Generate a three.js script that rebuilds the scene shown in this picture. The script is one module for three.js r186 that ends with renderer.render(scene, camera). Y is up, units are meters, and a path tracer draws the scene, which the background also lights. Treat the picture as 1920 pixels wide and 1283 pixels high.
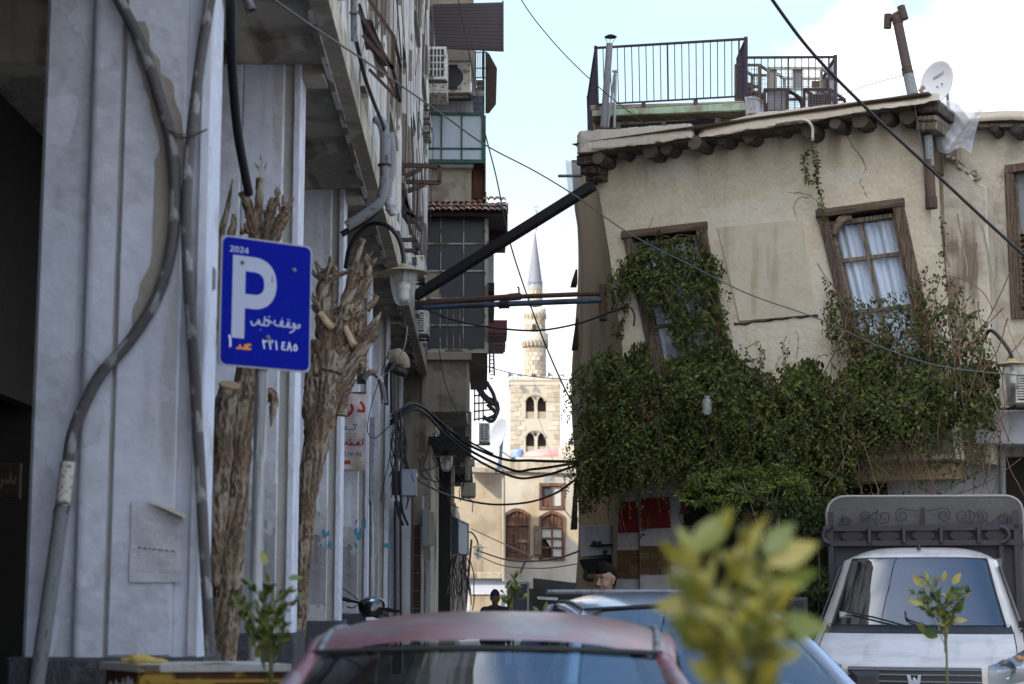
import * as THREE from 'three';
import { mergeGeometries } from 'three/addons/utils/BufferGeometryUtils.js';
import { MarchingCubes } from 'three/addons/objects/MarchingCubes.js';

// ---------- camera ----------
const scene = new THREE.Scene();
const EYE = 1.62, FOC = 3200, PITCH = Math.atan(453.5 / FOC);
const camera = new THREE.PerspectiveCamera(2 * Math.atan(641.5 / FOC) * 180 / Math.PI, 1920 / 1283, 0.1, 3000);
camera.position.set(0, EYE, 0);
camera.rotation.set(PITCH, 0, 0);
camera.focus = 21; camera.userData.fStop = 3.2;
scene.add(camera);

// ---------- noise ----------
let seed0 = 12345;
const rnd = () => { seed0 = (seed0 * 1664525 + 1013904223) >>> 0; return seed0 / 4294967296; };
const rr = (a, b) => a + (b - a) * rnd();
const pick = (a) => a[Math.floor(rnd() * a.length)];
const clamp = (x, a = 0, b = 1) => Math.min(b, Math.max(a, x));
const mix = (a, b, t) => a + (b - a) * t;
const sstep = (a, b, x) => { const t = clamp((x - a) / (b - a)); return t * t * (3 - 2 * t); };
function hsh(x, y, s) { let h = Math.imul(x, 374761393) ^ Math.imul(y, 668265263) ^ Math.imul(s, 2147483647 - 1274126177); h = Math.imul(h ^ (h >>> 13), 1274126177); h ^= h >>> 16; return (h >>> 0) / 4294967296; }
function vn(x, y, px, py, s) {          // periodic value noise
  const xi = Math.floor(x), yi = Math.floor(y); let fx = x - xi, fy = y - yi;
  fx = fx * fx * (3 - 2 * fx); fy = fy * fy * (3 - 2 * fy);
  const x0 = ((xi % px) + px) % px, x1 = (x0 + 1) % px, y0 = ((yi % py) + py) % py, y1 = (y0 + 1) % py;
  const a = hsh(x0, y0, s), b = hsh(x1, y0, s), c = hsh(x0, y1, s), d = hsh(x1, y1, s);
  return a + (b - a) * fx + (c - a) * fy + (a - b - c + d) * fx * fy;
}
function fbm(u, v, fx, fy, oct, s) {    // u,v in 0..1 ; tiles
  let a = 0.5, t = 0, n = 0;
  for (let i = 0; i < oct; i++) { t += a * vn(u * fx, v * fy, fx, fy, s + i * 17); n += a; a *= 0.5; fx *= 2; fy *= 2; }
  return t / n;
}
const toS = (x) => { x = clamp(x); return x <= 0.0031308 ? 12.92 * x : 1.055 * Math.pow(x, 1 / 2.4) - 0.055; };
function makeTex(w, h, fn, metres, srgb = true, metresY = metres) {    // fn(u,v) -> [r,g,b] linear or a number
  const d = new Uint8Array(w * h * 4);
  for (let j = 0; j < h; j++) for (let i = 0; i < w; i++) {
    const c = fn(i / w, j / h), k = (j * w + i) * 4;
    if (typeof c === 'number') { d[k] = d[k + 1] = d[k + 2] = clamp(c) * 255; }
    else for (let q = 0; q < 3; q++) d[k + q] = (srgb ? toS(c[q]) : clamp(c[q])) * 255;
    d[k + 3] = 255;
  }
  const t = new THREE.DataTexture(d, w, h); t.wrapS = t.wrapT = THREE.RepeatWrapping; t.magFilter = THREE.LinearFilter; t.minFilter = THREE.LinearMipmapLinearFilter; t.generateMipmaps = true;
  if (srgb) t.colorSpace = THREE.SRGBColorSpace;
  t.repeat.set(1 / metres, 1 / metresY); t.needsUpdate = true; return t;
}
const mulc = (c, k) => [c[0] * k, c[1] * k, c[2] * k];
const mixc = (a, b, t) => [mix(a[0], b[0], t), mix(a[1], b[1], t), mix(a[2], b[2], t)];

// ---------- sky, sun, exposure ----------
const SUN = new THREE.Vector3(-0.62, 0.55, 0.56).normalize();
function skyAt(x, y, z) {                  // radiance of the sky in a direction
  const up = Math.max(y, 0), az = Math.atan2(z, x), el = Math.asin(clamp(y, -1, 1));
  let c = mixc([0.275, 0.345, 0.355], [0.08, 0.18, 0.4], Math.pow(up, 1.35));
  const s = Math.max(0, x * SUN.x + y * SUN.y + z * SUN.z), m = Math.pow(s, 3) * 0.75 + Math.pow(s, 10) * 0.9; c = [c[0] + m, c[1] + m * 0.97, c[2] + m * 0.9];  // sun-side glow, widened and raised to help light the shaded walls
  // broken cloud deck on a flat layer overhead
  const q = 1 / (up + 0.16), cu = x * q * 0.22 + 0.31, cv = z * q * 0.22 + 0.57, fu = cu - Math.floor(cu), fv = cv - Math.floor(cv);
  let cov = sstep(0.49, 0.6, fbm(fu, fv, 5, 5, 6, 91) + 0.02) * sstep(0.3, 0.52, up);
  // cumulus low over the roofs, haze along the horizon
  const b = fbm(((az / Math.PI + 1) / 2) % 1, clamp(el / 1.6 + 0.1), 30, 7, 6, 205);
  cov = Math.max(cov, sstep(0.52, 0.6, b + 0.35 * (0.28 - up)) * sstep(0.62, 0.3, up));
  cov = Math.max(cov, 0.85 * sstep(0.275, 0.15, up));
  const shade = (0.95 + 0.8 * fbm(fu, fv, 9, 9, 3, 55)) * mix(0.27, 1, sstep(0.24, 0.6, up)) + 1.1 * Math.pow(s, 2);
  c = mixc(c, mulc([1.0, 0.995, 0.99], shade), cov * 0.95);
  return y < 0 ? mixc(c, [0.4, 0.39, 0.37], clamp(-y * 12)) : c;
}
{
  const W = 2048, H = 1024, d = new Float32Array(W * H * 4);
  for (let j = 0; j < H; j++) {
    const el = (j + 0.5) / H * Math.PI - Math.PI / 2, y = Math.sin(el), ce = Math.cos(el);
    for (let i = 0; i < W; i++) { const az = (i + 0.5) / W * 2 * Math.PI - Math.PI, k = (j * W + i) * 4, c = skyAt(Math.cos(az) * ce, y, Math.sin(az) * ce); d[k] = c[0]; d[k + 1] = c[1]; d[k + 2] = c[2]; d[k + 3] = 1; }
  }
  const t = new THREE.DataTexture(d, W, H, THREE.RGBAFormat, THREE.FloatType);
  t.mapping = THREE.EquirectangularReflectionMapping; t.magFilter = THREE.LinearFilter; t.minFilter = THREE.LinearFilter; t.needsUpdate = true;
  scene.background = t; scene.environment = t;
}
const sun = new THREE.DirectionalLight(0xfff0dc, 2.0);
sun.position.copy(SUN).multiplyScalar(120); sun.target.position.set(0, 0, -40);
sun.position.add(sun.target.position); sun.castShadow = true; sun.shadow.radius = 4; sun.shadow.mapSize.set(4096, 4096);
Object.assign(sun.shadow.camera, { left: -70, right: 70, top: 70, bottom: -70, near: 1, far: 320 });
scene.add(sun, sun.target);
const renderer = new THREE.WebGLRenderer({ antialias: true });
renderer.toneMapping = THREE.LinearToneMapping; renderer.toneMappingExposure = 3.35;
renderer.shadowMap.enabled = true;

// ---------- pixel rays (photo frame 1920 x 1283), planes ----------
const V = (x, y, z) => new THREE.Vector3(x, y, z);
const UP = V(0, 1, 0), EYEV = V(0, EYE, 0);
function ray(px, py) {
  const x = (px - 960) / FOC, y = (641.5 - py) / FOC, c = Math.cos(PITCH), s = Math.sin(PITCH);
  const d = V(x, y * c + s, y * s - c); return d.divideScalar(-d.z);
}
const W = (px, py, d) => ray(px, py).multiplyScalar(d).add(EYEV);
const TH = 0.0172;                                    // the left street front turns this much off the view axis
const rayL = (px, py) => ray(px, py).applyAxisAngle(UP, -TH);
const LS = (px, py, s) => { const r = rayL(px, py); return r.multiplyScalar(-s / r.z).add(EYEV); };   // at distance s along the front
const LL = (px, py, lat) => { const r = rayL(px, py); return r.multiplyScalar(-lat / r.x).add(EYEV); }; // at distance lat beside the axis
class Plane {
  constructor(o, n) { this.o = o.clone(); this.n = n.clone().normalize(); this.u = UP.clone().cross(this.n).normalize(); this.v = this.n.clone().cross(this.u); }
  hit(px, py, off = 0) { const r = ray(px, py), o = this.o.clone().addScaledVector(this.n, off), t = o.sub(EYEV).dot(this.n) / r.dot(this.n); return r.multiplyScalar(t).add(EYEV); }
  uv(px, py, off = 0) { const p = this.hit(px, py, off).sub(this.o); return [p.dot(this.u), p.dot(this.v)]; }
  at(a, b, off = 0) { return this.o.clone().addScaledVector(this.u, a).addScaledVector(this.v, b).addScaledVector(this.n, off); }
  basis(off = 0) { return new THREE.Matrix4().makeBasis(this.u, this.v, this.n).setPosition(this.o.clone().addScaledVector(this.n, off)); }
  // polygon of plane coordinates, front face at off, going back by th
  poly(pts, th, off = 0, holes = [], bevel = 0) {
    const s = new THREE.Shape(pts.map((p) => new THREE.Vector2(p[0], p[1])));
    for (const h of holes) s.holes.push(new THREE.Path(h.map((p) => new THREE.Vector2(p[0], p[1]))));
    const g = new THREE.ExtrudeGeometry(s, bevel ? { depth: th - 2 * bevel, bevelEnabled: true, bevelThickness: bevel, bevelSize: bevel, bevelOffset: -bevel, bevelSegments: 1, steps: 1 } : { depth: th, bevelEnabled: false, steps: 1 });
    if (bevel) g.translate(0, 0, bevel);
    g.translate(0, 0, -th); g.applyMatrix4(this.basis(off)); return g;
  }
  px(pts, th, off = 0, holes = [], bevel = 0) { const f = (l) => l.map((p) => this.uv(p[0], p[1], off)); return this.poly(f(pts), th, off, holes.map(f), bevel); }
  bar(a, b, w, th, off = 0, bevel = 0) { const A = this.uv(a[0], a[1], off), B = this.uv(b[0], b[1], off); return this.barUV(A, B, w, th, off, bevel); }
  barUV(A, B, w, th, off = 0, bevel = 0) {
    const dx = B[0] - A[0], dy = B[1] - A[1], l = Math.hypot(dx, dy), nx = -dy / l * w / 2, ny = dx / l * w / 2;
    return this.poly([[A[0] - nx, A[1] - ny], [B[0] - nx, B[1] - ny], [B[0] + nx, B[1] + ny], [A[0] + nx, A[1] + ny]], th, off, [], bevel);
  }
}
// ---------- geometry helpers ----------
function soup(g) { let q = g.index ? g.toNonIndexed() : g; for (const k of Object.keys(q.attributes)) if (!['position', 'normal', 'uv'].includes(k)) q.deleteAttribute(k); if (!q.attributes.normal) q.computeVertexNormals(); if (!q.attributes.uv) q.setAttribute('uv', new THREE.BufferAttribute(new Float32Array(q.attributes.position.count * 2), 2)); return q; }
function join(gs) { if (!Array.isArray(gs)) return gs; if (gs.length === 1) return gs[0]; return mergeGeometries(gs.map(soup), false); }
function metric(g, k = 1) {              // uv in metres from the dominant axis of each face
  g = soup(g); const p = g.attributes.position, uv = g.attributes.uv, a = V(), b = V(), c = V(), n = V();
  for (let i = 0; i < p.count; i += 3) {
    a.fromBufferAttribute(p, i); b.fromBufferAttribute(p, i + 1); c.fromBufferAttribute(p, i + 2);
    n.copy(b).sub(a).cross(c.clone().sub(a)); const x = Math.abs(n.x), y = Math.abs(n.y), z = Math.abs(n.z);
    [a, b, c].forEach((q, j) => { if (y >= x && y >= z) uv.setXY(i + j, q.x * k, q.z * k); else if (x >= z) uv.setXY(i + j, q.z * k, q.y * k); else uv.setXY(i + j, q.x * k, q.y * k); });
  }
  return g;
}
function box(w, h, d, x = 0, y = 0, z = 0, ry = 0, rx = 0, rz = 0) { const g = new THREE.BoxGeometry(w, h, d); if (rx) g.rotateX(rx); if (rz) g.rotateZ(rz); if (ry) g.rotateY(ry); return g.translate(x, y, z); }
function cbox(w, h, d, x = 0, y = 0, z = 0, c = 0.01, ry = 0) {   // box with chamfered edges
  c = Math.min(c, w / 2.1, h / 2.1, d / 2.1);
  const s = new THREE.Shape(), a = w / 2 - c, b = h / 2 - c;
  s.moveTo(-a, -b); s.lineTo(a, -b); s.lineTo(a, b); s.lineTo(-a, b);
  const g = new THREE.ExtrudeGeometry(s, { depth: d - 2 * c, bevelEnabled: true, bevelThickness: c, bevelSize: c, bevelSegments: 1, steps: 1 });
  g.translate(0, 0, -(d - 2 * c) / 2); if (ry) g.rotateY(ry); return g.translate(x, y, z);
}
const B3 = (x0, x1, y0, y1, z0, z1, c = 0) => c ? cbox(Math.abs(x1 - x0), Math.abs(y1 - y0), Math.abs(z1 - z0), (x0 + x1) / 2, (y0 + y1) / 2, (z0 + z1) / 2, c) : box(Math.abs(x1 - x0), Math.abs(y1 - y0), Math.abs(z1 - z0), (x0 + x1) / 2, (y0 + y1) / 2, (z0 + z1) / 2);
function rod(a, b, r, r2 = r, seg = 8) {
  const d = b.clone().sub(a), l = d.length(), g = new THREE.CylinderGeometry(r2, r, l, seg, 1);
  g.applyQuaternion(new THREE.Quaternion().setFromUnitVectors(UP, d.divideScalar(l))); return g.translate((a.x + b.x) / 2, (a.y + b.y) / 2, (a.z + b.z) / 2);
}
function bar3(a, b, w, h, up = UP) {     // rectangular bar between two points
  const d = b.clone().sub(a), l = d.length(); d.divideScalar(l);
  let x = d.clone().cross(up); if (x.lengthSq() < 1e-6) x = d.clone().cross(V(1, 0, 0)); x.normalize(); const y = x.clone().cross(d).negate();
  const g = new THREE.BoxGeometry(w, h, l); g.applyMatrix4(new THREE.Matrix4().makeBasis(x, y.negate(), d.negate()).setPosition(a.clone().add(b).multiplyScalar(0.5))); return g;
}
function tube(pts, r, seg = 40, rs = 6, closed = false) { const c = new THREE.CatmullRomCurve3(pts, closed, 'centripetal'), g = new THREE.TubeGeometry(c, seg, r, rs, closed), u = g.attributes.uv, L = c.getLength(); for (let i = 0; i < u.count; i++) u.setXY(i, u.getX(i) * L, u.getY(i) * r * 6.28); return g; }
function taper(pts, radii, seg = 30, rs = 8, lump = 0, sd = 1, capEnd = true) {   // tube whose radius follows radii, with lumps
  const c = new THREE.CatmullRomCurve3(pts, false, 'centripetal'), F = c.computeFrenetFrames(seg, false), P = [], I = [], U = [];
  const L = c.getLength();
  for (let i = 0; i <= seg; i++) {
    const t = i / seg, p = c.getPointAt(t), f = t * (radii.length - 1), k = Math.min(radii.length - 2, Math.floor(f)), r = mix(radii[k], radii[k + 1], f - k);
    for (let j = 0; j <= rs; j++) {
      const a = j / rs * Math.PI * 2, q = r * (1 + lump * (vn(i * 0.85, (j % rs) * 0.8, 9999, 9999, sd) - 0.5) * 2);
      const v = p.clone().addScaledVector(F.normals[i], Math.cos(a) * q).addScaledVector(F.binormals[i], Math.sin(a) * q); P.push(v.x, v.y, v.z); U.push(j / rs * r * 6.28, t * L);
      if (i < seg && j < rs) { const m = i * (rs + 1) + j; I.push(m, m + rs + 1, m + 1, m + 1, m + rs + 1, m + rs + 2); }
    }
  }
  if (capEnd) for (const e of [0, seg]) { const p = c.getPointAt(e / seg), n = P.length / 3; P.push(p.x, p.y, p.z); U.push(0, 0); for (let j = 0; j < rs; j++) { const m = e * (rs + 1) + j; if (e) I.push(m, n, m + 1); else I.push(m, m + 1, n); } }
  const g = new THREE.BufferGeometry(); g.setAttribute('position', new THREE.Float32BufferAttribute(P, 3)); g.setAttribute('uv', new THREE.Float32BufferAttribute(U, 2)); g.setIndex(I); g.computeVertexNormals(); return g;
}
function gridSurf(nu, nv, f, flip = false) {  // f(u,v)->Vector3
  const P = [], I = [], U = [];
  for (let j = 0; j <= nv; j++) for (let i = 0; i <= nu; i++) { const p = f(i / nu, j / nv); P.push(p.x, p.y, p.z); U.push(i / nu, j / nv); if (i < nu && j < nv) { const m = j * (nu + 1) + i; if (flip) I.push(m, m + nu + 1, m + 1, m + 1, m + nu + 1, m + nu + 2); else I.push(m, m + 1, m + nu + 1, m + 1, m + nu + 2, m + nu + 1); } }
  const g = new THREE.BufferGeometry(); g.setAttribute('position', new THREE.Float32BufferAttribute(P, 3)); g.setAttribute('uv', new THREE.Float32BufferAttribute(U, 2)); g.setIndex(I); g.computeVertexNormals(); return g;
}
function hexa(f, b) {                       // solid from a front quad (ccw) and a back quad, flat faces
  const P = [], q = (a, c, d, e) => { for (const v of [a, c, d, a, d, e]) P.push(v.x, v.y, v.z); };
  q(f[0], f[1], f[2], f[3]); q(b[1], b[0], b[3], b[2]);
  for (let i = 0; i < 4; i++) { const j = (i + 1) % 4; q(f[i], b[i], b[j], f[j]); }
  const g = new THREE.BufferGeometry(); g.setAttribute('position', new THREE.Float32BufferAttribute(P, 3)); g.computeVertexNormals(); return soup(g);
}
const lathe = (pts, seg = 24) => new THREE.LatheGeometry(pts.map((p) => new THREE.Vector2(p[0], p[1])), seg);
// ---------- scene graph helpers ----------
const used = {};
function numbered(n) { const k = used[n] = (used[n] ?? -1) + 1; return k ? n + '_' + String(k).padStart(3, '0') : n; }
function tagUp(o, label, category, group, kind) { if (label) o.userData.label = label; if (category) o.userData.category = category; if (group) o.userData.group = group; if (kind) o.userData.kind = kind; return o; }
function thing(name, label, category, group) { const g = new THREE.Group(); g.name = numbered(name); scene.add(g); return tagUp(g, label, category, group); }
function part(parent, name, geos, mat, label) { const m = new THREE.Mesh(join(geos), mat); m.name = name; m.castShadow = m.receiveShadow = true; if (label) m.userData.label = label; parent.add(m); return m; }
function single(name, geos, mat, label, category, group, kind) { const m = part(scene, numbered(name), geos, mat); return tagUp(m, label, category, group, kind); }
function settle() {                        // move every group's origin to its base
  for (const o of scene.children) {
    if (o.userData.fixed || o.isLight || o.isCamera || o.userData.kind === 'structure') continue;
    if (o.isGroup && o.position.lengthSq() === 0) {
      o.updateMatrixWorld(true); const bb = new THREE.Box3().setFromObject(o); if (bb.isEmpty()) continue;
      const c = V((bb.min.x + bb.max.x) / 2, bb.min.y, (bb.min.z + bb.max.z) / 2), l = c.clone().applyQuaternion(o.quaternion.clone().invert());
      for (const ch of o.children) ch.position.sub(l); o.position.copy(c);
    } else if (o.isMesh && !o.isInstancedMesh && o.position.lengthSq() === 0) {
      o.geometry.computeBoundingBox(); const bb = o.geometry.boundingBox, c = V((bb.min.x + bb.max.x) / 2, bb.min.y, (bb.min.z + bb.max.z) / 2);
      o.geometry.translate(-c.x, -c.y, -c.z); o.position.copy(c);
    }
  }
}
// ---------- materials ----------
const M = {};
const mat = (o) => new THREE.MeshStandardMaterial(Object.assign({ roughness: 0.85, metalness: 0 }, o));
const col = (r, g, b) => new THREE.Color().setRGB(r, g, b);
function plaster(base, o = {}) {          // dirty lime plaster / paint: colour and relief maps
  const S = o.size ?? 1024, m = o.m ?? 3, sd = o.seed ?? 1, stain = o.stain ?? [0.3, 0.25, 0.18], peel = o.peel, pth = o.peelAt ?? 0.7, str = o.streak ?? 0.25, mot = o.mottle ?? 0.25;
  const hgt = new Float32Array(S * S);
  const t = makeTex(S, S, (u, v) => {
    const big = fbm(u, v, 3, 3, 4, sd), fine = fbm(u, v, 40, 40, 3, sd + 5), st = fbm(u, v, 22, 2, 4, sd + 9) * fbm(u, v, 5, 3, 3, sd + 11);
    const spot = fbm(u, v, 9, 9, 5, sd + 21);
    let c = mulc(base, 1 + mot * (big - 0.5) + 0.16 * (fine - 0.5));
    c = mixc(c, stain, clamp(str * sstep(0.22, 0.5, st) + (o.grime ?? 0.3) * sstep(0.55, 0.8, spot)));
    let h = 0.5 + 0.35 * (fine - 0.5) + 0.3 * (spot - 0.5);
    if (peel) { const pe = fbm(u, v, 6, o.peelV ?? 5, 6, sd + 33), e = sstep(pth, pth + 0.015, pe); c = mixc(c, mulc(peel, 0.8 + 0.4 * fine), e); h -= (o.peelH ?? 0.3) * e; }
    if (o.crack) { const cr = Math.abs(fbm(u, v, 4, 4, 5, sd + 44) - 0.5), e = sstep(0.006, 0.001, cr) * sstep(0.4, 0.6, fbm(u, v, 3, 3, 2, sd + 50)); c = mulc(c, 1 - 0.22 * e); h -= 0.15 * e; }
    const i = Math.min(S - 1, Math.round(u * S)), j = Math.min(S - 1, Math.round(v * S)); hgt[j * S + i] = h; return c;
  }, m);
  const b = makeTex(S, S, (u, v) => hgt[Math.min(S - 1, Math.round(v * S)) * S + Math.min(S - 1, Math.round(u * S))], m, false);
  return mat({ map: t, bumpMap: b, bumpScale: o.bump ?? 0.012, roughness: o.rough ?? 0.9 });
}
M.white = plaster([0.64, 0.67, 0.79], { seed: 3, stain: [0.36, 0.33, 0.3], peel: [0.585, 0.605, 0.7], peelAt: 0.57, peelH: 0.07, streak: 0.5, mottle: 0.35, m: 2.6, grime: 0.55, bump: 0.018 });
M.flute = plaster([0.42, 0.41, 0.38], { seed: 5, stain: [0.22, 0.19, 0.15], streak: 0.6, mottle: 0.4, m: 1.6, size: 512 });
M.facadewhite = plaster([0.6, 0.58, 0.56], { seed: 13, stain: [0.2, 0.16, 0.12], peel: [0.2, 0.17, 0.14], peelAt: 0.6, peelV: 3, streak: 0.9, mottle: 0.4, m: 3.2, grime: 0.6 });
M.beige = plaster([0.54, 0.48, 0.38], { seed: 23, stain: [0.3, 0.24, 0.16], streak: 0.28, mottle: 0.35, m: 5.5, crack: true, grime: 0.3, bump: 0.03 });
M.beigedark = plaster([0.54, 0.41, 0.26], { seed: 29, stain: [0.24, 0.17, 0.1], streak: 0.1, mottle: 0.6, m: 13, grime: 0.7, bump: 0.03 });
M.streak = plaster([0.46, 0.41, 0.34], { seed: 31, stain: [0.17, 0.135, 0.1], streak: 1.0, mottle: 0.4, m: 2.4, grime: 0.35, crack: true, bump: 0.03 });
M.panel = plaster([0.5, 0.45, 0.36], { seed: 33, stain: [0.3, 0.23, 0.15], streak: 0.6, mottle: 0.25, m: 2.2, grime: 0.15 });
M.rim = plaster([0.32, 0.27, 0.21], { seed: 37, stain: [0.2, 0.16, 0.12], streak: 0.3, mottle: 0.6, m: 1.6, grime: 0.6, bump: 0.02, size: 512 });
M.concrete = plaster([0.3, 0.27, 0.22], { seed: 41, stain: [0.13, 0.1, 0.07], streak: 0.6, mottle: 0.5, m: 2.5, grime: 0.6, size: 512 });
M.soffit = plaster([0.5, 0.44, 0.35], { seed: 43, stain: [0.16, 0.11, 0.07], streak: 0.8, mottle: 0.7, m: 3, grime: 0.5, peel: [0.36, 0.31, 0.25], peelAt: 0.62, size: 512 });
M.farwall = plaster([0.33, 0.305, 0.265], { seed: 47, stain: [0.28, 0.21, 0.13], streak: 0.7, mottle: 0.4, m: 6, grime: 0.6, size: 512 });
M.fartan = plaster([0.29, 0.245, 0.185], { seed: 49, stain: [0.15, 0.11, 0.07], streak: 0.9, mottle: 0.3, m: 5, grime: 0.4, size: 512 });
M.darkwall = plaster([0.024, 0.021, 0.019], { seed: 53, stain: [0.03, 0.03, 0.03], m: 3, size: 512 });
M.lightgrey = plaster([0.42, 0.43, 0.48], { seed: 59, stain: [0.2, 0.18, 0.16], m: 3, streak: 0.4, size: 512 });
M.asphalt = plaster([0.13, 0.125, 0.12], { seed: 61, stain: [0.03, 0.03, 0.03], m: 4, size: 512, streak: 0.1 });
M.paving = plaster([0.2, 0.19, 0.18], { seed: 63, stain: [0.08, 0.07, 0.06], m: 3, size: 512, streak: 0.1 });
M.granite = plaster([0.06, 0.062, 0.075], { seed: 67, stain: [0.12, 0.12, 0.13], m: 0.7, size: 512, streak: 0, mottle: 0.6, grime: 0.6, rough: 0.5 });
M.mint = plaster([0.36, 0.5, 0.38], { seed: 69, stain: [0.2, 0.09, 0.04], m: 1.4, size: 512, streak: 0.6, grime: 0.5 });
function grain(base, dark, o = {}) {
  const S = o.size ?? 512, sd = o.seed ?? 7;
  const f = (u, v) => { const w = fbm(u, v, 3, 3, 3, sd) * 0.1; return fbm((u + w) % 1, v, o.fx ?? 46, o.fy ?? 3, 4, sd + 3); };
  const t = makeTex(S, S, (u, v) => { const n = f(u, v), b = fbm(u, v, 4, 4, 4, sd + 8); return mulc(mixc(base, dark, sstep(0.35, 0.7, n)), 0.75 + 0.5 * b); }, o.m ?? 0.7);
  const b = makeTex(S, S, f, o.m ?? 0.7, false);
  return mat({ map: t, bumpMap: b, bumpScale: o.bump ?? 0.006, roughness: o.rough ?? 0.85 });
}
M.wood = grain([0.12, 0.08, 0.055], [0.045, 0.03, 0.02], { seed: 71 });
M.woodx = grain([0.12, 0.08, 0.055], [0.045, 0.03, 0.02], { seed: 71, fx: 3, fy: 46 });
M.woodgrey = grain([0.2, 0.16, 0.12], [0.08, 0.06, 0.045], { seed: 73 });
M.woodold = grain([0.13, 0.06, 0.035], [0.05, 0.022, 0.014], { seed: 75, m: 1.2 });
M.log = grain([0.09, 0.07, 0.055], [0.02, 0.015, 0.012], { seed: 77, m: 0.25, fx: 12, fy: 12, bump: 0.02 });
M.logend = grain([0.2, 0.16, 0.12], [0.05, 0.04, 0.03], { seed: 79, m: 0.2, fx: 10, fy: 10, bump: 0.02 });
M.bark = (() => {
  const S = 512, f = (u, v) => { const w = 0.12 * fbm(u, v, 4, 4, 3, 81); return 0.6 * fbm((u + w) % 1, v, 26, 5, 4, 83) + 0.4 * fbm(u, v, 30, 22, 3, 85); }, g = (u, v) => fbm(u, v, 4, 3, 4, 87);
  return mat({ map: makeTex(S, S, (u, v) => { const a = f(u, v), b = g(u, v); return mixc(mixc([0.21, 0.15, 0.1], [0.085, 0.055, 0.036], sstep(0.36, 0.68, a)), [0.36, 0.32, 0.27], 0.5 * sstep(0.52, 0.64, b) * sstep(0.62, 0.45, a)); }, 0.6), bumpMap: makeTex(S, S, (u, v) => f(u, v), 0.6, false), bumpScale: 0.03, roughness: 0.95 });
})();
M.cutwood = grain([0.45, 0.33, 0.2], [0.28, 0.18, 0.1], { seed: 89, m: 0.2, fx: 14, fy: 2 });
const rustF = (a, b, sd, th) => mat({ map: makeTex(512, 512, (u, v) => { const n = fbm(u, v, 7, 7, 6, sd), f = fbm(u, v, 50, 50, 2, sd + 4); return mulc(mixc(a, mixc(b, mulc(b, 0.45), fbm(u, v, 20, 20, 3, sd + 9)), sstep(th - 0.05, th + 0.05, n)), 0.85 + 0.3 * f); }, 0.8), bumpMap: makeTex(256, 256, (u, v) => fbm(u, v, 20, 20, 4, sd), 0.5, false), bumpScale: 0.003, roughness: 0.8, metalness: 0 });
M.rust = rustF([0.085, 0.052, 0.04], [0.12, 0.064, 0.045], 101, 0.5);
M.rustdark = rustF([0.05, 0.035, 0.03], [0.09, 0.04, 0.022], 103, 0.55);
M.rustpaint = rustF([0.45, 0.43, 0.4], [0.2, 0.13, 0.09], 105, 0.63);
M.yellowrust = rustF([0.4, 0.24, 0.04], [0.12, 0.05, 0.02], 107, 0.53);
M.greenpaint = rustF([0.025, 0.095, 0.08], [0.02, 0.06, 0.05], 109, 0.62);
M.bluepipe = rustF([0.05, 0.09, 0.16], [0.07, 0.05, 0.05], 111, 0.52);
M.galv = rustF([0.36, 0.38, 0.41], [0.28, 0.29, 0.31], 113, 0.5);
M.galv.metalness = 0.3; M.galv.roughness = 0.5;
M.greypipe = rustF([0.2, 0.21, 0.23], [0.13, 0.12, 0.12], 115, 0.58);
M.wornpipe = rustF([0.1, 0.095, 0.1], [0.4, 0.4, 0.42], 117, 0.66);
M.acwhite = rustF([0.6, 0.58, 0.54], [0.38, 0.33, 0.26], 119, 0.66);
M.winframe = rustF([0.4, 0.38, 0.33], [0.2, 0.16, 0.12], 121, 0.56);
M.iron = mat({ color: col(0.03, 0.022, 0.035), roughness: 0.6 });
M.ironrail = mat({ color: col(0.035, 0.022, 0.045), roughness: 0.65 });
M.black = mat({ color: col(0.012, 0.012, 0.014), roughness: 0.55 });
M.rubber = mat({ color: col(0.02, 0.02, 0.022), roughness: 0.7 });
M.cable = mat({ color: col(0.018, 0.018, 0.024), roughness: 0.6 });
M.cablegrey = mat({ color: col(0.075, 0.078, 0.085), roughness: 0.6 });
M.teal = mat({ color: col(0.04, 0.14, 0.17), roughness: 0.6 });
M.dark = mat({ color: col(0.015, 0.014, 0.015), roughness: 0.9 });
M.darkbrown = mat({ color: col(0.035, 0.022, 0.016), roughness: 0.8 });
M.chrome = mat({ color: col(0.75, 0.75, 0.76), roughness: 0.18, metalness: 1 });
M.greybox = mat({ color: col(0.17, 0.19, 0.23), roughness: 0.6 });
M.glass = new THREE.MeshPhysicalMaterial({ color: col(0.82, 0.87, 0.88), roughness: 0.03, transmission: 1, thickness: 0, ior: 1.6 });
M.dirtyglass = new THREE.MeshPhysicalMaterial({ color: col(0.6, 0.64, 0.66), roughness: 0.18, transmission: 0.75, thickness: 0, ior: 1.5 });
M.opal = new THREE.MeshPhysicalMaterial({ color: col(0.86, 0.88, 0.89), roughness: 0.22, transmission: 0.86, thickness: 0, ior: 1.45 });
M.windscreen = new THREE.MeshPhysicalMaterial({ color: col(0.5, 0.6, 0.62), roughness: 0.02, transmission: 1, thickness: 0, ior: 2.05 });
M.darkpane = new THREE.MeshPhysicalMaterial({ color: col(0.045, 0.052, 0.065), roughness: 0.3, ior: 1.35, specularIntensity: 0.6 });
M.plastic = new THREE.MeshPhysicalMaterial({ color: col(0.85, 0.87, 0.92), roughness: 0.5, transmission: 0.75, thickness: 0, ior: 1.5, side: THREE.DoubleSide });
M.curtain = new THREE.MeshPhysicalMaterial({ color: col(0.68, 0.76, 0.9), roughness: 0.95, transmission: 0.05, thickness: 0, side: THREE.DoubleSide });
M.skin = mat({ color: col(0.34, 0.2, 0.13), roughness: 0.6 });
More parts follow.
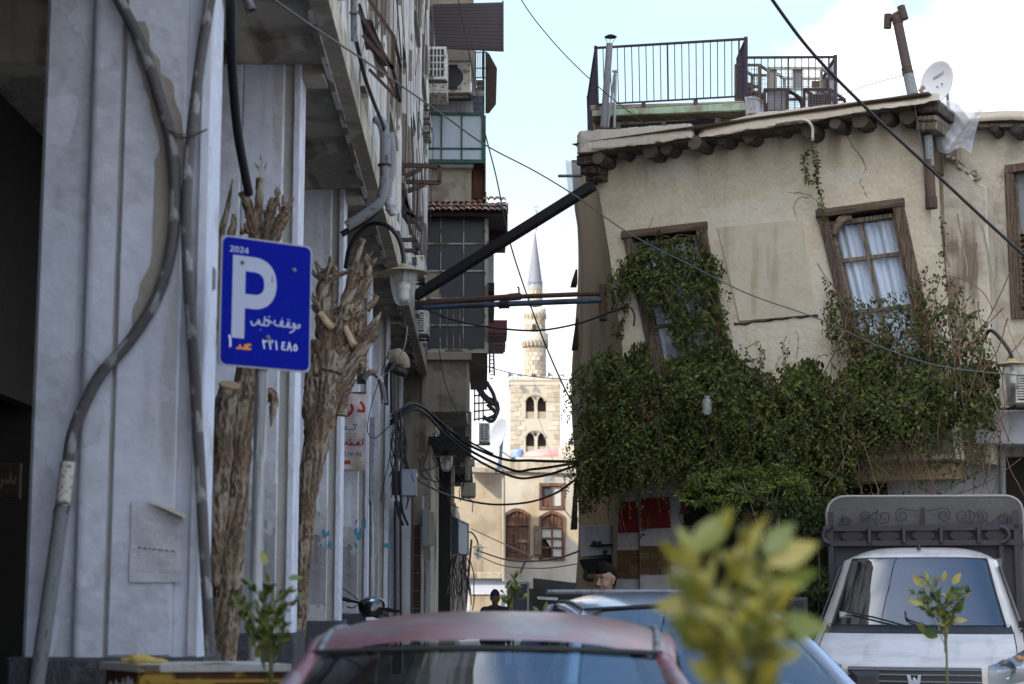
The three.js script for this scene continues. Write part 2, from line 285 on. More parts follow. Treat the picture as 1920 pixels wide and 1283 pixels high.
M.hair = new THREE.MeshPhysicalMaterial({ color: col(0.009, 0.007, 0.006), roughness: 0.9, specularIntensity: 0.15 });
function canvasTex(w, h, draw) { const c = document.createElement('canvas'); c.width = w; c.height = h; const x = c.getContext('2d'); draw(x, w, h); const t = new THREE.CanvasTexture(c); t.colorSpace = THREE.SRGBColorSpace; t.anisotropy = 8; return t; }
// ---------- ground ----------
single('ground', metric(B3(-600, 600, -0.3, 0, -900, 60)), M.asphalt, 'worn dark asphalt street running between the old houses', 'ground', null, 'structure');
// ---------- left street front: arcade of white pillars under a cantilevered upper wall ----------
const ARC = thing('arcade_building', 'tall white arcade building with peeling paint and square pillars along the left side', 'building', null); ARC.rotation.y = TH;
single('pavement', (() => { const g = B3(-7, -1.15, 0, 0.14, -31.4, 3, 0.02); g.rotateY(TH); return metric(g); })(), M.paving, 'raised pavement slab under the pillars of the arcade', 'pavement', null, 'structure');
const LB = (l0, l1, y0, y1, s0, s1, c = 0) => B3(-l1, -l0, y0, y1, -s1, -s0, c);   // lateral, height, along
const LP = 1.37, LF = 1.03, HS = 5.5;
for (let k = -2; k < 6; k++) {
  const s = 8.36 + 4.1 * k, y0 = 1.27, top = k === 0 ? HS : HS;
  const P = part(ARC, 'pillar', metric(LB(LP + 0.125, LP + 0.44, y0, top, s, s + 0.36, 0.012)), M.white);
  part(P, 'corner_strip', metric(LB(LP, LP + 0.055, y0, top, s, s + 0.34, 0.008)), M.white);
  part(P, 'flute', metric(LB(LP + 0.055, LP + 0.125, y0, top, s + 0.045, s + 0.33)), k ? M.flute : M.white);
  // broad half of the pillar, its near edge rounded off
  if (k > 0) { part(P, 'shaft', metric(LB(LP + 0.44, LP + 0.86, y0, top, s, s + 0.36, 0.012)), M.white); part(P, 'painted_base', metric(LB(LP + 0.13, LP + 0.855, y0, 2.36 - 0.02 * k, s - 0.004, s + 0.05)), M.basepaint ??= plaster([0.3, 0.3, 0.33], { seed: 157, stain: [0.16, 0.14, 0.12], peel: [0.46, 0.46, 0.48], peelAt: 0.6, streak: 0.4, mottle: 0.5, m: 1.6, size: 512 })); part(ARC, 'plinth', metric(LB(LP - 0.035, LP + 0.9, 0.14, y0, s - 0.05, s + 0.55, 0.015)), M.granite); continue; }
  const sh = new THREE.Shape(), a = -(LP + 0.46), b = -(LP + 0.86);
  sh.moveTo(b, s + 0.5); sh.lineTo(b, s + 0.09); sh.lineTo(b + 0.02, s + 0.07); sh.lineTo(b + 0.2, s + 0.07); sh.quadraticCurveTo(b + 0.24, s + 0.065, b + 0.25, s + 0.04); sh.quadraticCurveTo(b + 0.26, s + 0.01, b + 0.3, s + 0.01); sh.lineTo(a, s + 0.012); sh.lineTo(a, s + 0.5);
  const g = new THREE.ExtrudeGeometry(sh, { depth: top - y0, bevelEnabled: false, curveSegments: 8 }); g.rotateX(-Math.PI / 2); g.translate(0, y0, 0); const gi = metric(g);
  part(P, 'shaft', gi, M.white);
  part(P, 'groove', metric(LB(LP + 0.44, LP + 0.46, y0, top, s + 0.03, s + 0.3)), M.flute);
  part(ARC, 'plinth', metric(LB(LP - 0.035, LP + 0.9, 0.14, y0, s - 0.05, s + 0.55, 0.015)), M.granite);
}
part(ARC, 'plinth_wall', metric(LB(LP + 0.3, LP + 0.5, 0.14, 1.2, 13.2, 16.4, 0.01)), M.granite);
// beams, soffits
part(ARC, 'edge_beam', metric(LB(LP + 0.03, LP + 0.5, HS, HS + 0.6, -1, 31.2)), M.soffit);
part(ARC, 'arcade_ceiling', metric(LB(LP + 0.5, 9.3, HS + 0.45, HS + 0.62, -1, 31.2)), M.soffit);
for (let k = -2; k < 6; k++) { const s = 8.36 + 4.1 * k; part(ARC, 'cross_beam', metric(LB(LP + 0.5, 5.2, HS + 0.003, HS + 0.45, s, s + 0.4)), M.soffit); part(ARC, 'bracket', metric(LB(LF + 0.17, LP + 0.03, HS - 0.1, HS + 0.1, s + 0.02, s + 0.34, 0.02)), M.soffit); }
part(ARC, 'soffit', metric(LB(LF + 0.12, LP + 0.03, HS + 0.004, HS + 0.25, -1, 31.3)), M.soffit);
part(ARC, 'soffit_edge', metric(LB(LF, LF + 0.12, HS - 0.045, HS + 0.2, -1, 31.3, 0.01)), M.soffit);
part(ARC, 'conduit_strip', metric(LB(LF + 0.12, LF + 0.16, HS - 0.075, HS + 0.004, -1, 31.2, 0.005)), M.facadewhite);
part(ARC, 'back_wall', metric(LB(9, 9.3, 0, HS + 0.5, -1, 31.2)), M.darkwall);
part(ARC, 'end_wall', metric(LB(LP + 0.6, 9.3, 0, HS + 0.5, 31.0, 31.3)), M.darkwall); part(ARC, 'end_wall', metric(LB(LP + 0.55, 9, 0, HS + 0.45, -1, -0.75)), M.concrete);  // near end wall, unseen, added to keep daylight out of the arcade
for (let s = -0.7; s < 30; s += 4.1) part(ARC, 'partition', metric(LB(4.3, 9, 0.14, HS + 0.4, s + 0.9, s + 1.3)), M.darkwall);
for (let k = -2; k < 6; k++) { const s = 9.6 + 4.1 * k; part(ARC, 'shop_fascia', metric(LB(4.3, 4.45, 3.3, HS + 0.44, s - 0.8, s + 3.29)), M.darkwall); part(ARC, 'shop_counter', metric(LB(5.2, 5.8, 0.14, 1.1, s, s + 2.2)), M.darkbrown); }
// upper wall with tall openings, seen at a glancing angle
{
  const y1 = 17, open = [[12.6, 1.5], [15.3, 1.5], [18.2, 1.4], [21.4, 1.5], [24.6, 1.5], [27.8, 1.4]];
  let s = -1; const wall = [];
  for (const [c, w] of open) { wall.push(LB(LF, LF + 0.35, HS + 0.2, y1, s, c - w / 2)); wall.push(LB(LF, LF + 0.35, HS + 0.2, HS + 1.1, c - w / 2, c + w / 2), LB(LF, LF + 0.35, HS + 3.0, HS + 4.4, c - w / 2, c + w / 2), LB(LF, LF + 0.35, HS + 6.4, y1, c - w / 2, c + w / 2)); s = c + w / 2; }
  wall.push(LB(LF, LF + 0.35, HS + 0.2, y1, s, 31.3)); wall.push(LB(6, 6.4, HS + 0.6, y1, -1, 31.3), LB(LF + 0.35, 6.4, y1 - 0.3, y1, -1, 31.3), LB(LF + 0.35, 6, HS + 0.63, y1, 31.0, 31.3));
  part(ARC, 'upper_wall', metric(join(wall)), M.facadewhite);
  for (const [c, w] of open) for (const y of [HS + 1.1, HS + 4.4]) { const h = y > HS + 2 ? 2 : 1.9; const f = part(ARC, 'window', metric(join([LB(LF + 0.12, LF + 0.2, y, y + h, c - w / 2, c - w / 2 + 0.08), LB(LF + 0.12, LF + 0.2, y, y + h, c + w / 2 - 0.08, c + w / 2), LB(LF + 0.12, LF + 0.2, y + h - 0.08, y + h, c - w / 2 + 0.08, c + w / 2 - 0.08), LB(LF + 0.13, LF + 0.19, y, y + h - 0.08, c - 0.03, c + 0.03)])), M.woodgrey); part(f, 'pane', LB(LF + 0.16, LF + 0.17, y + 0.01, y + h - 0.09, c - w / 2 + 0.05, c + w / 2 - 0.05), M.darkpane); part(ARC, 'window_sill', metric(LB(LF - 0.06, LF + 0.15, y - 0.09, y, c - w / 2 - 0.1, c + w / 2 + 0.1, 0.01)), M.concrete); }
  // raised vertical bands and downpipes on the wall
  for (const [s0, w, m] of [[10.9, 0.25, M.facadewhite], [11.55, 0.1, M.fartan], [13.75, 0.35, M.facadewhite], [16.5, 0.3, M.facadewhite], [17.2, 0.12, M.fartan], [19.6, 0.4, M.facadewhite], [22.7, 0.4, M.facadewhite], [25.8, 0.4, M.facadewhite], [29, 0.5, M.facadewhite]]) part(ARC, 'wall_band', metric(LB(LF - 0.05, LF, HS + 0.21, 16.9, s0, s0 + w, 0.008)), m);
}
// second building, past the arcade: its bays stand out over the lane
const BAY = thing('bay_building', 'narrow old building with stacked glazed bays over the dark lane on the left', 'building'); BAY.rotation.y = TH;
const FB = new Plane(V(0, 0, -31.2), V(0, 0, 1));            // the plane the bays face (local frame of BAY)
FB.hit = function (px, py, off = 0) { return LS(px, py, 31.2 - off); };
const fbox = (x0, x1, y0, y1, off, dep, c = 0) => { const a = FB.hit(x0, y1, off), b = FB.hit(x1, y0, off); return B3(a.x, b.x, a.y, b.y, a.z, a.z - dep, c); };
{
  part(BAY, 'wall', metric(join([LB(0.95, 5, 0, 5.5, 31.4, 46), LB(0.95, 5, 5.5, 12.4, 31.4, 46)])), M.concrete);
  part(BAY, 'ground_wall', metric(LB(0.6, 0.95, 0, 3.4, 38, 46)), M.concrete);
  const g = fbox(797, 916, 399, 662, 0, 3.4); part(BAY, 'bay_core', metric(fbox(800, 912, 402, 658, -0.1, 3.2)), M.dark);
  const fr = part(BAY, 'bay_window', metric(join([fbox(786, 916, 399, 408, 0.02, 0.12), fbox(795, 916, 654, 662, 0.02, 0.12), fbox(908, 916, 408, 654, 0.02, 0.12), fbox(786, 794, 408, 654, 0.02, 0.12)])), M.winframe);
  const cx = [794, 826, 869, 908], cy = [408, 457, 508, 559, 610, 654];
  for (const x of [826, 869]) part(fr, 'mullion', metric(fbox(x - 1.5, x + 1.5, 408, 654, 0.015, 0.06)), M.winframe);
  for (const y of [457, 508, 559, 610]) for (let i = 0; i < 3; i++) part(fr, 'glazing_bar', metric(fbox(cx[i] + (i ? 1.6 : 0), cx[i + 1] - (i < 2 ? 1.6 : 0), y - 1.3, y + 1.3, 0.012, 0.05)), M.winframe);
  for (let i = 0; i < 3; i++) for (let j = 0; j < 5; j++) part(fr, 'pane', fbox(cx[i] + 1, cx[i + 1] - 1, cy[j] + 1, cy[j + 1] - 1, -0.02, 0.01), i === 0 && j === 2 ? M.fartan : M.darkpane);
  for (const x of [838, 850, 862]) part(fr, 'guard_bar', rod(FB.hit(x, 562, 0.05), FB.hit(x, 656, 0.05), 0.008), M.winframe);
  part(BAY, 'bay_sill', metric(fbox(800, 884, 660, 675, 0.08, 0.5, 0.01)), M.concrete);
  part(BAY, 'bay_floor', metric(fbox(880, 914, 663, 697, 0, 3)), M.darkbrown);
  part(BAY, 'lower_bay', metric(fbox(790, 874, 675, 772, -0.05, 3)), M.concrete); part(BAY, 'corner_strip', metric(fbox(874, 881, 676, 771, -0.03, 0.3)), M.farwall);
  // tiled eave
  const roof = part(BAY, 'eave', metric(join([fbox(788, 952, 398, 404, 0.28, 3.6), fbox(918, 952, 404, 450, -1.2, 0.2)])), M.darkbrown);
  part(roof, 'underlay', gridSurf(2, 2, (u, v) => FB.hit(mix(786, 953, u), mix(401, 381, v), mix(0.3, -0.5, v))), M.darkbrown);
  const tileG = new THREE.CylinderGeometry(0.06, 0.05, 0.42, 10, 1, true, -Math.PI / 2, Math.PI); tileG.rotateX(-Math.PI / 2 + 0.32); tileG.translate(0, 0.02, -0.15);
  const tm = [col(0.34, 0.19, 0.14), col(0.28, 0.15, 0.11), col(0.4, 0.26, 0.2)].map((c) => mat({ color: c, roughness: 0.9, side: THREE.DoubleSide }));
  for (let r = 0; r < 3; r++) for (let i = 0; i < 15; i++) { const p = FB.hit(786 + i * 11.3 + (r % 2) * 2, 393 - r * 7 - (i > 10 && r > 1 ? 4 : 0), 0.35 - r * 0.28); const t = part(roof, 'tile', tileG, tm[(i * 7 + r * 3) % 3]); t.position.copy(p); t.rotation.z = rr(-0.06, 0.06); t.position.y += rr(-0.01, 0.012); }
  for (const [x0, x1, y0, y1, o] of [[914, 951, 733, 756, -5], [914, 948, 752, 778, -8]].map((q) => [q[0], q[1], q[2] - 133, q[3] - 130, q[4]])) { const e = part(BAY, 'rear_eave', metric(fbox(x0 - 8, x1, y0, y1, o, 1.2, 0.02)), mat({ color: col(0.1, 0.025, 0.03), roughness: 0.8 })); part(e, 'soffit', fbox(x0 - 8, x1 - 3, y1, y1 + 4, o, 1.1), M.darkbrown); }
  part(BAY, 'rear_bay', metric(fbox(900, 926, 470, 530, -1.6, 2)), M.lightgrey); part(BAY, 'rear_bay_base', fbox(900, 927, 530, 545, -1.6, 2), M.darkbrown);
  part(BAY, 'rear_bay_lower', metric(fbox(902, 927, 545, 585, -2, 1.5)), M.darkbrown);
  // storey above: grey panel, brown side, green glazed balcony
  part(BAY, 'panel', metric(fbox(784, 884, 312, 386, -0.25, 3)), M.concrete); part(BAY, 'slab_edge', metric(fbox(784, 888, 304, 313, -0.1, 3, 0.01)), M.lightgrey);
  part(BAY, 'timber_side', metric(fbox(884, 911, 306, 372, -0.4, 2.6)), M.woodold); part(BAY, 'roof_stub', metric(fbox(893, 912, 360, 386, -1, 1.5)), M.concrete);
  part(BAY, 'balcony_back', metric(fbox(787, 905, 214, 300, -0.5, 2.4)), M.lightgrey);
  const bl = part(BAY, 'balcony', metric(join([fbox(784, 908, 211, 216, 0.02, 0.06), fbox(784, 908, 299, 305, 0.02, 0.06), fbox(903, 911, 216, 299, 0.02, 0.08), fbox(784, 789, 216, 299, 0.02, 0.06), fbox(789, 903, 277, 280, 0.01, 0.04), fbox(826, 829, 216, 277, 0.012, 0.04), fbox(864, 867, 216, 277, 0.012, 0.04), fbox(826, 829, 280, 299, 0.012, 0.04), fbox(864, 867, 280, 299, 0.012, 0.04)])), M.greenpaint);
  const bp = mat({ color: col(0.36, 0.43, 0.52), roughness: 0.4 });
  for (const [a, b] of [[789, 826], [829, 864], [867, 903]]) for (const [c, d] of [[216, 277], [280, 299]]) part(bl, 'pane', fbox(a, b, c, d, -0.01, 0.012), bp);
  part(BAY, 'balcony_side', metric(fbox(908, 911, 216, 360, -0.1, 2.2)), M.woodold);
  part(BAY, 'balcony_wall', metric(fbox(806, 848, 178, 212, -0.35, 2.2)), M.lightgrey); for (let i = 0; i < 5; i++) part(BAY, 'board', metric(fbox(848 + i * 8, 855.5 + i * 8, 178, 211, -0.34, 0.05)), M.lightgrey);
  part(BAY, 'balcony_floor', metric(fbox(806, 908, 171, 179, 0.05, 2.4)), M.galv);
  part(BAY, 'upper_panel', metric(fbox(788, 815, 42, 92, -0.6, 2)), M.lightgrey); part(BAY, 'beam_box', metric(fbox(786, 812, 10, 41, -0.2, 2, 0.01)), M.concrete);
  part(BAY, 'upper_wall', metric(fbox(838, 884, 88, 113, -0.8, 1.5)), M.farwall); part(BAY, 'side_post', metric(fbox(884, 893, 95, 212, -0.9, 0.2)), M.farwall);
  for (let i = 0; i < 8; i++) part(BAY, 'plank', metric(fbox(893 + (i % 2), 908, 150 + i * 7.4, 156.5 + i * 7.4, -1 - (i % 3) * 0.03, 0.2)), i % 3 ? M.fartan : M.woodgrey);
  part(BAY, 'post', metric(fbox(904.5, 909, 20, 212, 0.03, 0.06)), M.greenpaint);
  part(BAY, 'upper_storey', metric(LB(0.95, 5, 12.4, 15.5, 31.4, 46)), M.fartan); part(BAY, 'roof_slab', metric(fbox(780, 888, -14, 8, -0.6, 3)), M.fartan);
  // corrugated awning
  const A0 = FB.hit(811, 8, 0.1), A1 = FB.hit(943, 4, 0.1), A2 = FB.hit(943, 94, 1.5), A3 = FB.hit(816, 88, 1.5);
  const aw = part(BAY, 'awning', gridSurf(120, 10, (u, v) => { const a = A0.clone().lerp(A1, u), b = A3.clone().lerp(A2, u), p = a.lerp(b, v); p.y += 0; p.z += 0.0; return p; }), mat({ color: col(0.035, 0.02, 0.02), roughness: 0.85, side: THREE.DoubleSide }));
  for (let i = 1; i < 13; i++) part(aw, 'rib', rod(A0.clone().lerp(A3, i / 13).add(V(0, -0.02, 0.01)), A1.clone().lerp(A2, i / 13).add(V(0, -0.02, 0.01)), 0.018, 0.018, 6), M.darkbrown);
  part(aw, 'edge_trim', [bar3(A1, A2, 0.03, 0.06), bar3(A3, A2, 0.04, 0.05)], M.rustdark);
  // projecting side screen and grille
  const S0 = [[917, 100], [932, 128], [930, 195], [917, 212], [910, 212], [910, 98]];
  part(BAY, 'side_screen', FB.px(S0, 0.03, -0.6), M.rustdark);
  for (let i = 0; i < 6; i++) part(BAY, 'grille_bar', rod(FB.hit(892 + i * 4, 98, -0.7), FB.hit(892 + i * 4, 146, -0.7), 0.008, 0.008, 5), M.ironrail);
  for (const y of [98, 128, 146]) part(BAY, 'grille_rail', rod(FB.hit(891, y, -0.7), FB.hit(914, y, -0.7), 0.012, 0.012, 5), M.ironrail);
  // dark undercroft of the bay building at lane level
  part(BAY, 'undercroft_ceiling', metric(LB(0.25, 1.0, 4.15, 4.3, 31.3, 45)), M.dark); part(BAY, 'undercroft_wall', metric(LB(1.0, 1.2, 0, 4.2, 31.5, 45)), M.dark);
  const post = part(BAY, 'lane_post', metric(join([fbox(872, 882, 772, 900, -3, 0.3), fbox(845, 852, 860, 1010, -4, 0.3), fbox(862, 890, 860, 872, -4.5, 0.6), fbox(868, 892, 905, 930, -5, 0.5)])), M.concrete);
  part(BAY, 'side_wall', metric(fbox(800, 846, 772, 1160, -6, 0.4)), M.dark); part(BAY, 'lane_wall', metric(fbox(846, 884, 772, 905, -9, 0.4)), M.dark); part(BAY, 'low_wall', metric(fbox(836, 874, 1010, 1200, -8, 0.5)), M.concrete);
  part(BAY, 'hanging_bay', metric(fbox(864, 890, 905, 930, -6, 1.2)), M.concrete);
}
// ---------- shop fronts beside the last pillars ----------
const SHOP = thing('shutter_bay', 'narrow shop front with a rusty ribbed roller shutter between pale panels', 'shop front'); SHOP.rotation.y = TH;
{
  const sx = (x0, x1, y0, y1, s, d) => { const a = LS(x0, y1, s), b = LS(x1, y0, s); return B3(a.x, b.x, a.y, b.y, a.z, a.z - d); };
  part(SHOP, 'panel', metric(sx(752, 770, 930, 1210, 26.5, 0.3)), M.lightgrey); part(SHOP, 'shutter_guide', metric(sx(769, 775, 880, 1210, 26.8, 0.15)), M.rust);
  const sh = part(SHOP, 'roller_shutter', metric(sx(774, 788, 985, 1210, 27.4, 0.1)), M.rustdark);
  const a = LS(775, 1210, 27.3), b = LS(788, 985, 27.3); for (let i = 0; i < 34; i++) { const y = mix(a.y, b.y, i / 34); part(sh, 'slat', B3(a.x, b.x, y, y + (b.y - a.y) / 34 * 0.6, a.z + 0.03, a.z), i % 5 ? M.rust : M.woodgrey); }
  part(SHOP, 'jamb', metric(sx(789, 795, 930, 1210, 27.2, 0.3)), M.lightgrey); part(SHOP, 'lintel', metric(sx(770, 800, 900, 985, 27.8, 0.5)), M.concrete);
  const cab = part(SHOP, 'sign_box', metric(sx(792, 804, 955, 1025, 27, 0.8)), M.greybox); part(cab, 'face', metric(sx(804, 812, 960, 1022, 27.1, 0.6)), M.farwall);
  part(SHOP, 'wall', metric(sx(728, 753, 860, 1210, 26.2, 0.5)), M.white);
  for (const [x, w] of [[745, 4], [749, 3], [741, 2]]) part(SHOP, 'pipe', rod(LS(x, 940, 26), LS(x + 1, 1210, 26), 0.01 * w, 0.01 * w, 8), x === 745 ? M.greypipe : M.black);
  part(SHOP, 'door_side', metric(sx(798, 806, 1050, 1210, 28, 0.3)), M.lightgrey);
}
// ---------- right: leaning mud-plaster house ----------
const HP = new Plane(W(1740, 600, 21), V(-0.52, 0, 0.854));
const HOUSE = thing('leaning_house', 'leaning beige mud-plaster house with log ends under its eaves, half covered in vine', 'house');
const Q = (pts) => pts.map((p) => HP.uv(p[0], p[1]));
{
  const up = [[1106, 298], [1738, 205], [1746, 420], [1768, 640], [1792, 860], [1150, 872], [1168, 660], [1142, 470], [1118, 330]];
  const w1 = [[1166, 436], [1319, 418], [1376, 720], [1232, 735]], w2 = [[1531, 396], [1689, 374], [1757, 692], [1606, 706]];
  const ins = (w, k) => { const cx = w.reduce((a, p) => a + p[0], 0) / 4, cy = w.reduce((a, p) => a + p[1], 0) / 4; return w.map((p) => [cx + (p[0] - cx) * (1 - k), cy + (p[1] - cy) * (1 - k)]); };
  const hole = (w) => ins(w, 0.03).slice().reverse();
  const wall = part(HOUSE, 'wall', metric(HP.px(up, 0.4, 0, [hole(w1), hole(w2)])), null);
  // facade plaster: streaks below the beams, cracks, damp
  { const S = 1024, g = wall.geometry; const p = g.attributes.position, uv = g.attributes.uv, v = V(); for (let i = 0; i < p.count; i++) { v.fromBufferAttribute(p, i).sub(HP.o); uv.setXY(i, v.dot(HP.u), v.dot(HP.v)); } 
    const T0 = [-5.2, -2.6], TS = 5.8, logs = [[1122, 292], [1166, 283], [1219, 279], [1249, 274], [1304, 266], [1355, 257], [1405, 251], [1462, 240], [1517, 240], [1566, 227], [1613, 223], [1663, 219], [1702, 216]].map((q) => HP.uv(q[0], q[1])), hg = new Float32Array(S * S), cr = [];
    for (let i = 0; i < 9; i++) { let a = rr(-4.6, -0.2), b = rr(-0.8, 1.9), d = rr(0, 6.28); const l = []; for (let k = 0; k < 90; k++) { l.push([a, b]); d += rr(-0.32, 0.32); a += Math.cos(d) * 0.013; b += Math.sin(d) * 0.013; } cr.push(l); }
    const grid = {}; cr.forEach((l) => l.forEach((q) => { for (const i of [-1, 0, 1]) for (const j of [-1, 0, 1]) (grid[(Math.floor(q[0] / 0.06) + i) + ',' + (Math.floor(q[1] / 0.06) + j)] ??= []).push(q); }));
    const map = makeTex(S, S, (u, v) => {
      const a = T0[0] + u * TS, b = T0[1] + v * TS, big = fbm(u, v, 4, 4, 5, 23), mid = fbm(u, v, 18, 18, 4, 27), fine = fbm(u, v, 150, 150, 2, 31), st = fbm(u, v, 60, 3, 4, 35);
      let c = mulc([0.54, 0.475, 0.37], 1 + 0.5 * (big - 0.5) + 0.24 * (mid - 0.5) + 0.2 * (fine - 0.5)), wet = 0, h = 0.5 + 0.5 * (mid - 0.5) + 0.3 * (fine - 0.5);
      for (let i = 0; i < logs.length; i++) { const q = logs[i], dx = Math.abs(a - q[0] + 0.03 * (mid - 0.5)), dy = q[1] - b, L = 0.5 + 0.8 * hsh(i, 3, 9); if (dy > -0.1 && dx < 0.16) wet = Math.max(wet, sstep(0.16, 0.02, dx) * sstep(L, 0, dy) * (0.5 + 0.5 * hsh(i, 5, 7)) * sstep(0.25, 0.6, st + 0.2)); }
      c = mixc(c, [0.27, 0.215, 0.145], 0.75 * wet + 0.35 * sstep(0.45, 0.62, st) * sstep(0.4, 0.6, big) + 0.4 * sstep(0.6, 0.75, mid) * sstep(0.5, 0.62, big)); c = mixc(c, [0.56, 0.53, 0.47], 0.5 * sstep(0.6, 0.63, fbm(u, v, 7, 7, 6, 39)));
      const near = grid[Math.floor(a / 0.06) + ',' + Math.floor(b / 0.06)]; if (near) { let m = 9; for (const q of near) m = Math.min(m, Math.hypot(a - q[0], b - q[1])); const e = sstep(0.016, 0.006, m + 0.02 * (fine - 0.5)) * sstep(0.38, 0.5, mid); c = mulc(c, 1 - 0.3 * e); h -= 0.4 * e; }
      hg[Math.min(S - 1, Math.round(v * S)) * S + Math.min(S - 1, Math.round(u * S))] = h; return c; }, TS);
    const bm = makeTex(S, S, (u, v) => hg[Math.min(S - 1, Math.round(v * S)) * S + Math.min(S - 1, Math.round(u * S))], TS, false); for (let i = 0; i < p.count; i++) uv.setXY(i, uv.getX(i) - T0[0], uv.getY(i) - T0[1]);
    wall.material = mat({ map, bumpMap: bm, bumpScale: 0.02, roughness: 0.93 }); }
  // slightly raised panel between the windows with a cracked lower edge
  part(HOUSE, 'panel', HP.px([[1345, 426], [1500, 410], [1506, 413], [1530, 590], [1386, 603]], 0.05, 0.03, [], 0.006), M.panel);
  { const pts = []; const n = 14; for (let i = 0; i <= n; i++) pts.push([mix(1376, 1534, i / n), mix(607, 589, i / n) + rr(-2.5, 2.5)]); for (let i = n; i >= 0; i--) pts.push([pts[i][0], pts[i][1] + rr(2, 5)]); part(HOUSE, 'crack', HP.px(pts, 0.02, 0.012), M.darkbrown); }
  const window_ = (w, nm, rows, mid) => {
    const L = (a, b, t) => [mix(a[0], b[0], t), mix(a[1], b[1], t)], A = w[0], B = w[1], C = w[2], D = w[3];
    const at = (u, v) => L(L(A, B, u), L(D, C, u), v);
    const win = part(HOUSE, 'window', [HP.bar(at(-0.02, 0.015), at(1.02, 0.015), 0.11, 0.3, 0.075, 0.01)], M.woodx);
    part(win, 'frame', [HP.bar(at(0.05, 0.035), at(0.05, 1), 0.12, 0.3, 0.06, 0.01)], M.wood); part(win, 'frame', [HP.bar(at(0.945, 0.035), at(0.945, 1), 0.14, 0.3, 0.06, 0.01)], M.wood);
    part(win, 'frame', [HP.bar(at(0.115, 0.08), at(0.115, 1), 0.05, 0.2, -0.02, 0.006)], M.woodgrey); part(win, 'frame', [HP.bar(at(0.875, 0.08), at(0.875, 1), 0.05, 0.2, -0.02, 0.006)], M.woodgrey); part(win, 'frame', [HP.bar(at(0.1, 0.085), at(0.9, 0.085), 0.06, 0.2, -0.015, 0.006)], M.woodgrey);
    part(win, 'mullion', HP.bar(at(mid, 0.1), at(mid, 1), 0.035, 0.06, -0.06), M.woodgrey);
    for (const r of rows) for (const [a, b] of [[0.14, mid - 0.016], [mid + 0.016, 0.86]]) part(win, 'glazing_bar', HP.bar(at(a, r), at(b, r), 0.05, 0.05, -0.065), M.woodgrey);
    const rr_ = [0.1, ...rows, 1];
    for (let i = 0; i + 1 < rr_.length; i++) for (const [a, b] of [[0.13, mid], [mid, 0.87]]) part(win, 'pane', HP.px([at(a, rr_[i + 1]), at(b, rr_[i + 1]), at(b, rr_[i]), at(a, rr_[i])], 0.006, -0.085), M.winpane);
    part(win, 'curtain', (() => { const n = 60, g = gridSurf(n, 6, (u, v) => { const q = at(mix(0.1, 0.9, u), mix(0.08, 1, v)); return HP.hit(q[0], q[1], -0.135 + 0.02 * Math.sin(u * 60 + v) + 0.02 * Math.sin(u * 23 + 2)); }); return g; })(), M.curtain);
    part(win, 'reveal', HP.px([at(0.02, 1), at(0.98, 1), at(0.98, 0.03), at(0.02, 0.03)], 0.05, -0.42), M.darkbrown);
    return [win, at];
  };
  M.winpane = new THREE.MeshPhysicalMaterial({ color: col(0.95, 0.96, 0.97), roughness: 0.05, transmission: 1, thickness: 0, ior: 1.8 });
  window_(w1, 'left', [0.3, 0.6, 0.86], 0.5);
  const [win2, at2] = window_(w2, 'right', [0.31, 0.62, 0.9], 0.47);
  // loose corrugated strip in the top corner of the right window
  part(win2, 'torn_strip', [taper([HP.hit(1598, 408, -0.03), HP.hit(1580, 412, 0.0), HP.hit(1571, 424, 0.01), HP.hit(1562, 440, 0.0)], [0.045, 0.06, 0.05, 0.05], 24, 8, 0.25, 4)], M.woodgrey);
  // flank along the lane, wavy old plaster
  const flank = gridSurf(10, 26, (u, v) => {
    const y = mix(300, 1110, v), e = y < 660 ? mix(1118, 1166, clamp((y - 330) / 320)) : mix(1166, 1150, (y - 660) / 450);
    const a = HP.hit(e + 5, y, -0.06), b = W(1078 + 3 * Math.sin(v * 9) - (v < 0.12 ? 3 : 0), y, 31.5); b.y = mix(a.y, b.y, 1); const p = a.lerp(b, u); p.x += 0.04 * Math.sin(v * 11 + u * 5) * u; return p;
  }, false);
  part(HOUSE, 'flank_wall', metric(flank), M.beigedark).material.side = THREE.DoubleSide;
  part(HOUSE, 'flank_core', metric((() => { const a = HP.uv(1170, 600, -0.5), b = HP.uv(1780, 600, -0.5); return HP.poly([[a[0], -1.95], [b[0], -1.95], [b[0], 2.25], [a[0], 1.95]], 6, -0.45); })()), M.beigedark);
  // parapet of mud, in two rolls, on a board with log ends
  const roll = (x0, x1, yb, yt, sag) => gridSurf(130, 18, (u, v) => {
    const x = mix(x0, x1, u), b = yb(x), t = yt(x), pr = [[0.04, 0.02], [0.02, 0.4], [0.1, 0.45], [0.2, 0.435], [0.62, 0.24], [0.95, 0.05], [1.0, -0.05], [0.8, -0.35]], f = v * 7, i = Math.min(6, Math.floor(f)), k = f - i;
    const e = Math.min(1, Math.min(u, 1 - u) * 40), h = mix(pr[i][0], pr[i + 1][0], k), o = mix(pr[i][1], pr[i + 1][1], k), n1 = vn(x * 0.025, v * 2, 999, 999, 5) - 0.5, n2 = vn(x * 0.09, v * 7, 999, 999, 7) - 0.5, n3 = vn(x * 0.33, v * 17, 999, 999, 9) - 0.5;
    return HP.hit(x + 1.5 * n3, mix(b, t, h * mix(0.8, 1, e)) + (v > 0.15 ? 4 * n1 + 2.4 * n2 + 1.3 * n3 : 2 * n2 + 1.6 * n3), o + 0.05 * n1 + 0.05 * n2 - (1 - e) * 0.06);
  });
  const yb = (x) => x < 1305 ? mix(290, 262, (x - 1083) / 222) : x < 1500 ? mix(262, 233, (x - 1305) / 195) : mix(233, 190, (x - 1500) / 260), yt1 = (x) => mix(246, 232, clamp((x - 1083) / 200)), yt2 = (x) => x < 1420 ? mix(238, 212, (x - 1312) / 108) : mix(212, 174, (x - 1420) / 340);
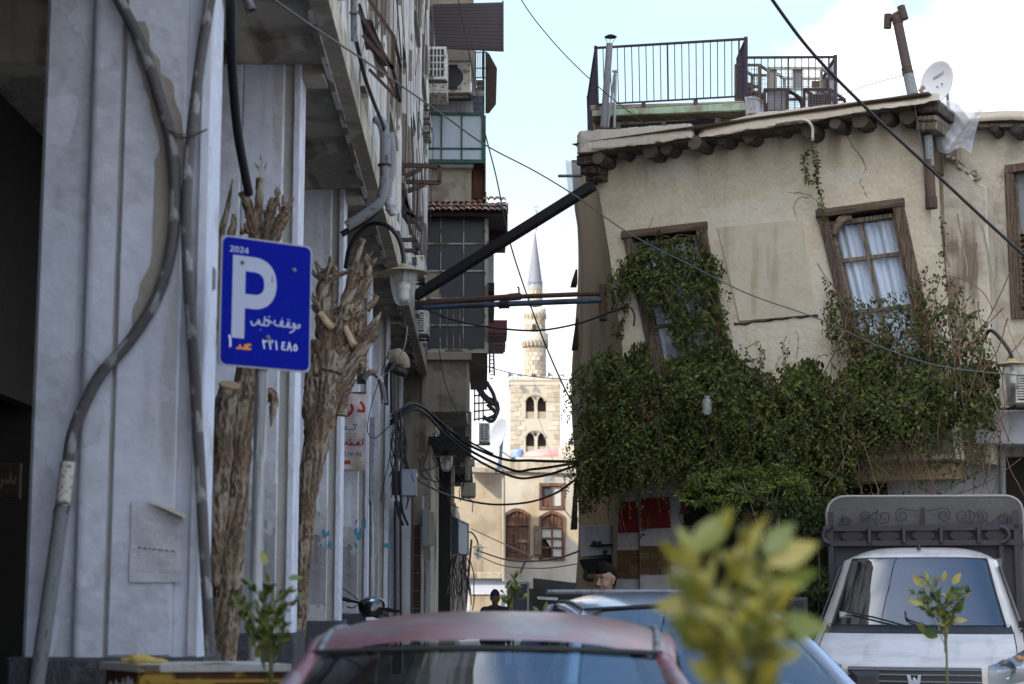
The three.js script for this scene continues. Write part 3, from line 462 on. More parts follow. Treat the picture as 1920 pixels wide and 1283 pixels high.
  part(HOUSE, 'parapet', roll(1082, 1302, yb, yt1), M.rim).material.side = THREE.DoubleSide; part(HOUSE, 'parapet', roll(1311, 1762, yb, yt2), M.rim);
  for (const [a, b] of [[1084, 1220], [1222, 1330], [1332, 1468], [1470, 1600], [1602, 1758]]) part(HOUSE, 'eave_board', HP.px([[a, yb(a) + 2.5], [b, yb(b) + 2.5], [b, yb(b) - 3], [a, yb(a) - 3]], 0.42, 0.36, [], 0.006), M.wood);
  for (const [x, y, r] of [[1122, 292, 12], [1166, 283, 9], [1219, 279, 14], [1249, 274, 12], [1304, 266, 13], [1355, 257, 11], [1405, 251, 14], [1462, 240, 9], [1517, 240, 14], [1566, 227, 10], [1613, 223, 14], [1663, 219, 10], [1702, 216, 14]]) {
    const R = r / 126, p = HP.hit(x, y + 2, rr(0.26, 0.42)).add(V(0, rr(-0.02, 0.01), 0)); const a = p.clone(), b = p.clone().addScaledVector(HP.n, -0.5);
    const lg = part(HOUSE, 'log', taper([b, a.clone().lerp(b, 0.5).add(V(0, 0.01, 0)), a], [R * 0.95, R, R * 0.93], 8, 11, 0.16, x), M.log);
    part(lg, 'log_end', (() => { const g = new THREE.CircleGeometry(R * 0.94, 11); const pp = g.attributes.position; for (let i = 1; i < pp.count; i++) { const k = 0.9 + 0.2 * vn(i % 11, x, 99, 9999, 5); pp.setXY(i, pp.getX(i) * k, pp.getY(i) * k); } g.applyMatrix4(HP.basis()); const o = a.clone().addScaledVector(HP.n, 0.012).sub(HP.o); return g.translate(o.x, o.y, o.z); })(), M.logend);
  }
  // corner beams: left stack and right stack
  for (const [x, y, w, h, o, m] of [[1098, 300, 36, 18, 0.38, M.log], [1104, 318, 34, 16, 0.3, M.log], [1112, 332, 30, 14, 0.2, M.log]]) part(HOUSE, 'corner_beam', metric(HP.px([[x - w / 2, y + h / 2], [x + w / 2, y + h / 2 - 3], [x + w / 2, y - h / 2 - 3], [x - w / 2, y - h / 2]], 0.9, o, [], 0.02)), m);
  for (const [x, y, w, h, o, m] of [[1740, 202, 40, 18, 0.34, M.log], [1738, 222, 36, 10, 0.3, M.woodgrey], [1737, 235, 40, 20, 0.26, M.woodgrey]]) part(HOUSE, 'corner_beam', metric(HP.px([[x - w / 2, y + h / 2], [x + w / 2, y + h / 2 - 2], [x + w / 2, y - h / 2 - 2], [x - w / 2, y - h / 2]], 0.9, o, [], 0.015)), m);
  part(HOUSE, 'side_edge', metric(HP.px([[1727, 245], [1742, 243], [1748, 315], [1736, 318]], 0.5, 0.04)), M.wood);
  const dp = part(HOUSE, 'drainpipe', [rod(HP.hit(1740, 255, 0.1), HP.hit(1744, 312, 0.1), 0.055, 0.055, 14)], M.greypipe); part(dp, 'lower_pipe', rod(HP.hit(1741, 300, 0.1), HP.hit(1747, 388, 0.1), 0.065, 0.065, 14), M.rust); part(dp, 'pipe_end', rod(HP.hit(1746, 370, 0.1), HP.hit(1747, 391, 0.1), 0.075, 0.075, 14), M.rustdark);
  // roof surface and ground storey
  { const a = HP.uv(1090, 285), b = HP.uv(1755, 190); const r = gridSurf(6, 3, (u, v) => HP.at(mix(a[0], b[0], u), mix(a[1], b[1], u) + 0.05, mix(0.3, -6, v))); part(HOUSE, 'roof', metric(r), M.rim); }
  { const a = HP.uv(1150, 860), b = HP.uv(1790, 850); part(HOUSE, 'overhang_floor', metric(HP.poly([[a[0], a[1]], [b[0], b[1]], [b[0], b[1] + 0.2], [a[0], a[1] + 0.2]], 1.4, 0.02)), M.concrete);
    const gy = -HP.o.y; part(HOUSE, 'ground_wall', metric(HP.poly([[a[0] + 0.1, gy], [b[0] + 1.4, gy], [b[0] + 1.4, a[1]], [a[0] + 0.1, a[1]]], 4, -1.15)), M.darkwall);
    part(HOUSE, 'roller_shutter', metric(HP.px([[1262, 985], [1300, 985], [1300, 1190], [1262, 1190]], 0.06, -1.08)), M.greypipe); for (let i = 0; i < 16; i++) part(HOUSE, 'slat', HP.px([[1262, 990 + i * 12], [1298, 990 + i * 12], [1298, 999 + i * 12], [1262, 999 + i * 12]], 0.03, -1.05), M.greybox); }
  // striped piers of the ground storey: white, red, white, brown tile
  const red = mat({ color: col(0.17, 0.01, 0.01), roughness: 0.5 }), wht = M.lightgrey, PO = -0.62;
  const pier = (x0, x1, off, shift) => {
    const P = part(HOUSE, 'pier', metric(HP.px([[x0, 1230], [x1, 1230], [x1, 905], [x0, 905]], 0.4, off - 0.02)), wht);
    part(P, 'red_panel', metric(HP.px([[x0 + 1, 992 + shift], [x1 - 1, 990 + shift], [x1 - 4, 932 + shift], [x0 + 1, 935 + shift]], 0.03, off, [], 0.004)), red);
    let y = 1024 + shift; const rows = [14, 12, 16, 12], pat = [[0, 0.45, 1], [0, 0.3, 0.7, 1], [0, 0.55, 1], [0, 0.35, 0.65, 1]];
    rows.forEach((h, r) => { for (let i = 0; i + 1 < pat[r].length; i++) { const a = mix(x0, x1, pat[r][i]) + 0.5, b = mix(x0, x1, pat[r][i + 1]) - 0.5; part(P, 'tile', metric(HP.px([[a, y + h - 1], [b, y + h - 1], [b, y], [a, y]], 0.03, off + 0.004 + 0.003 * ((i + r) % 3), [], 0.003)), [M.tileA, M.tileB, M.tileC][(i * 2 + r) % 3]); } y += h; });
  };
  [M.tileA, M.tileB, M.tileC] = [[0.12, 0.07, 0.03], [0.15, 0.09, 0.045], [0.1, 0.055, 0.025]].map((c) => mat({ color: col(...c), roughness: 0.6 }));
  pier(1155, 1198, PO - 0.2, 8); pier(1200, 1258, PO, 0);
  part(HOUSE, 'red_strip', HP.px([[1276, 965], [1287, 965], [1287, 908], [1276, 908]], 0.03, PO), red);
  // corner of the ground storey: grey meter housing on brackets
  part(HOUSE, 'corner_wall', metric(HP.px([[1092, 1190], [1140, 1190], [1140, 860], [1092, 860]], 0.5, -1.3)), M.beigedark);
  const bx = part(HOUSE, 'meter_housing', metric(HP.px([[1088, 1045], [1143, 1040], [1143, 984], [1086, 986]], 0.35, -0.7, [], 0.01)), M.lightgrey); part(bx, 'bracket', HP.px([[1086, 1050], [1143, 1044], [1143, 1068], [1100, 1076], [1090, 1062]], 0.3, -0.72), M.black); part(bx, 'outlet_pipe', tube([HP.hit(1100, 1070, -0.7), HP.hit(1098, 1085, -0.68), HP.hit(1112, 1088, -0.68)], 0.03, 16, 8), M.black);
  part(bx, 'shelf', HP.px([[1106, 1026], [1140, 1024], [1140, 1020], [1106, 1022]], 0.2, -0.5), M.black);
  for (const [x, y] of [[1114, 1018], [1124, 1019], [1135, 1036]]) part(bx, 'spotlight', [new THREE.SphereGeometry(0.035, 10, 8).translate(...HP.hit(x, y, -0.5).toArray()), rod(HP.hit(x, y + 1, -0.5), HP.hit(x, y + 6, -0.5), 0.015)], M.black);
}
// ---------- neighbour to the right ----------
const NP = new Plane(HP.at(0, 0, -0.9), HP.n);
const NB = thing('neighbour_house', 'stained pale house at the right edge with a barred wooden window', 'house');
{
  const win = [[1886, 314], [1990, 300], [1990, 590], [1900, 594]];
  part(NB, 'wall', metric(NP.px([[1700, 862], [1704, 300], [1800, 222], [2080, 214], [2080, 850]], 0.4, 0, [[[1902, 590], [1985, 586], [1985, 310], [1892, 320]].map((p) => p)])), M.streak);
  part(NB, 'parapet', gridSurf(30, 10, (u, v) => { const a = v * Math.PI * 1.2 - 0.3; const x = mix(1792, 2080, u); return NP.hit(x, mix(236, 209, 0.5 + 0.5 * Math.sin(a)) + 1.5 * Math.sin(u * 13), 0.3 * Math.cos(a)); }), M.rim);
  part(NB, 'eave_board', NP.px([[1800, 238], [2080, 236], [2080, 231], [1800, 232]], 0.4, 0.22), M.woodgrey);
  for (const [x, y, r] of [[1864, 243, 9], [1906, 243, 12], [1960, 242, 11]]) { const p = NP.hit(x, y, 0.25); const l = part(NB, 'log', taper([p.clone().addScaledVector(NP.n, -0.5), p.clone().addScaledVector(NP.n, -0.2), p], [r / 140, r / 138, r / 145], 6, 10, 0.16, x), M.log); }
  const w = part(NB, 'window', [NP.bar([1884, 317], [1990, 303], 0.1, 0.3, 0.06)], M.wood); part(w, 'frame', NP.bar([1891, 322], [1904, 594], 0.11, 0.3, 0.05, 0.01), M.wood); part(w, 'frame', NP.bar([1897, 590], [1990, 588], 0.09, 0.3, 0.052), M.wood);
  part(w, 'sash', [NP.bar([1904, 340], [1915, 575], 0.05, 0.06, -0.05), NP.bar([1900, 436], [1990, 432], 0.05, 0.06, -0.055)], M.woodgrey); part(w, 'pane', NP.px([[1899, 436], [1990, 432], [1990, 305], [1892, 318]], 0.01, -0.09), M.dirtyglass); part(w, 'backing', NP.px([[1900, 600], [1990, 600], [1990, 300], [1885, 300]], 0.02, -0.3), M.darkbrown);
  for (let i = 0; i < 12; i++) part(w, 'lattice_slat', NP.bar([1908, 450 + i * 11], [1990, 420 + i * 11], 0.03, 0.02, -0.04), M.wood);
  // bulging broken plaster edge and wing wall
  part(NB, 'wing_wall', metric(NP.px([[1742, 870], [1742, 268], [1762, 285], [1792, 300], [1812, 318], [1832, 340], [1850, 350], [1856, 560], [1862, 870]], 0.3, 0.45, [], 0.02)), M.streak);
  for (let i = 0; i < 26; i++) { const t = rnd(), x = mix(1748, 1846, t), y = mix(268, 345, t) + rr(-6, 8); part(NB, 'rubble', (() => { const g = new THREE.DodecahedronGeometry(rr(0.03, 0.07), 0); g.scale(rr(0.8, 1.8), rr(0.5, 1), 1); g.rotateZ(rr(-1, 0.3)); const p = NP.hit(x, y, rr(0.3, 0.5)); return g.translate(p.x, p.y, p.z); })(), pick([M.rim, M.streak, M.concrete])); }
  for (let i = 0; i < 5; i++) part(NB, 'crack', (() => { const x = [1760, 1795, 1842, 1770, 1752][i], y = [380, 400, 420, 520, 330][i]; const pts = []; for (let k = 0; k < 9; k++) pts.push([x + k * 2.4 + rr(-2, 2), y + k * 15]); for (let k = 8; k >= 0; k--) pts.push([pts[k][0] + rr(1.5, 3.4), pts[k][1]]); return NP.px(pts, 0.02, 0.462); })(), M.concrete);
  part(NB, 'ledge', metric(NP.px([[1826, 832], [2080, 836], [2080, 764], [1836, 772]], 1.2, 0.55, [], 0.01)), M.lightgrey);
  part(NB, 'ground_wall', metric(NP.px([[1650, 1300], [2090, 1300], [2090, 840], [1650, 840]], 0.3, -0.9)), M.darkwall);
  part(NB, 'pale_wall', metric(NP.px([[1664, 1100], [1876, 1100], [1876, 850], [1800, 842], [1790, 868], [1664, 872]], 0.1, 0.05, [], 0.01)), M.lightgrey);
  part(NB, 'lintel', metric(NP.px([[1680, 862], [1832, 850], [1832, 822], [1690, 828]], 0.6, 0.1, [], 0.015)), M.concrete);
  part(NB, 'post', rod(NP.hit(1882, 1200, 0.2), NP.hit(1880, 836, 0.2), 0.04, 0.04, 10), M.greypipe);
}
// torn plastic sheet draped over the neighbour's broken corner
single('plastic_sheet', (() => { const f = (u, v) => { const x = mix(1745, 1845, u) + 10 * Math.sin(v * 5) * (1 - u), y = mix(mix(180, 200, u), mix(275, 285, Math.sqrt(u)), v) + 14 * Math.sin(u * 9 + v * 4) * 0.5; return NP.hit(x - 8 * v * u * 3, y, 0.75 + 0.16 * Math.sin(u * 9 + v * 4) + 0.1 * Math.sin(u * 5 - v * 8) + 0.035 * Math.sin(u * 23 + v * 11) + 0.02 * Math.sin(u * 11 - v * 31)); }; return gridSurf(60, 40, f); })(), M.plastic, 'crumpled clear plastic sheet hanging over the broken corner of the right house', 'plastic sheet');
single('roof_sheet', gridSurf(40, 14, (u, v) => { const x = mix(1600, 1732, u), k = Math.sin(Math.PI * Math.min(1, u * 1.15)); return HP.hit(x, mix(196 - 12 * u, 176 - 10 * k + 8 * (1 - u), v) + 2 * Math.sin(u * 17), -0.4 - v * 1.2 + 0.08 * Math.sin(u * 25 + v * 6)); }), M.plastic, 'low hump of plastic sheeting on the roof behind the chimney pipe', 'plastic sheet');
// ---------- minaret ----------
{
  const D = 130, px = (x, y) => W(x, y, D), sc = 1 / 24.3;
  const MIN = thing('minaret', 'pale stone minaret with a grey conical cap beyond the end of the lane', 'minaret');
  const tones = [[0.31, 0.28, 0.23], [0.27, 0.235, 0.185], [0.345, 0.315, 0.27], [0.225, 0.19, 0.145], [0.285, 0.25, 0.2]].map((c) => mat({ color: col(...c), roughness: 0.9 }));
  const yv = (y) => px(1003, y).y, cx = px(1003, 600).x, cz = -D - 2;
  const HW = 46.5 * sc;
  const arch = (x, w, yb, ys, yt) => { const pts = []; for (let i = 0; i <= 10; i++) { const a = Math.PI * (1 - i / 10); pts.push([x + Math.cos(a) * w, ys + Math.sin(a) * (yt - ys) * (1 + 0.12 * Math.sin(a * 2) * 0)]); } return [[x - w, yb], ...pts, [x + w, yb]]; };
  const MP = new Plane(V(cx, 0, cz + HW), V(0, 0, 1));
  // square tower: front with two pairs of arched openings
  const y1 = yv(714), y0 = 6, holes = [], fr = [];
  for (const [a, b, c] of [[785, 757, 752 - 0], [850, 825, 820]]) for (const x of [-10, 12]) holes.push(arch(x * sc + 0.02, 8 * sc, yv(a), yv(b), yv(c) + 0.35));
  const tw = part(MIN, 'tower', metric(join([MP.poly([[-HW, y0], [HW, y0], [HW, y1], [-HW, y1]], 0.8, 0, holes), B3(cx - HW, cx + HW, y0, y1, cz + HW - 1.2, cz - HW)])), tones[0]);
  for (const h of holes) { const o = part(tw, 'opening', MP.poly(h.map((p) => [p[0], p[1]]), 0.1, -0.7), M.darkbrown); const x0 = h[0][0], x1 = h[h.length - 1][0], yy = h[0][1]; part(o, 'rail', MP.poly([[x0, yy], [x1, yy], [x1, yy + 0.55], [x0, yy + 0.55]], 0.08, -0.15), tones[3]); }
  for (const [yb, ys, yt, r] of [[760, 752, 738, 20], [830, 820, 805, 20]]) { const o = [], i = []; for (let k = 0; k <= 20; k++) { const a = Math.PI * k / 20; o.push([Math.cos(a) * r * sc, yv(ys) + Math.sin(a) * (yv(yt) - yv(ys))]); i.push([Math.cos(a) * (r - 3.4) * sc, yv(ys) + Math.sin(a) * (yv(yt + 3.5) - yv(ys))]); } part(tw, 'arch_band', MP.poly([...o, ...i.reverse()], 0.4, 0.1), tones[1]); }
  part(tw, 'roundel', (() => { const g = new THREE.CylinderGeometry(2.6 * sc, 2.6 * sc, 0.1, 16); g.rotateX(Math.PI / 2); return g.translate(cx, yv(746), cz + HW + 0.02); })(), M.darkbrown);
  part(tw, 'star_opening', (() => { const s = []; for (let k = 0; k < 12; k++) { const r = (k % 2 ? 2.6 : 5) * sc, a = k * Math.PI / 6 + Math.PI / 2; s.push([Math.cos(a) * r, yv(814) + Math.sin(a) * r]); } return MP.poly(s, 0.06, 0.03); })(), M.dark);
  // ashlar facing, each course its own stones
  const byT = tones.map(() => []);
  for (let y = y0 + 4; y < y1 - 0.1; y += 0.36) { let x = -HW + (Math.round(y / 0.36) % 2 ? 0 : 0.3); while (x < HW - 0.1) { const w = Math.min(rr(0.45, 0.75), HW - x), xm = x + w / 2, ym = y + 0.17; const inH = holes.some((h) => xm > h[0][0] - 0.3 && xm < h[h.length - 1][0] + 0.3 && ym > h[0][1] - 0.2 && ym < yv(738)) ; if (!inH && !(Math.abs(xm) < 1 && ym > yv(855))) byT[Math.floor(rnd() * 5)].push(B3(cx + x + 0.012, cx + x + w - 0.012, y + 0.012, y + 0.348, cz + HW + 0.03 + rr(0, 0.012), cz + HW - 0.05)); x += w; } }
  byT.forEach((g, i) => { if (!g.length) return; const m = part(tw, 'stone', metric(join(g)), tones[i]); m.userData.kind = 'stuff'; });
  part(MIN, 'cornice', metric(join([B3(cx - 49 * sc, cx + 49 * sc, yv(715), yv(707), cz + 49 * sc, cz - 49 * sc, 0.05), B3(cx - 47.6 * sc, cx + 47.6 * sc, yv(722), yv(715), cz + 47.6 * sc, cz - 47.6 * sc)])), tones[2]);
  const cyl = (r0, r1, ya, yb, m, nm, seg = 16) => { const g = new THREE.CylinderGeometry(r1 * sc, r0 * sc, yv(yb) - yv(ya), seg); g.translate(cx + 0.04, (yv(ya) + yv(yb)) / 2, cz); return part(MIN, nm, g, m); };
  const shf = cyl(19.8, 19.5, 707, 645, tones[0], 'shaft'); const shf2 = cyl(18.6, 18.3, 622, 590, tones[2], 'shaft'), shf3 = cyl(13.6, 13, 566, 524, tones[0], 'shaft');
  const ring = (par, r, ya, yb) => { const bt = tones.map(() => []); for (let y = yb; y > ya; y -= 8.5) for (let k = 0; k < 14; k++) { const g = new THREE.BoxGeometry(r * sc * 0.43, 0.33, 0.12), a = (k + (Math.round(y / 8.5) % 2) * 0.5) / 14 * Math.PI * 2; g.translate(0, 0, r * sc - 0.02); g.rotateY(a); g.translate(cx + 0.04, yv(y - 4), cz); bt[Math.floor(rnd() * 5)].push(g); } bt.forEach((g, i) => { if (g.length) part(par, 'stone', metric(join(g)), tones[i]).userData.kind = 'stuff'; }); };
  ring(shf, 19.6, 650, 706); ring(shf2, 18.5, 594, 620); ring(shf3, 13.3, 530, 562);
  const gal = part(MIN, 'gallery', lathe([[0, yv(646)], [20 * sc, yv(646)], [22 * sc, yv(640)], [24.5 * sc, yv(636)], [25 * sc, yv(634)], [25 * sc, yv(620)], [24 * sc, yv(619)], [0, yv(621)]], 16).translate(cx + 0.04, 0, cz), tones[2]);
  for (let k = 0; k < 20; k++) { const g = new THREE.BoxGeometry(0.16, 0.5, 0.2); g.translate(0, yv(639), 22.6 * sc); g.rotateY(k * Math.PI / 10); part(gal, 'corbel', g.translate(cx + 0.04, 0, cz), tones[3]); }
  const g2 = part(MIN, 'gallery', lathe([[0, yv(592)], [18.6 * sc, yv(592)], [20 * sc, yv(586)], [20.6 * sc, yv(582)], [20.6 * sc, yv(572)], [0, yv(571)]], 16).translate(cx + 0.04, 0, cz), tones[2]);
  for (let k = 0; k < 16; k++) { const g = new THREE.BoxGeometry(0.14, 0.34, 0.16); g.translate(0, yv(586.5), 19.6 * sc); g.rotateY(k * Math.PI / 8); part(g2, 'corbel', g.translate(cx + 0.04, 0, cz), tones[3]); }
  for (const [x, ya, yb, w, r] of [[1002, 619, 604, 4, 18.4], [1001, 706, 698, 4.5, 19.6], [1003, 572, 563, 3, 13.4]]) { const g = arch(0, w * sc, yv(ya), yv(yb + 3), yv(yb)); part(MIN, 'doorway', new Plane(V(cx + (x - 1003) * sc, 0, cz + r * sc + 0.14), V(0, 0, 1)).poly(g, 0.1), M.dark); }
  for (let k = 0; k < 10; k++) { const g = new THREE.BoxGeometry(0.18, 0.4, 0.1); g.translate(0, yv(530), 13.4 * sc); g.rotateY((k + 0.5) * Math.PI / 5); part(MIN, 'vent_hole', g.translate(cx + 0.04, 0, cz), M.greybox); }
  part(MIN, 'cap', lathe([[13 * sc, yv(526)], [14.6 * sc, yv(525)], [14.6 * sc, yv(521)], [13.4 * sc, yv(518)], [9 * sc, yv(485)], [4.8 * sc, yv(455)], [1.5 * sc, yv(430)], [0.9 * sc, yv(426)]], 16).translate(cx + 0.04, 0, cz), mat({ color: col(0.12, 0.13, 0.165), roughness: 0.7 }));
  const fin = part(MIN, 'finial', [rod(px(1005, 432), px(1005.5, 396), 0.07), new THREE.SphereGeometry(0.14, 10, 8).translate(...px(1005, 420).toArray()), new THREE.SphereGeometry(0.1, 10, 8).translate(...px(1005, 410).toArray())], M.greybox); part(fin, 'crescent', new THREE.TorusGeometry(0.15, 0.035, 6, 20, 5.6).translate(...px(1006, 391).toArray()), M.greybox);
  for (const [x, d] of [[962, -1], [970, 1], [1036, -1], [1049, 1]]) { const p = W(x, 706, D - 1); const hn = part(MIN, 'loudspeaker', [lathe([[0.05, 0], [0.08, 0.15], [0.17, 0.3], [0.26, 0.36], [0.24, 0.36], [0.05, 0.1]], 12).rotateZ(d * -1.4).translate(p.x, p.y + 0.1, p.z), rod(p.clone().add(V(0, -0.35, 0)), p.clone().add(V(0, 0.1, 0)), 0.03)], M.greybox); }
}
// ---------- house across the end of the lane ----------
{
  const D = 60, FP = new Plane(V(0, 0, -D), V(0, 0, 1));
  const H = thing('far_house', 'old plaster house with brown shutters closing off the end of the lane', 'house');
  const wins = [[946, 992, 955, 1046], [1013, 1058, 960, 1048], [1013, 1056, 908, 952]];
  const ap = (w, a) => { const [x0, x1, y0, y1] = w, p = [[x0, y1], [x1, y1], [x1, y0 + a]]; for (let i = 1; i < 8; i++) { const t = i / 8; p.push([mix(x1, x0, t), y0 + a - a * Math.sin(Math.PI * t)]); } p.push([x0, y0 + a]); return p; };
  const ho = [ap(wins[0], 10), ap(wins[1], 10), ap(wins[2], 0)].map((h) => h.slice().reverse());
  part(H, 'wall', metric(FP.px([[935, 1100], [1190, 1130], [1190, 860], [1100, 862], [1075, 856], [935, 858]], 0.5, 0, ho)), M.farwall);
  part(H, 'cornice', metric(FP.px([[935, 884], [1084, 890], [1084, 866], [935, 862]], 0.3, 0.15, [], 0.03)), M.concrete); part(H, 'parapet', metric(FP.px([[1048, 858], [1090, 858], [1090, 830], [1078, 826], [1048, 840]], 0.5, -0.6)), M.farwall);
  part(H, 'core', metric(FP.px([[935, 1180], [1190, 1180], [1190, 862], [935, 862]], 6, -0.6)), M.fartan);
  wins.forEach((w, i) => {
    const [x0, x1, y0, y1] = w, f = part(H, 'window', [FP.px(ap([x0 - 2, x1 + 2, y0 - 2, y1 + 3], i < 2 ? 11 : 0), 0.14, 0.05, [ap([x0 + 3, x1 - 3, y0 + 4, y1 - 2], i < 2 ? 9 : 0).reverse()])], M.woodold);
    const xm = (x0 + x1) / 2; part(f, 'mullion', FP.bar([xm, y0 + 4], [xm, y1 - 2], 0.06, 0.08, 0.02), M.woodold); part(f, 'backing', FP.px([[x0, y1], [x1, y1], [x1, y0], [x0, y0]], 0.05, -0.2), M.darkbrown);
    if (i < 2) { part(f, 'transom', FP.bar([x0 + 2, y0 + 29], [x1 - 2, y0 + 29], 0.07, 0.08, 0.022), M.woodold); for (let k = 0; k < 7; k++) for (const [a, b] of [[x0 + 4, xm - 1], [xm + 1, x1 - 4]]) part(f, 'slat', FP.bar([a, y0 + 7 + k * 3.1], [b, y0 + 7 + k * 3.1], 0.045, 0.05, -0.02), M.woodold); }
    if (i === 0) { for (let k = 0; k < 16; k++) part(f, 'slat', FP.bar([x0 + 4, y0 + 34 + k * 3.5], [xm - 1.5, y0 + 34 + k * 3.5 + rr(-0.5, 0.5)], 0.045, 0.05, -0.02), M.woodold); part(f, 'shutter_panel', FP.px([[xm + 2, y1 - 3], [x1 - 4, y1 - 3], [x1 - 4, y0 + 32], [xm + 2, y0 + 32]], 0.05, -0.03), M.woodold); part(f, 'shutter_rail', FP.bar([xm + 1, y0 + 60], [x1 - 3, y0 + 60], 0.1, 0.05, 0), M.woodgrey); }
    if (i === 1) { const ps = [[xm - 19, xm - 2, y0 + 32, y0 + 48], [xm + 1, x1 - 5, y0 + 32, y0 + 48], [xm + 1, x1 - 5, y0 + 52, y0 + 66], [xm + 1, x1 - 5, y0 + 69, y1 - 4]]; for (const [a, b, c, d] of ps) part(f, 'pane', FP.px([[a, d], [b, d], [b, c], [a, c]], 0.02, -0.05), M.paleglass ??= mat({ color: col(0.36, 0.36, 0.34), roughness: 0.3 })); part(f, 'pane', FP.px([[xm - 12, y0 + 52], [xm - 2, y0 + 52], [xm - 2, y0 + 68]], 0.02, -0.05), M.paleglass); for (const y of [50, 67]) part(f, 'glazing_bar', FP.bar([x0 + 3, y0 + y], [x1 - 3, y0 + y], 0.05, 0.06, 0), M.woodold); const sh = part(f, 'open_shutter', FP.px([[1001, 1044], [1016, 1044], [1016, 988], [1001, 985]], 0.05, 0.12), M.woodold); for (let k = 0; k < 14; k++) part(sh, 'slat', FP.bar([1003, 991 + k * 3.6], [1014, 991 + k * 3.6], 0.045, 0.03, 0.15), M.woodgrey); }
    if (i === 2) { part(f, 'pane', FP.px([[xm + 1, y1 - 3], [x1 - 4, y1 - 3], [x1 - 4, y0 + 5], [xm + 1, y0 + 5]], 0.02, -0.05), M.paleglass); part(f, 'board', FP.px([[x0 + 3, y1 - 3], [xm - 1, y1 - 3], [xm - 1, y0 + 22], [x0 + 3, y0 + 22]], 0.02, -0.05), M.woodold); part(f, 'pane', FP.px([[x0 + 3, y0 + 21], [xm - 1, y0 + 21], [xm - 1, y0 + 5], [x0 + 3, y0 + 5]], 0.02, -0.05), M.darkpane); }
  });
  part(H, 'patch', FP.px([[1018, 908], [1040, 908], [1040, 897], [1036, 892], [1026, 891], [1019, 898]], 0.03, 0.02), M.greypipe);
  for (const [pts, m] of [[[[975, 1076], [979, 1066], [984, 1055], [990, 1050], [999, 1043]], M.woodold]]) part(H, 'iron_bracket', tube(pts.map((p) => FP.hit(p[0], p[1], 0.25)), 0.045, 16, 6), m);
  const can = part(H, 'canopy', metric(FP.px([[1000, 1084], [1190, 1106], [1190, 1128], [1000, 1104]], 0.4, 1.2, [], 0.02)), M.dark); part(H, 'lower_wall', metric(FP.px([[935, 1180], [1190, 1180], [1190, 1112], [1000, 1104], [935, 1100]], 0.3, 0.35)), M.darkwall); part(H, 'awning_frame', FP.px([[1008, 1124], [1046, 1126], [1046, 1121], [1008, 1119]], 0.2, 1.0), M.lightgrey);
  const T = thing('side_house', 'tan walled house with a pale blue ground floor left of the shuttered windows', 'house'); const D2 = 52, F2 = new Plane(V(0, 0, -D2), V(0, 0, 1));
  part(T, 'wall', metric(F2.px([[820, 1085], [944, 1085], [944, 935], [820, 933]], 7, 0)), M.fartan); part(T, 'upper_wall', metric(F2.px([[820, 935], [940, 935], [940, 868], [820, 866]], 6, -0.6)), M.farwall); part(T, 'ledge', metric(F2.px([[820, 1086], [947, 1086], [947, 1074], [820, 1072]], 0.6, 0.1, [], 0.02)), M.concrete); part(T, 'slab', metric(F2.px([[880, 886], [942, 888], [942, 876], [880, 874]], 0.8, 0.3, [], 0.02)), M.concrete);
  part(T, 'ground_floor', metric(F2.px([[820, 1185], [950, 1185], [950, 1086], [820, 1086]], 6, -0.1)), mat({ color: col(0.38, 0.4, 0.48), roughness: 0.8 })); const dr = part(T, 'door', metric(F2.px([[880, 1185], [940, 1185], [940, 1114], [880, 1114]], 0.1, 0)), M.fartan); part(dr, 'door_frame', F2.bar([878, 1113], [942, 1113], 0.06, 0.1, 0.05), M.lightgrey); part(T, 'downpipe', rod(F2.hit(944, 880, 0.1), F2.hit(945, 1090, 0.1), 0.05, 0.05, 8), M.concrete);
  const K = thing('standing_board', 'dark framed board standing open at the end of the lane', 'board'); const F3 = new Plane(V(0, 0, -44), V(0, 0, 1)); part(K, 'panel', F3.px([[956, 1190], [989, 1190], [989, 1095], [956, 1097]], 0.06, 0), M.greybox).material = M.darkpane; part(K, 'frame', [F3.bar([954, 1094], [992, 1093], 0.05, 0.1, 0.03), F3.bar([990, 1190], [990, 1094], 0.05, 0.1, 0.03), F3.bar([955, 1190], [955, 1095], 0.05, 0.1, 0.03)], M.greypipe);
  const tk = single('water_tank', (() => { const p = W(1026, 858, 64); return lathe([[0, 0], [0.85, 0], [0.95, 0.1], [0.95, 0.22], [0.8, 0.34], [0.5, 0.42], [0.3, 0.46], [0, 0.47]], 24).scale(1, 1, 0.8).translate(p.x, p.y - 0.15, p.z); })(), mat({ color: col(0.5, 0.16, 0.15), roughness: 0.5 }), 'squat pink water tank on the roof in front of the minaret', 'water tank');
  single('roof_barrel', (() => { const p = W(971, 862, 64); return lathe([[0, 0], [0.22, 0], [0.23, 0.06], [0.22, 0.1], [0.23, 0.25], [0.22, 0.3], [0.2, 0.38], [0, 0.4]], 16).translate(p.x, p.y, p.z); })(), mat({ color: col(0.12, 0.2, 0.42), roughness: 0.5 }), 'small blue barrel on the roof left of the pink tank', 'barrel');
}
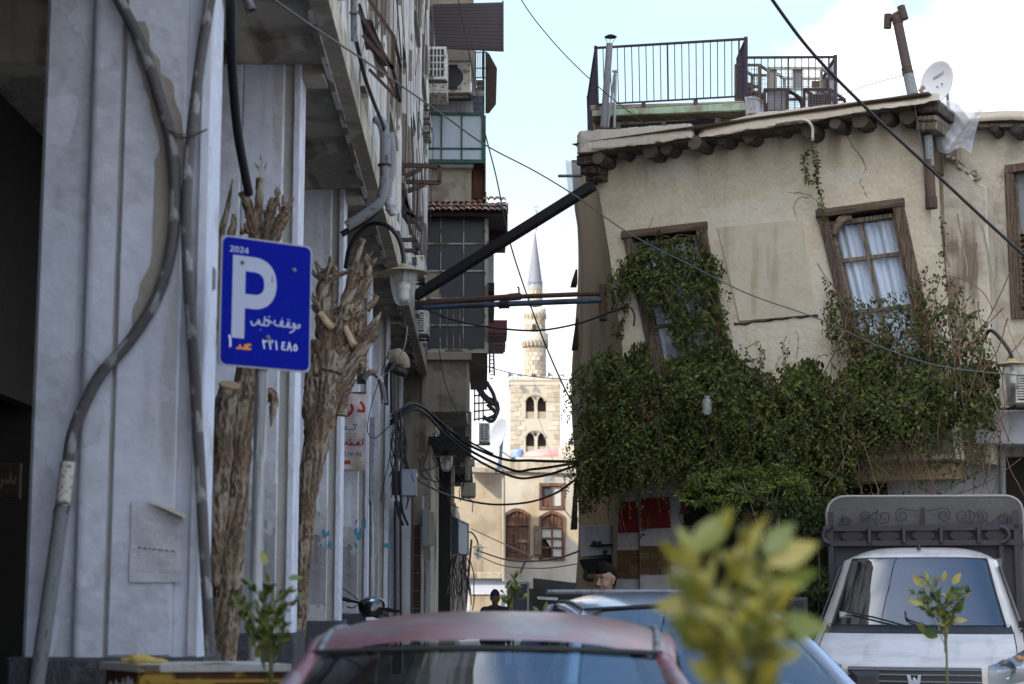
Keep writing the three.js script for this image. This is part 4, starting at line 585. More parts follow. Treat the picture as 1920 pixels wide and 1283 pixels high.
// ---------- roof-top room, railings and cages ----------
const RP = new Plane(HP.at(0, 0, -1.6), HP.n);
{
  const R = thing('rooftop_room', 'low mint green rooftop room with sliding windows behind the parapet', 'rooftop room');
  part(R, 'wall', metric(RP.px([[1110, 330], [1400, 320], [1400, 214], [1112, 222]], 0.2, -0.5, [[[1156, 300], [1348, 296], [1346, 217], [1156, 228]]])), M.fartan); part(R, 'side_wall', metric(RP.px([[1112, 330], [1128, 330], [1128, 222], [1112, 222]], 2.5, -0.7)), M.fartan);
  part(R, 'slab', metric(RP.px([[1106, 208], [1406, 193], [1404, 188], [1300, 192], [1106, 197]], 3, 0.0, [], 0.02)), M.rim); part(R, 'fascia', metric(RP.px([[1110, 218], [1410, 206], [1410, 192], [1110, 207]], 0.08, 0.06, [], 0.006)), M.mint);
  for (let i = 0; i < 5; i++) part(R, 'soffit_board', RP.px([[1112, 222 + i * 2.4], [1405, 210 + i * 2.2], [1405, 208 + i * 2.2], [1112, 220 + i * 2.4]], 0.1, -0.02 - i * 0.1), M.woodgrey);
  const w = part(R, 'window', [RP.bar([1156, 226], [1347, 215], 0.06, 0.12, -0.38), RP.bar([1157, 226], [1157, 300], 0.05, 0.12, -0.38), RP.bar([1344, 216], [1344, 300], 0.06, 0.12, -0.38)], M.acwhite); part(w, 'sash', [RP.bar([1162, 231], [1242, 226], 0.035, 0.05, -0.42), RP.bar([1243, 226], [1243, 290], 0.05, 0.05, -0.42), RP.bar([1246, 226], [1340, 219], 0.035, 0.05, -0.44)], M.acwhite);
  for (const [a, b] of [[1160, 1243], [1244, 1344]]) part(w, 'pane', RP.px([[a, 300], [b, 300], [b, 218], [a, 228]], 0.01, -0.47), mat({ color: col(0.09, 0.1, 0.12), roughness: 0.2 }));
  part(R, 'stub_wall', metric(RP.px([[1398, 216], [1418, 216], [1410, 180], [1396, 182]], 0.3, 0.1, [], 0.01)), M.lightgrey);
  const rail = (nm, lab, a0, a1, b0, b1, n, ends, stanchions, g) => {      // a: top rail, b: bottom rail (plane coords by pixel)
    const T = thing(nm, lab, 'railing', g); const p = (l, t, o = 0) => RP.hit(mix(l[0], l[2], t), mix(l[1], l[3], t), o);
    part(T, 'top_rail', bar3(p(a0, 0), p(a0, 1), 0.04, 0.03), M.ironrail); if (b0) part(T, 'bottom_rail', bar3(p(b0, 0), p(b0, 1), 0.035, 0.02), M.ironrail);
    for (let i = 1; i < n; i++) part(T, 'bar', rod(p(a0, i / n), p(b0, i / n), i % ((n / 2) | 0) ? 0.0075 : 0.014, undefined, 5), M.ironrail);
    for (const [t, y] of stanchions) { const q = p(b0, t); part(T, 'stanchion', bar3(q, q.clone().add(V(0, -0.17, 0.02)), 0.06, 0.03), M.ironrail); }
    for (const [t, d] of ends) { const A = p(a0, t), B = p(b0, t), bk = V(0, 0, -d); const A2 = A.clone().add(bk), B2 = B.clone().add(bk); part(T, 'end_post', bar3(A.clone().add(V(0, 0.03, 0)), B, 0.04, 0.04), M.ironrail); part(T, 'return_rail', bar3(A, A2, 0.035, 0.03), M.ironrail); part(T, 'return_rail', bar3(B, B2, 0.035, 0.02), M.ironrail); for (let i = 1; i < 14; i++) part(T, 'return_bar', rod(A.clone().lerp(A2, i / 14), B.clone().lerp(B2, i / 14), 0.008, 0.008, 5), M.ironrail); part(T, 'far_post', bar3(A2, B2, 0.04, 0.04), M.ironrail); }
  };
  rail('roof_railing', 'long iron railing of thin bars on the mint green rooftop slab', [1117, 90, 1399, 73], 0, [1120, 196, 1399, 180], 0, 21, [[0, 2.6], [1, 0.9]], [[0, 0], [0.31, 0], [0.66, 0], [1, 0]]);
  rail('roof_railing', 'lower iron railing standing in front of the rusty cages', [1402, 108, 1567, 107], 0, [1402, 215, 1566, 200], 0, 13, [[1, 1.4]], []);
  // cages: rusty frames with wire mesh
  const cage = (lab, x0, x1, y0, y1, off, dep, m, fill) => {
    const C = thing('wire_cage', lab, 'cage', null), c = (x, y, z) => RP.hit(x, y, off).addScaledVector(HP.n, -z), e = [];
    const A = [c(x0, y1, 0), c(x1, y1, 0), c(x1, y0, 0), c(x0, y0, 0)], Bk = A.map((p) => p.clone().addScaledVector(HP.n, -dep));
    for (let i = 0; i < 4; i++) { e.push(bar3(A[i], A[(i + 1) % 4], 0.035, 0.035), bar3(Bk[i], Bk[(i + 1) % 4], 0.035, 0.035), bar3(A[i], Bk[i], 0.035, 0.035)); }
    part(C, 'frame', e, m); const wr = []; const q = (P, u, v) => P[0].clone().lerp(P[1], u).lerp(P[3].clone().lerp(P[2], u), v);
    for (const P of [A, Bk]) { for (let i = 1; i < 9; i++) wr.push(rod(q(P, i / 9, 0), q(P, i / 9, 1), 0.003, 0.003, 4)); for (let i = 1; i < 8; i++) wr.push(rod(q(P, 0, i / 8), q(P, 1, i / 8), 0.003, 0.003, 4)); } part(C, 'mesh_wire', wr, M.greypipe).userData.kind = 'stuff'; for (const [u0, u1, v0, v1, z, mm] of fill) { const F = [q(A, u0, v0), q(A, u1, v0), q(A, u1, v1), q(A, u0, v1)].map((p) => p.addScaledVector(HP.n, -z)); part(C, 'panel', hexa(F, F.map((p) => p.clone().addScaledVector(HP.n, -0.03))), mm); }
    return C;
  };
  cage('tall weathered cage with a slatted shelf behind the railing corner', 1380, 1424, 122, 188, -0.4, 0.6, M.woodgrey, [[0.05, 0.5, 0, 0.55, 0.1, M.woodold], [0.4, 0.95, 0, 0.3, 0.2, M.woodold], [0.45, 0.95, 0.38, 0.46, 0.05, M.woodgrey], [0.05, 0.95, 0.22, 0.28, 0.02, M.woodgrey]]);
  cage('wide rusty cage with open mesh front stacked on top of another', 1441, 1540, 128, 167, -0.3, 0.6, M.rustpaint, [[0, 0.14, 0, 1, 0.02, M.rustpaint], [0.45, 0.63, 0, 1, 0.02, M.lightgrey], [0.7, 0.85, 0.15, 0.6, 0.25, M.woodold], [0.85, 1, 0, 0.7, 0.3, M.fartan]]);
  cage('rust framed grey panelled cage under the open mesh cage', 1434, 1476, 168, 209, -0.2, 0.6, M.rust, [[0.08, 0.5, 0, 1, 0.04, M.lightgrey], [0.51, 0.94, 0, 1, 0.05, M.lightgrey]]);
  cage('dark rusty cage with a stained panel at the right end', 1508, 1556, 168, 206, -0.2, 0.6, M.rustdark, [[0.05, 0.8, 0, 0.85, 0.1, M.rust], [0.8, 1, 0.1, 0.8, 0.3, M.woodold]]);
  single('bicycle_tyre', (() => { const g = new THREE.TorusGeometry(0.28, 0.025, 8, 40); g.applyMatrix4(HP.basis()); const o = RP.hit(1470, 208, -0.4).sub(HP.o); return g.translate(o.x, o.y, o.z); })(), M.rubber, 'black tyre leaning between the lower cages on the roof', 'tyre');
  single('striped_crate', [0, 1, 2, 3, 4].map((i) => RP.px([[1402 + i * 4.2, 212], [1405 + i * 4.2, 212], [1402 + i * 3.6, 182], [1399 + i * 3.6, 182]], 0.25, 0.15)).concat([RP.px([[1402, 212], [1422, 211], [1421, 208], [1402, 209]], 0.25, 0.16), RP.px([[1400, 185], [1418, 184], [1418, 181], [1400, 182]], 0.25, 0.16)]), M.lightgrey, 'pale slatted crate leaning at the end of the mint slab', 'crate');
  // stove pipes and props
  const CH = thing('stove_pipe', 'thin grey stove pipe with a conical cowl at the left railing end', 'chimney pipe'); const o = 0.35; part(CH, 'pipe', rod(RP.hit(1132, 240, o), RP.hit(1143, 82, o), 0.055, 0.05, 14), M.greypipe); part(CH, 'cowl', (() => { const p = RP.hit(1145, 69, o); return lathe([[0.1, -0.005], [0.098, 0], [0.03, 0.035], [0, 0.04]], 20).scale(0.95, 1, 0.95).translate(p.x, p.y, p.z); })(), M.rustdark); part(CH, 'strut', [-1, 0, 1].map((k) => rod(RP.hit(1143 + k * 4, 82, o), RP.hit(1145 + k * 10, 70, o), 0.005, 0.005, 5)), M.greypipe);
  single('prop_pole', [rod(RP.hit(1152, 240, 0.5), RP.hit(1154, 132, 0.5), 0.022, 0.022, 8), rod(RP.hit(1140, 240, 0.5), RP.hit(1152, 140, 0.5), 0.018, 0.018, 8), bar3(RP.hit(1149, 134, 0.5), RP.hit(1158, 134, 0.5), 0.04, 0.03)], M.galv, 'pair of thin grey prop poles leaning beside the capped stove pipe', 'pole');
  const TC = thing('chimney_flue', 'tall leaning rusty flue with a double barrelled T top', 'chimney pipe'), co = -0.6; const f = (x, y) => HP.hit(x, y, co);
  part(TC, 'pipe', rod(f(1712, 178), f(1703, 138), 0.072, 0.07, 16), M.greypipe); part(TC, 'upper_pipe', rod(f(1704, 142), f(1681, 30), 0.066, 0.063, 16), M.fluebrown ??= rustF([0.06, 0.045, 0.045], [0.1, 0.065, 0.055], 127, 0.5)); for (const q of [rod(f(1703, 140), f(1702, 134), 0.075, 0.075, 16), rod(f(1701, 130), f(1700, 127), 0.072, 0.072, 16), rod(f(1684, 44), f(1683, 38), 0.071, 0.071, 16)]) part(TC, 'collar', q, M.rustdark);
  part(TC, 'cross_pipe', rod(f(1668, 36), f(1696, 20), 0.045, 0.045, 14), M.rustdark); for (const [x, y, h] of [[1665, 40, 14], [1693, 24, 13]]) part(TC, 'barrel', [rod(f(x - (x > 1680 ? 3.6 : -0.5), y - h + 1), f(x + (x > 1680 ? 3.6 : -0.8), y + h - 1), 0.052, 0.052, 16)], M.rustdark);
  // satellite dishes
  const dish = (lab, p, r, dir, up, print, back) => { const T = thing('satellite_dish', lab, 'satellite dish'); const m4 = new THREE.Matrix4().lookAt(p.clone().add(dir), p, up ?? UP).setPosition(p); const pr = []; for (let i = 0; i <= 10; i++) { const q = i / 10 * r; pr.push([q, q * q / r * 0.22]); } for (let i = 10; i >= 0; i--) { const q = i / 10 * r; pr.push([q, q * q / r * 0.22 - 0.012]); } const g = lathe(pr, 40); g.rotateX(Math.PI / 2); g.scale(0.92, 1, 1); g.applyMatrix4(m4); const d = part(T, 'reflector', g, mat({ color: col(0.6, 0.61, 0.64), roughness: 0.6, side: THREE.DoubleSide })); return [T, m4, d]; };
  { const p = HP.hit(1762, 157, -1.1); const [T, m4] = dish('pale grey satellite dish with dark lettering beside the rusty flue', p, 0.3, V(-0.86, 0.14, 0.62).normalize(), V(-0.25, 1, 0));
    const tx = canvasTex(256, 64, (x, w, h) => { x.clearRect(0, 0, w, h); x.fillStyle = '#2a3458'; x.font = 'italic bold 52px sans-serif'; x.textAlign = 'center'; x.fillText('ARISAT', w / 2, 50); }); tx.wrapS = tx.wrapT = THREE.ClampToEdgeWrapping;
    const pg = new THREE.PlaneGeometry(0.3, 0.075, 8, 2); pg.rotateZ(0.1); pg.scale(0.95, 0.95, 1); pg.translate(0.0, 0.11, 0.045); { const q = pg.attributes.position; for (let i = 0; i < q.count; i++) { const rr2 = Math.hypot(q.getX(i), q.getY(i)); q.setZ(i, rr2 * rr2 / 0.34 * 0.22 + 0.004); } } pg.applyMatrix4(m4); part(T, 'lettering', pg, mat({ map: tx, transparent: true, roughness: 0.6 }));
    part(T, 'arm_bolt', [[-0.02, -0.05], [0.06, -0.04], [-0.08, -0.25]].map(([a, b]) => new THREE.SphereGeometry(0.012, 8, 6).translate(a, b, 0.03).applyMatrix4(m4)), M.black);
    part(T, 'mast', [rod(p.clone().add(V(0.14, -0.1, -0.15)), p.clone().add(V(0.16, -0.9, -0.2)), 0.02), rod(p.clone().add(V(0.14, -0.1, -0.15)), p.clone().add(V(0, 0, -0.03)), 0.02)], M.greypipe); part(T, 'feed_arm', rod(p.clone().add(V(-0.05, -0.28, 0.1)), HP.hit(1728, 172, -0.7), 0.01), M.greypipe); part(T, 'feed_horn', [rod(HP.hit(1733, 162, -0.7), HP.hit(1724, 172, -0.7), 0.03, 0.024, 10)], M.fartan); }
  { const p = W(938, 818, 48); const [T] = dish('big pale satellite dish turned sideways below the left bay roofs', p, 0.5, V(-0.95, 0.3, 0.55).normalize(), V(0.5, 0.86, 0)); part(T, 'mast', [rod(p.clone().add(V(0.05, 0, -0.1)), W(937, 880, 48), 0.05, 0.05, 8), rod(W(940, 846, 47.6), W(963, 862, 47), 0.02, 0.02, 6), rod(W(938, 860, 47.6), W(930, 885, 47.2), 0.04, 0.04, 6)], M.greybox); part(T, 'feed_horn', rod(W(961, 858, 47), W(966, 866, 47), 0.06, 0.06, 8), M.greybox); }
}
// ---------- parking sign ----------
{
  const c = W(503, 570, 8.0), a = W(416, 564, 7.84), b = W(588, 582, 8.14); const dir = b.clone().sub(a); dir.y = 0; dir.normalize();
  const P2 = new Plane(c, dir.clone().cross(UP));
  const T = thing('parking_sign', 'blue parking sign with a white P on a grey steel pole', 'sign');
  const TL = P2.uv(415, 440), TR = P2.uv(585, 462), BR = P2.uv(590, 699), BL = P2.uv(420, 687);
  const hw = (TR[0] - TL[0]) / 2, cxp = (TL[0] + TR[0]) / 2, yT = (TL[1] + TR[1]) / 2, yB = (BL[1] + BR[1]) / 2, Hh = yT - yB, Ww = hw * 2, r = 0.03;
  const rect = (k) => { const x0 = cxp - hw + k, x1 = cxp + hw - k, y0 = yB + k, y1 = yT - k, q = [], rad = r; for (const [x, y, s] of [[x1 - rad, y0 + rad, -0.5], [x1 - rad, y1 - rad, 0], [x0 + rad, y1 - rad, 0.5], [x0 + rad, y0 + rad, 1]]) for (let i = 0; i <= 5; i++) { const t = (s + i / 10) * Math.PI; q.push([x + Math.cos(t) * rad, y + Math.sin(t) * rad]); } return q; };
  part(T, 'plate', P2.poly(rect(0), 0.012, 0), mat({ color: col(0.28, 0.3, 0.36), roughness: 0.5 }));
  const tex = canvasTex(680, 1000, (x, w, h) => {
    x.fillStyle = '#021488'; x.fillRect(0, 0, w, h);
    for (let i = 0; i < 500; i++) { x.fillStyle = `rgba(${rnd() < 0.5 ? '0,6,70' : '30,60,180'},0.05)`; const q = rr(8, 90); x.fillRect(rr(0, w), rr(0, h), q * 0.3, q); }
    const wh = '#a3aabf'; x.fillStyle = wh; x.strokeStyle = wh; x.lineCap = 'round'; x.lineJoin = 'round';
    x.font = 'bold 64px sans-serif'; x.fillText('2024', 60, 124);
    x.beginPath(); x.moveTo(86, 146); x.lineTo(240, 146); x.bezierCurveTo(360, 146, 412, 240, 412, 345); x.bezierCurveTo(412, 470, 345, 548, 240, 548); x.lineTo(180, 548); x.lineTo(180, 782); x.lineTo(86, 782); x.closePath(); x.moveTo(180, 262); x.lineTo(180, 438); x.lineTo(240, 438); x.bezierCurveTo(300, 438, 320, 405, 320, 352); x.bezierCurveTo(320, 296, 298, 262, 240, 262); x.closePath(); x.fill('evenodd');
    const S = (lw, ...ps) => { x.lineWidth = lw; for (const p of ps) { x.beginPath(); x.moveTo(p[0], p[1]); for (let i = 2; i + 3 < p.length; i += 4) x.quadraticCurveTo(p[i], p[i + 1], p[i + 2], p[i + 3]); x.stroke(); } };
    const dot = (a, b, q = 5) => { x.beginPath(); x.arc(a, b, q, 0, 7); x.fill(); };
    // mawqif (right word), right to left: meem, waw, qaf, fa
    S(12, [578, 640, 600, 622, 592, 650, 580, 668, 562, 652], [562, 652, 540, 648, 545, 625, 566, 634, 556, 664, 550, 688, 520, 700], [548, 655, 520, 662, 500, 656], [500, 656, 492, 620, 512, 622, 520, 650, 490, 656], [490, 656, 465, 662, 450, 654], [450, 654, 440, 616, 462, 618, 470, 650, 440, 656], [440, 656, 410, 660, 400, 640, 402, 630, 404, 620]);
    dot(500, 600); dot(514, 602); dot(458, 598);
    // khas: kha, alif, sad
    S(12, [382, 640, 350, 610, 340, 622, 374, 640, 352, 662, 330, 668, 318, 660], [330, 600, 328, 640, 320, 662], [318, 662, 300, 668, 290, 655], [290, 655, 270, 660, 282, 628, 300, 640, 286, 656], [270, 650, 262, 668, 252, 672, 236, 680, 228, 645]); dot(362, 594, 6); dot(300, 702, 4);
    x.fillStyle = x.strokeStyle = '#c2c8d8';
    // lower line: one, number word in orange, 331485
    S(15, [72, 770, 84, 800, 80, 850]);
    const dg = (ch, X, Y, k) => { const L = { '3': [[0, 0, 6, 30, 14, 70], [2, 4, 8, 28, 16, 8, 22, 24, 30, 2]], '2': [[0, 0, 6, 30, 14, 70], [2, 4, 12, 28, 28, 2]], '1': [[6, 0, 12, 30, 14, 70]], '4': [[26, 4, 4, 2, 10, 22, 14, 32, 24, 32, 2, 34, 6, 56, 12, 70, 32, 64]], '8': [[16, 2, 10, 40, 0, 68], [16, 2, 24, 40, 34, 68]], '5': [[16, 14, -2, 40, 6, 58, 16, 72, 28, 56, 34, 36, 16, 14]] }[ch]; for (const p of L) { const q = p.map((v, i) => v * k + (i % 2 ? Y : X)); S(11, q); } };
    '331485'.split('').forEach((ch, i) => dg(ch, 318 + i * 46, 778, 0.9));
    x.fillStyle = x.strokeStyle = '#d88a14'; S(15, [228, 826, 196, 820, 206, 838, 186, 852, 226, 858, 200, 860, 178, 858], [188, 832, 194, 850, 176, 858, 168, 860, 160, 856], [150, 836, 158, 852, 144, 860, 136, 862, 130, 858]);
  });
  const face = new THREE.ShapeGeometry(new THREE.Shape(rect(0.008).map((p) => new THREE.Vector2(p[0], p[1])))); { const p = face.attributes.position, u = face.attributes.uv; for (let i = 0; i < p.count; i++) u.setXY(i, (p.getX(i) - (cxp - hw)) / Ww, (p.getY(i) - yB) / Hh); } face.applyMatrix4(P2.basis(0.003));
  part(T, 'face', face, new THREE.MeshPhysicalMaterial({ map: tex, roughness: 0.6, specularIntensity: 0.12 }));
  for (const [x, y] of [[455, 492], [551, 507], [502, 633]]) part(T, 'bolt', new THREE.SphereGeometry(0.011, 10, 8).translate(...P2.hit(x, y, 0.006).toArray()), M.galv);
  const q = P2.hit(491, 690, -0.05); part(T, 'pole', rod(V(q.x - 0.012, 0, q.z), V(q.x, q.y + 0.45, q.z), 0.031, 0.031, 16), M.galv); part(T, 'clamp', [cbox(0.1, 0.03, 0.07, q.x, q.y + 0.12, q.z, 0.005), cbox(0.1, 0.03, 0.07, q.x, q.y + 0.42, q.z, 0.005)], M.greypipe);
}
// ---------- on the nearest pillar ----------
const cab = (name, lab, pts, s, r, m, seg = 60, rs = 10, cat = 'cable', g) => single(name, tube(pts.map((p) => { const v = LS(p[0], p[1], p[2] ?? s); return v.applyAxisAngle(UP, TH).setY(v.y); }), r, seg, rs), m, lab, cat, g);
{
  const T = thing('pillar_conduit', 'pale flaking conduit that bows across the pillar and drops to the pavement', 'conduit');
  const L = (x, y, s) => { const v = LS(x, y, s), y0 = v.y; v.applyAxisAngle(UP, TH); return v; };
  part(T, 'upper_hose', tube([[190, -60], [228, 10], [264, 80], [298, 180], [320, 262], [328, 380], [318, 480], [290, 565], [236, 648], [190, 700], [155, 765], [134, 820], [126, 880]].map((p) => L(p[0], p[1], 8.31)), 0.029, 90, 12), M.wornpipe);
  part(T, 'hose_sleeve', rod(L(127, 866, 8.3), L(117, 948, 8.3), 0.036, 0.036, 14), M.acwhite); part(T, 'lower_pipe', rod(L(118, 940, 8.3), L(66, 1300, 8.27), 0.036, 0.038, 14), M.greypipe); part(T, 'tie_wire', [tube([L(100, 985, 8.3), L(104, 950, 8.26), L(128, 945, 8.25), L(120, 975, 8.3), L(96, 992, 8.3)], 0.003, 30, 5)], M.rustdark);
  { const pth = [[252, 40], [276, 110], [296, 180], [316, 262], [322, 380], [312, 480], [284, 565], [244, 632]], A = [], B = []; for (let i = 0; i <= 40; i++) { const t = i / 40 * 7, k = Math.min(6, Math.floor(t)), x = mix(pth[k][0], pth[k + 1][0], t - k), y = mix(pth[k][1], pth[k + 1][1], t - k), nz = 8 * (vn(i * 0.5, 2, 999, 999, 3) - 0.5); if (x > 247) { A.push(L(Math.max(248, x - 24 - nz + (y > 300 ? -4 : 6)), y, 8.356)); B.push(L(x + 17 + nz * 1.6 + (y > 150 && y < 330 ? 14 : 0), y, 8.356)); } } const s = new THREE.Shape([...A, ...B.reverse()].map((p) => new THREE.Vector2(p.x, p.y))); part(T, 'bare_plaster', metric(new THREE.ExtrudeGeometry(s, { depth: 0.004, bevelEnabled: false }).translate(0, 0, A[0].z - 0.002)), M.bare ??= plaster([0.36, 0.33, 0.29], { seed: 151, stain: [0.22, 0.18, 0.14], size: 512, m: 1.2, streak: 0.3, mottle: 0.5 })); }
  cab('pillar_hose', 'dark hose running straight down the right edge of the nearest pillar', [[470, 20], [440, -60], [405, -30], [384, 60], [368, 170], [354, 300], [349, 420], [353, 540], [362, 660], [369, 780], [376, 900], [384, 1050], [394, 1230]], 8.3, 0.027, M.wornpipe, 90, 12, 'hose');
  cab('black_cable', 'thick black cable hanging from above to the cut tree top', [[405, -40, 8.5], [428, -20, 8.6], [433, 60, 8.9], [436, 140, 9.3], [446, 250, 9.8], [466, 362, 10.4]], 9, 0.028, M.cable, 50, 12);
  const wire = []; for (let i = 0; i < 5; i++) wire.push(tube([L(308 + i * 3, 240 + i * 2, 8.25), L(335, 246 + rr(-4, 26), 8.24), L(352 + rr(0, 10), 250 + rr(-5, 10), 8.24), L(388, 244 + rr(-3, 3), 8.26)], 0.002, 20, 4)); single('binding_wire', wire, M.rustdark, 'tangle of thin rusty wire tying two hoses to the pillar', 'wire');
  const J = thing('doorbell_box', 'small grey box fixed on the street side of the nearest pillar', 'box'); const p = L(383, 523, 8.55); part(J, 'housing', cbox(0.05, 0.125, 0.06, p.x + 0.02, p.y, p.z, 0.008), M.greybox); part(J, 'cover', cbox(0.012, 0.1, 0.045, p.x + 0.05, p.y, p.z, 0.004), M.greypipe);
  // paper notice with its torn top edge curling off
  const N = thing('paper_notice', 'weathered printed paper notice with a curled torn top on the pillar', 'notice'); const a = L(247, 938, 8.352), b = L(340, 1092, 8.352), w = b.x - a.x, h = a.y - b.y;
  const tex = canvasTex(256, 400, (x, W_, H_) => { x.fillStyle = '#c6c6d0'; x.fillRect(0, 0, W_, H_); for (let i = 0; i < 60; i++) { x.fillStyle = `rgba(${rnd() < 0.5 ? '165,162,165' : '206,206,216'},0.25)`; x.fillRect(rr(-20, W_), rr(0, H_), rr(10, 80), rr(4, 30)); } x.fillStyle = '#8c8b94'; for (let r = 0; r < 27; r++) { if (r === 14 || r === 15 || r > 24) continue; let X = W_ - 26; const y = 28 + r * 13.2; while (X > 30) { const q = rr(6, 26); if (rnd() < 0.9) x.fillRect(X - q, y + rr(-1, 1), q, r % 8 === 0 ? 3 : 1.6), x.fillRect(X - q * 0.4, y - 3, 2, 4); X -= q + 5; } } x.fillStyle = '#25242a'; let X = W_ - 34; while (X > 34) { const q = rr(10, 30); x.fillRect(X - q, 226, q, 6); x.fillRect(X - q * 0.5, 220, 3, 8); X -= q + 6; } });
  part(N, 'sheet', gridSurf(8, 8, (u, v) => V(a.x + w * u, b.y + h * v * mix(1, 0.84, u), a.z + 0.004 + 0.003 * Math.sin(u * 7 + v * 9)), false), mat({ map: tex, roughness: 0.9, side: THREE.DoubleSide }));
  part(N, 'curled_corner', gridSurf(14, 8, (u, v) => { const t = v * 2.3; return V(a.x + w * mix(0.25, 1.05, u), b.y + h * mix(1, 0.84, u) - 0.035 * u * Math.sin(t) * 0.8, a.z + 0.008 + 0.05 * u * (1 - Math.cos(t))); }), mat({ color: col(0.5, 0.45, 0.36), roughness: 0.9, side: THREE.DoubleSide }));
}
// rusty yellow street cabinet
{
  const T = thing('street_cabinet', 'rusty yellow street cabinet with torn paper at the foot of the pillar', 'cabinet'); const A = W(262, 1250, 7.25), y = 1.285, g = new THREE.Group();
  const c = cabDir(0.09);
  function cabDir(a) { return V(Math.cos(a), 0, -Math.sin(a)); }
  const f = V(0.994, 0, -0.1), sd = V(-0.62, 0, -0.78).normalize(), Wd = 0.6, Dp = 0.32, at = (u, v, h) => A.clone().setY(h).addScaledVector(f, u).addScaledVector(sd, v);
  const solid = (u0, u1, v0, v1, h0, h1) => hexa([at(u0, v0, h0), at(u1, v0, h0), at(u1, v0, h1), at(u0, v0, h1)], [at(u0, v1, h0), at(u1, v1, h0), at(u1, v1, h1), at(u0, v1, h1)]);
  part(T, 'body', metric(solid(0, Wd, 0, Dp, 0.14, y - 0.03)), M.yellowrust); part(T, 'lid', metric(solid(-0.02, Wd + 0.02, -0.02, Dp + 0.02, y - 0.03, y)), M.rustpaint); const d = part(T, 'door', metric(solid(0.04, Wd - 0.02, -0.012, 0, 0.2, y - 0.075)), M.yellowrust); part(d, 'door_trim', solid(0.03, Wd - 0.012, -0.016, -0.004, y - 0.075, y - 0.062), M.yellowrust); part(d, 'handle', solid(0.5, 0.52, -0.04, -0.012, 0.7, 0.82), M.black);
  const paper = mat({ color: col(0.5, 0.5, 0.53), roughness: 0.9, side: THREE.DoubleSide });
  const tear = (o, ux, n, u0, u1, h0, hj) => { const s = new THREE.Shape(); s.moveTo(u0, 0.8); for (let i = 0; i <= n; i++) s.lineTo(mix(u0, u1, i / n), h0 + rr(-hj, hj)); s.lineTo(u1, 0.8); const q = new THREE.ExtrudeGeometry(s, { depth: 0.002, bevelEnabled: false }); const nn = ux.clone().cross(UP); q.applyMatrix4(new THREE.Matrix4().makeBasis(ux, UP, nn).setPosition(o)); return q; };
  part(T, 'paper_scrap', tear(at(0, 0, 0).addScaledVector(sd, 0).add(V(-0.006, 0, 0.003)), sd, 14, 0.03, 0.27, y - 0.075, 0.03).translate(-0.002, 0, 0.006), paper); part(T, 'paper_scrap', tear(at(0, -0.016, 0), f, 16, 0.26, 0.4, y - 0.125, 0.02), paper); part(T, 'paper_scrap', tear(at(0, -0.018, 0), f, 10, 0.43, 0.54, y - 0.11, 0.015), paper);
  single('crumpled_rag', taper([at(0.0, 0.18, y + 0.012), at(0.07, 0.17, y + 0.016), at(0.15, 0.17, y + 0.01), at(0.2, 0.18, y + 0.006)], [0.006, 0.022, 0.014, 0.003], 16, 8, 0.5, 3), mat({ color: col(0.5, 0.36, 0.1), roughness: 0.9 }), 'crumpled yellow scrap lying on the cabinet lid', 'rag');
}
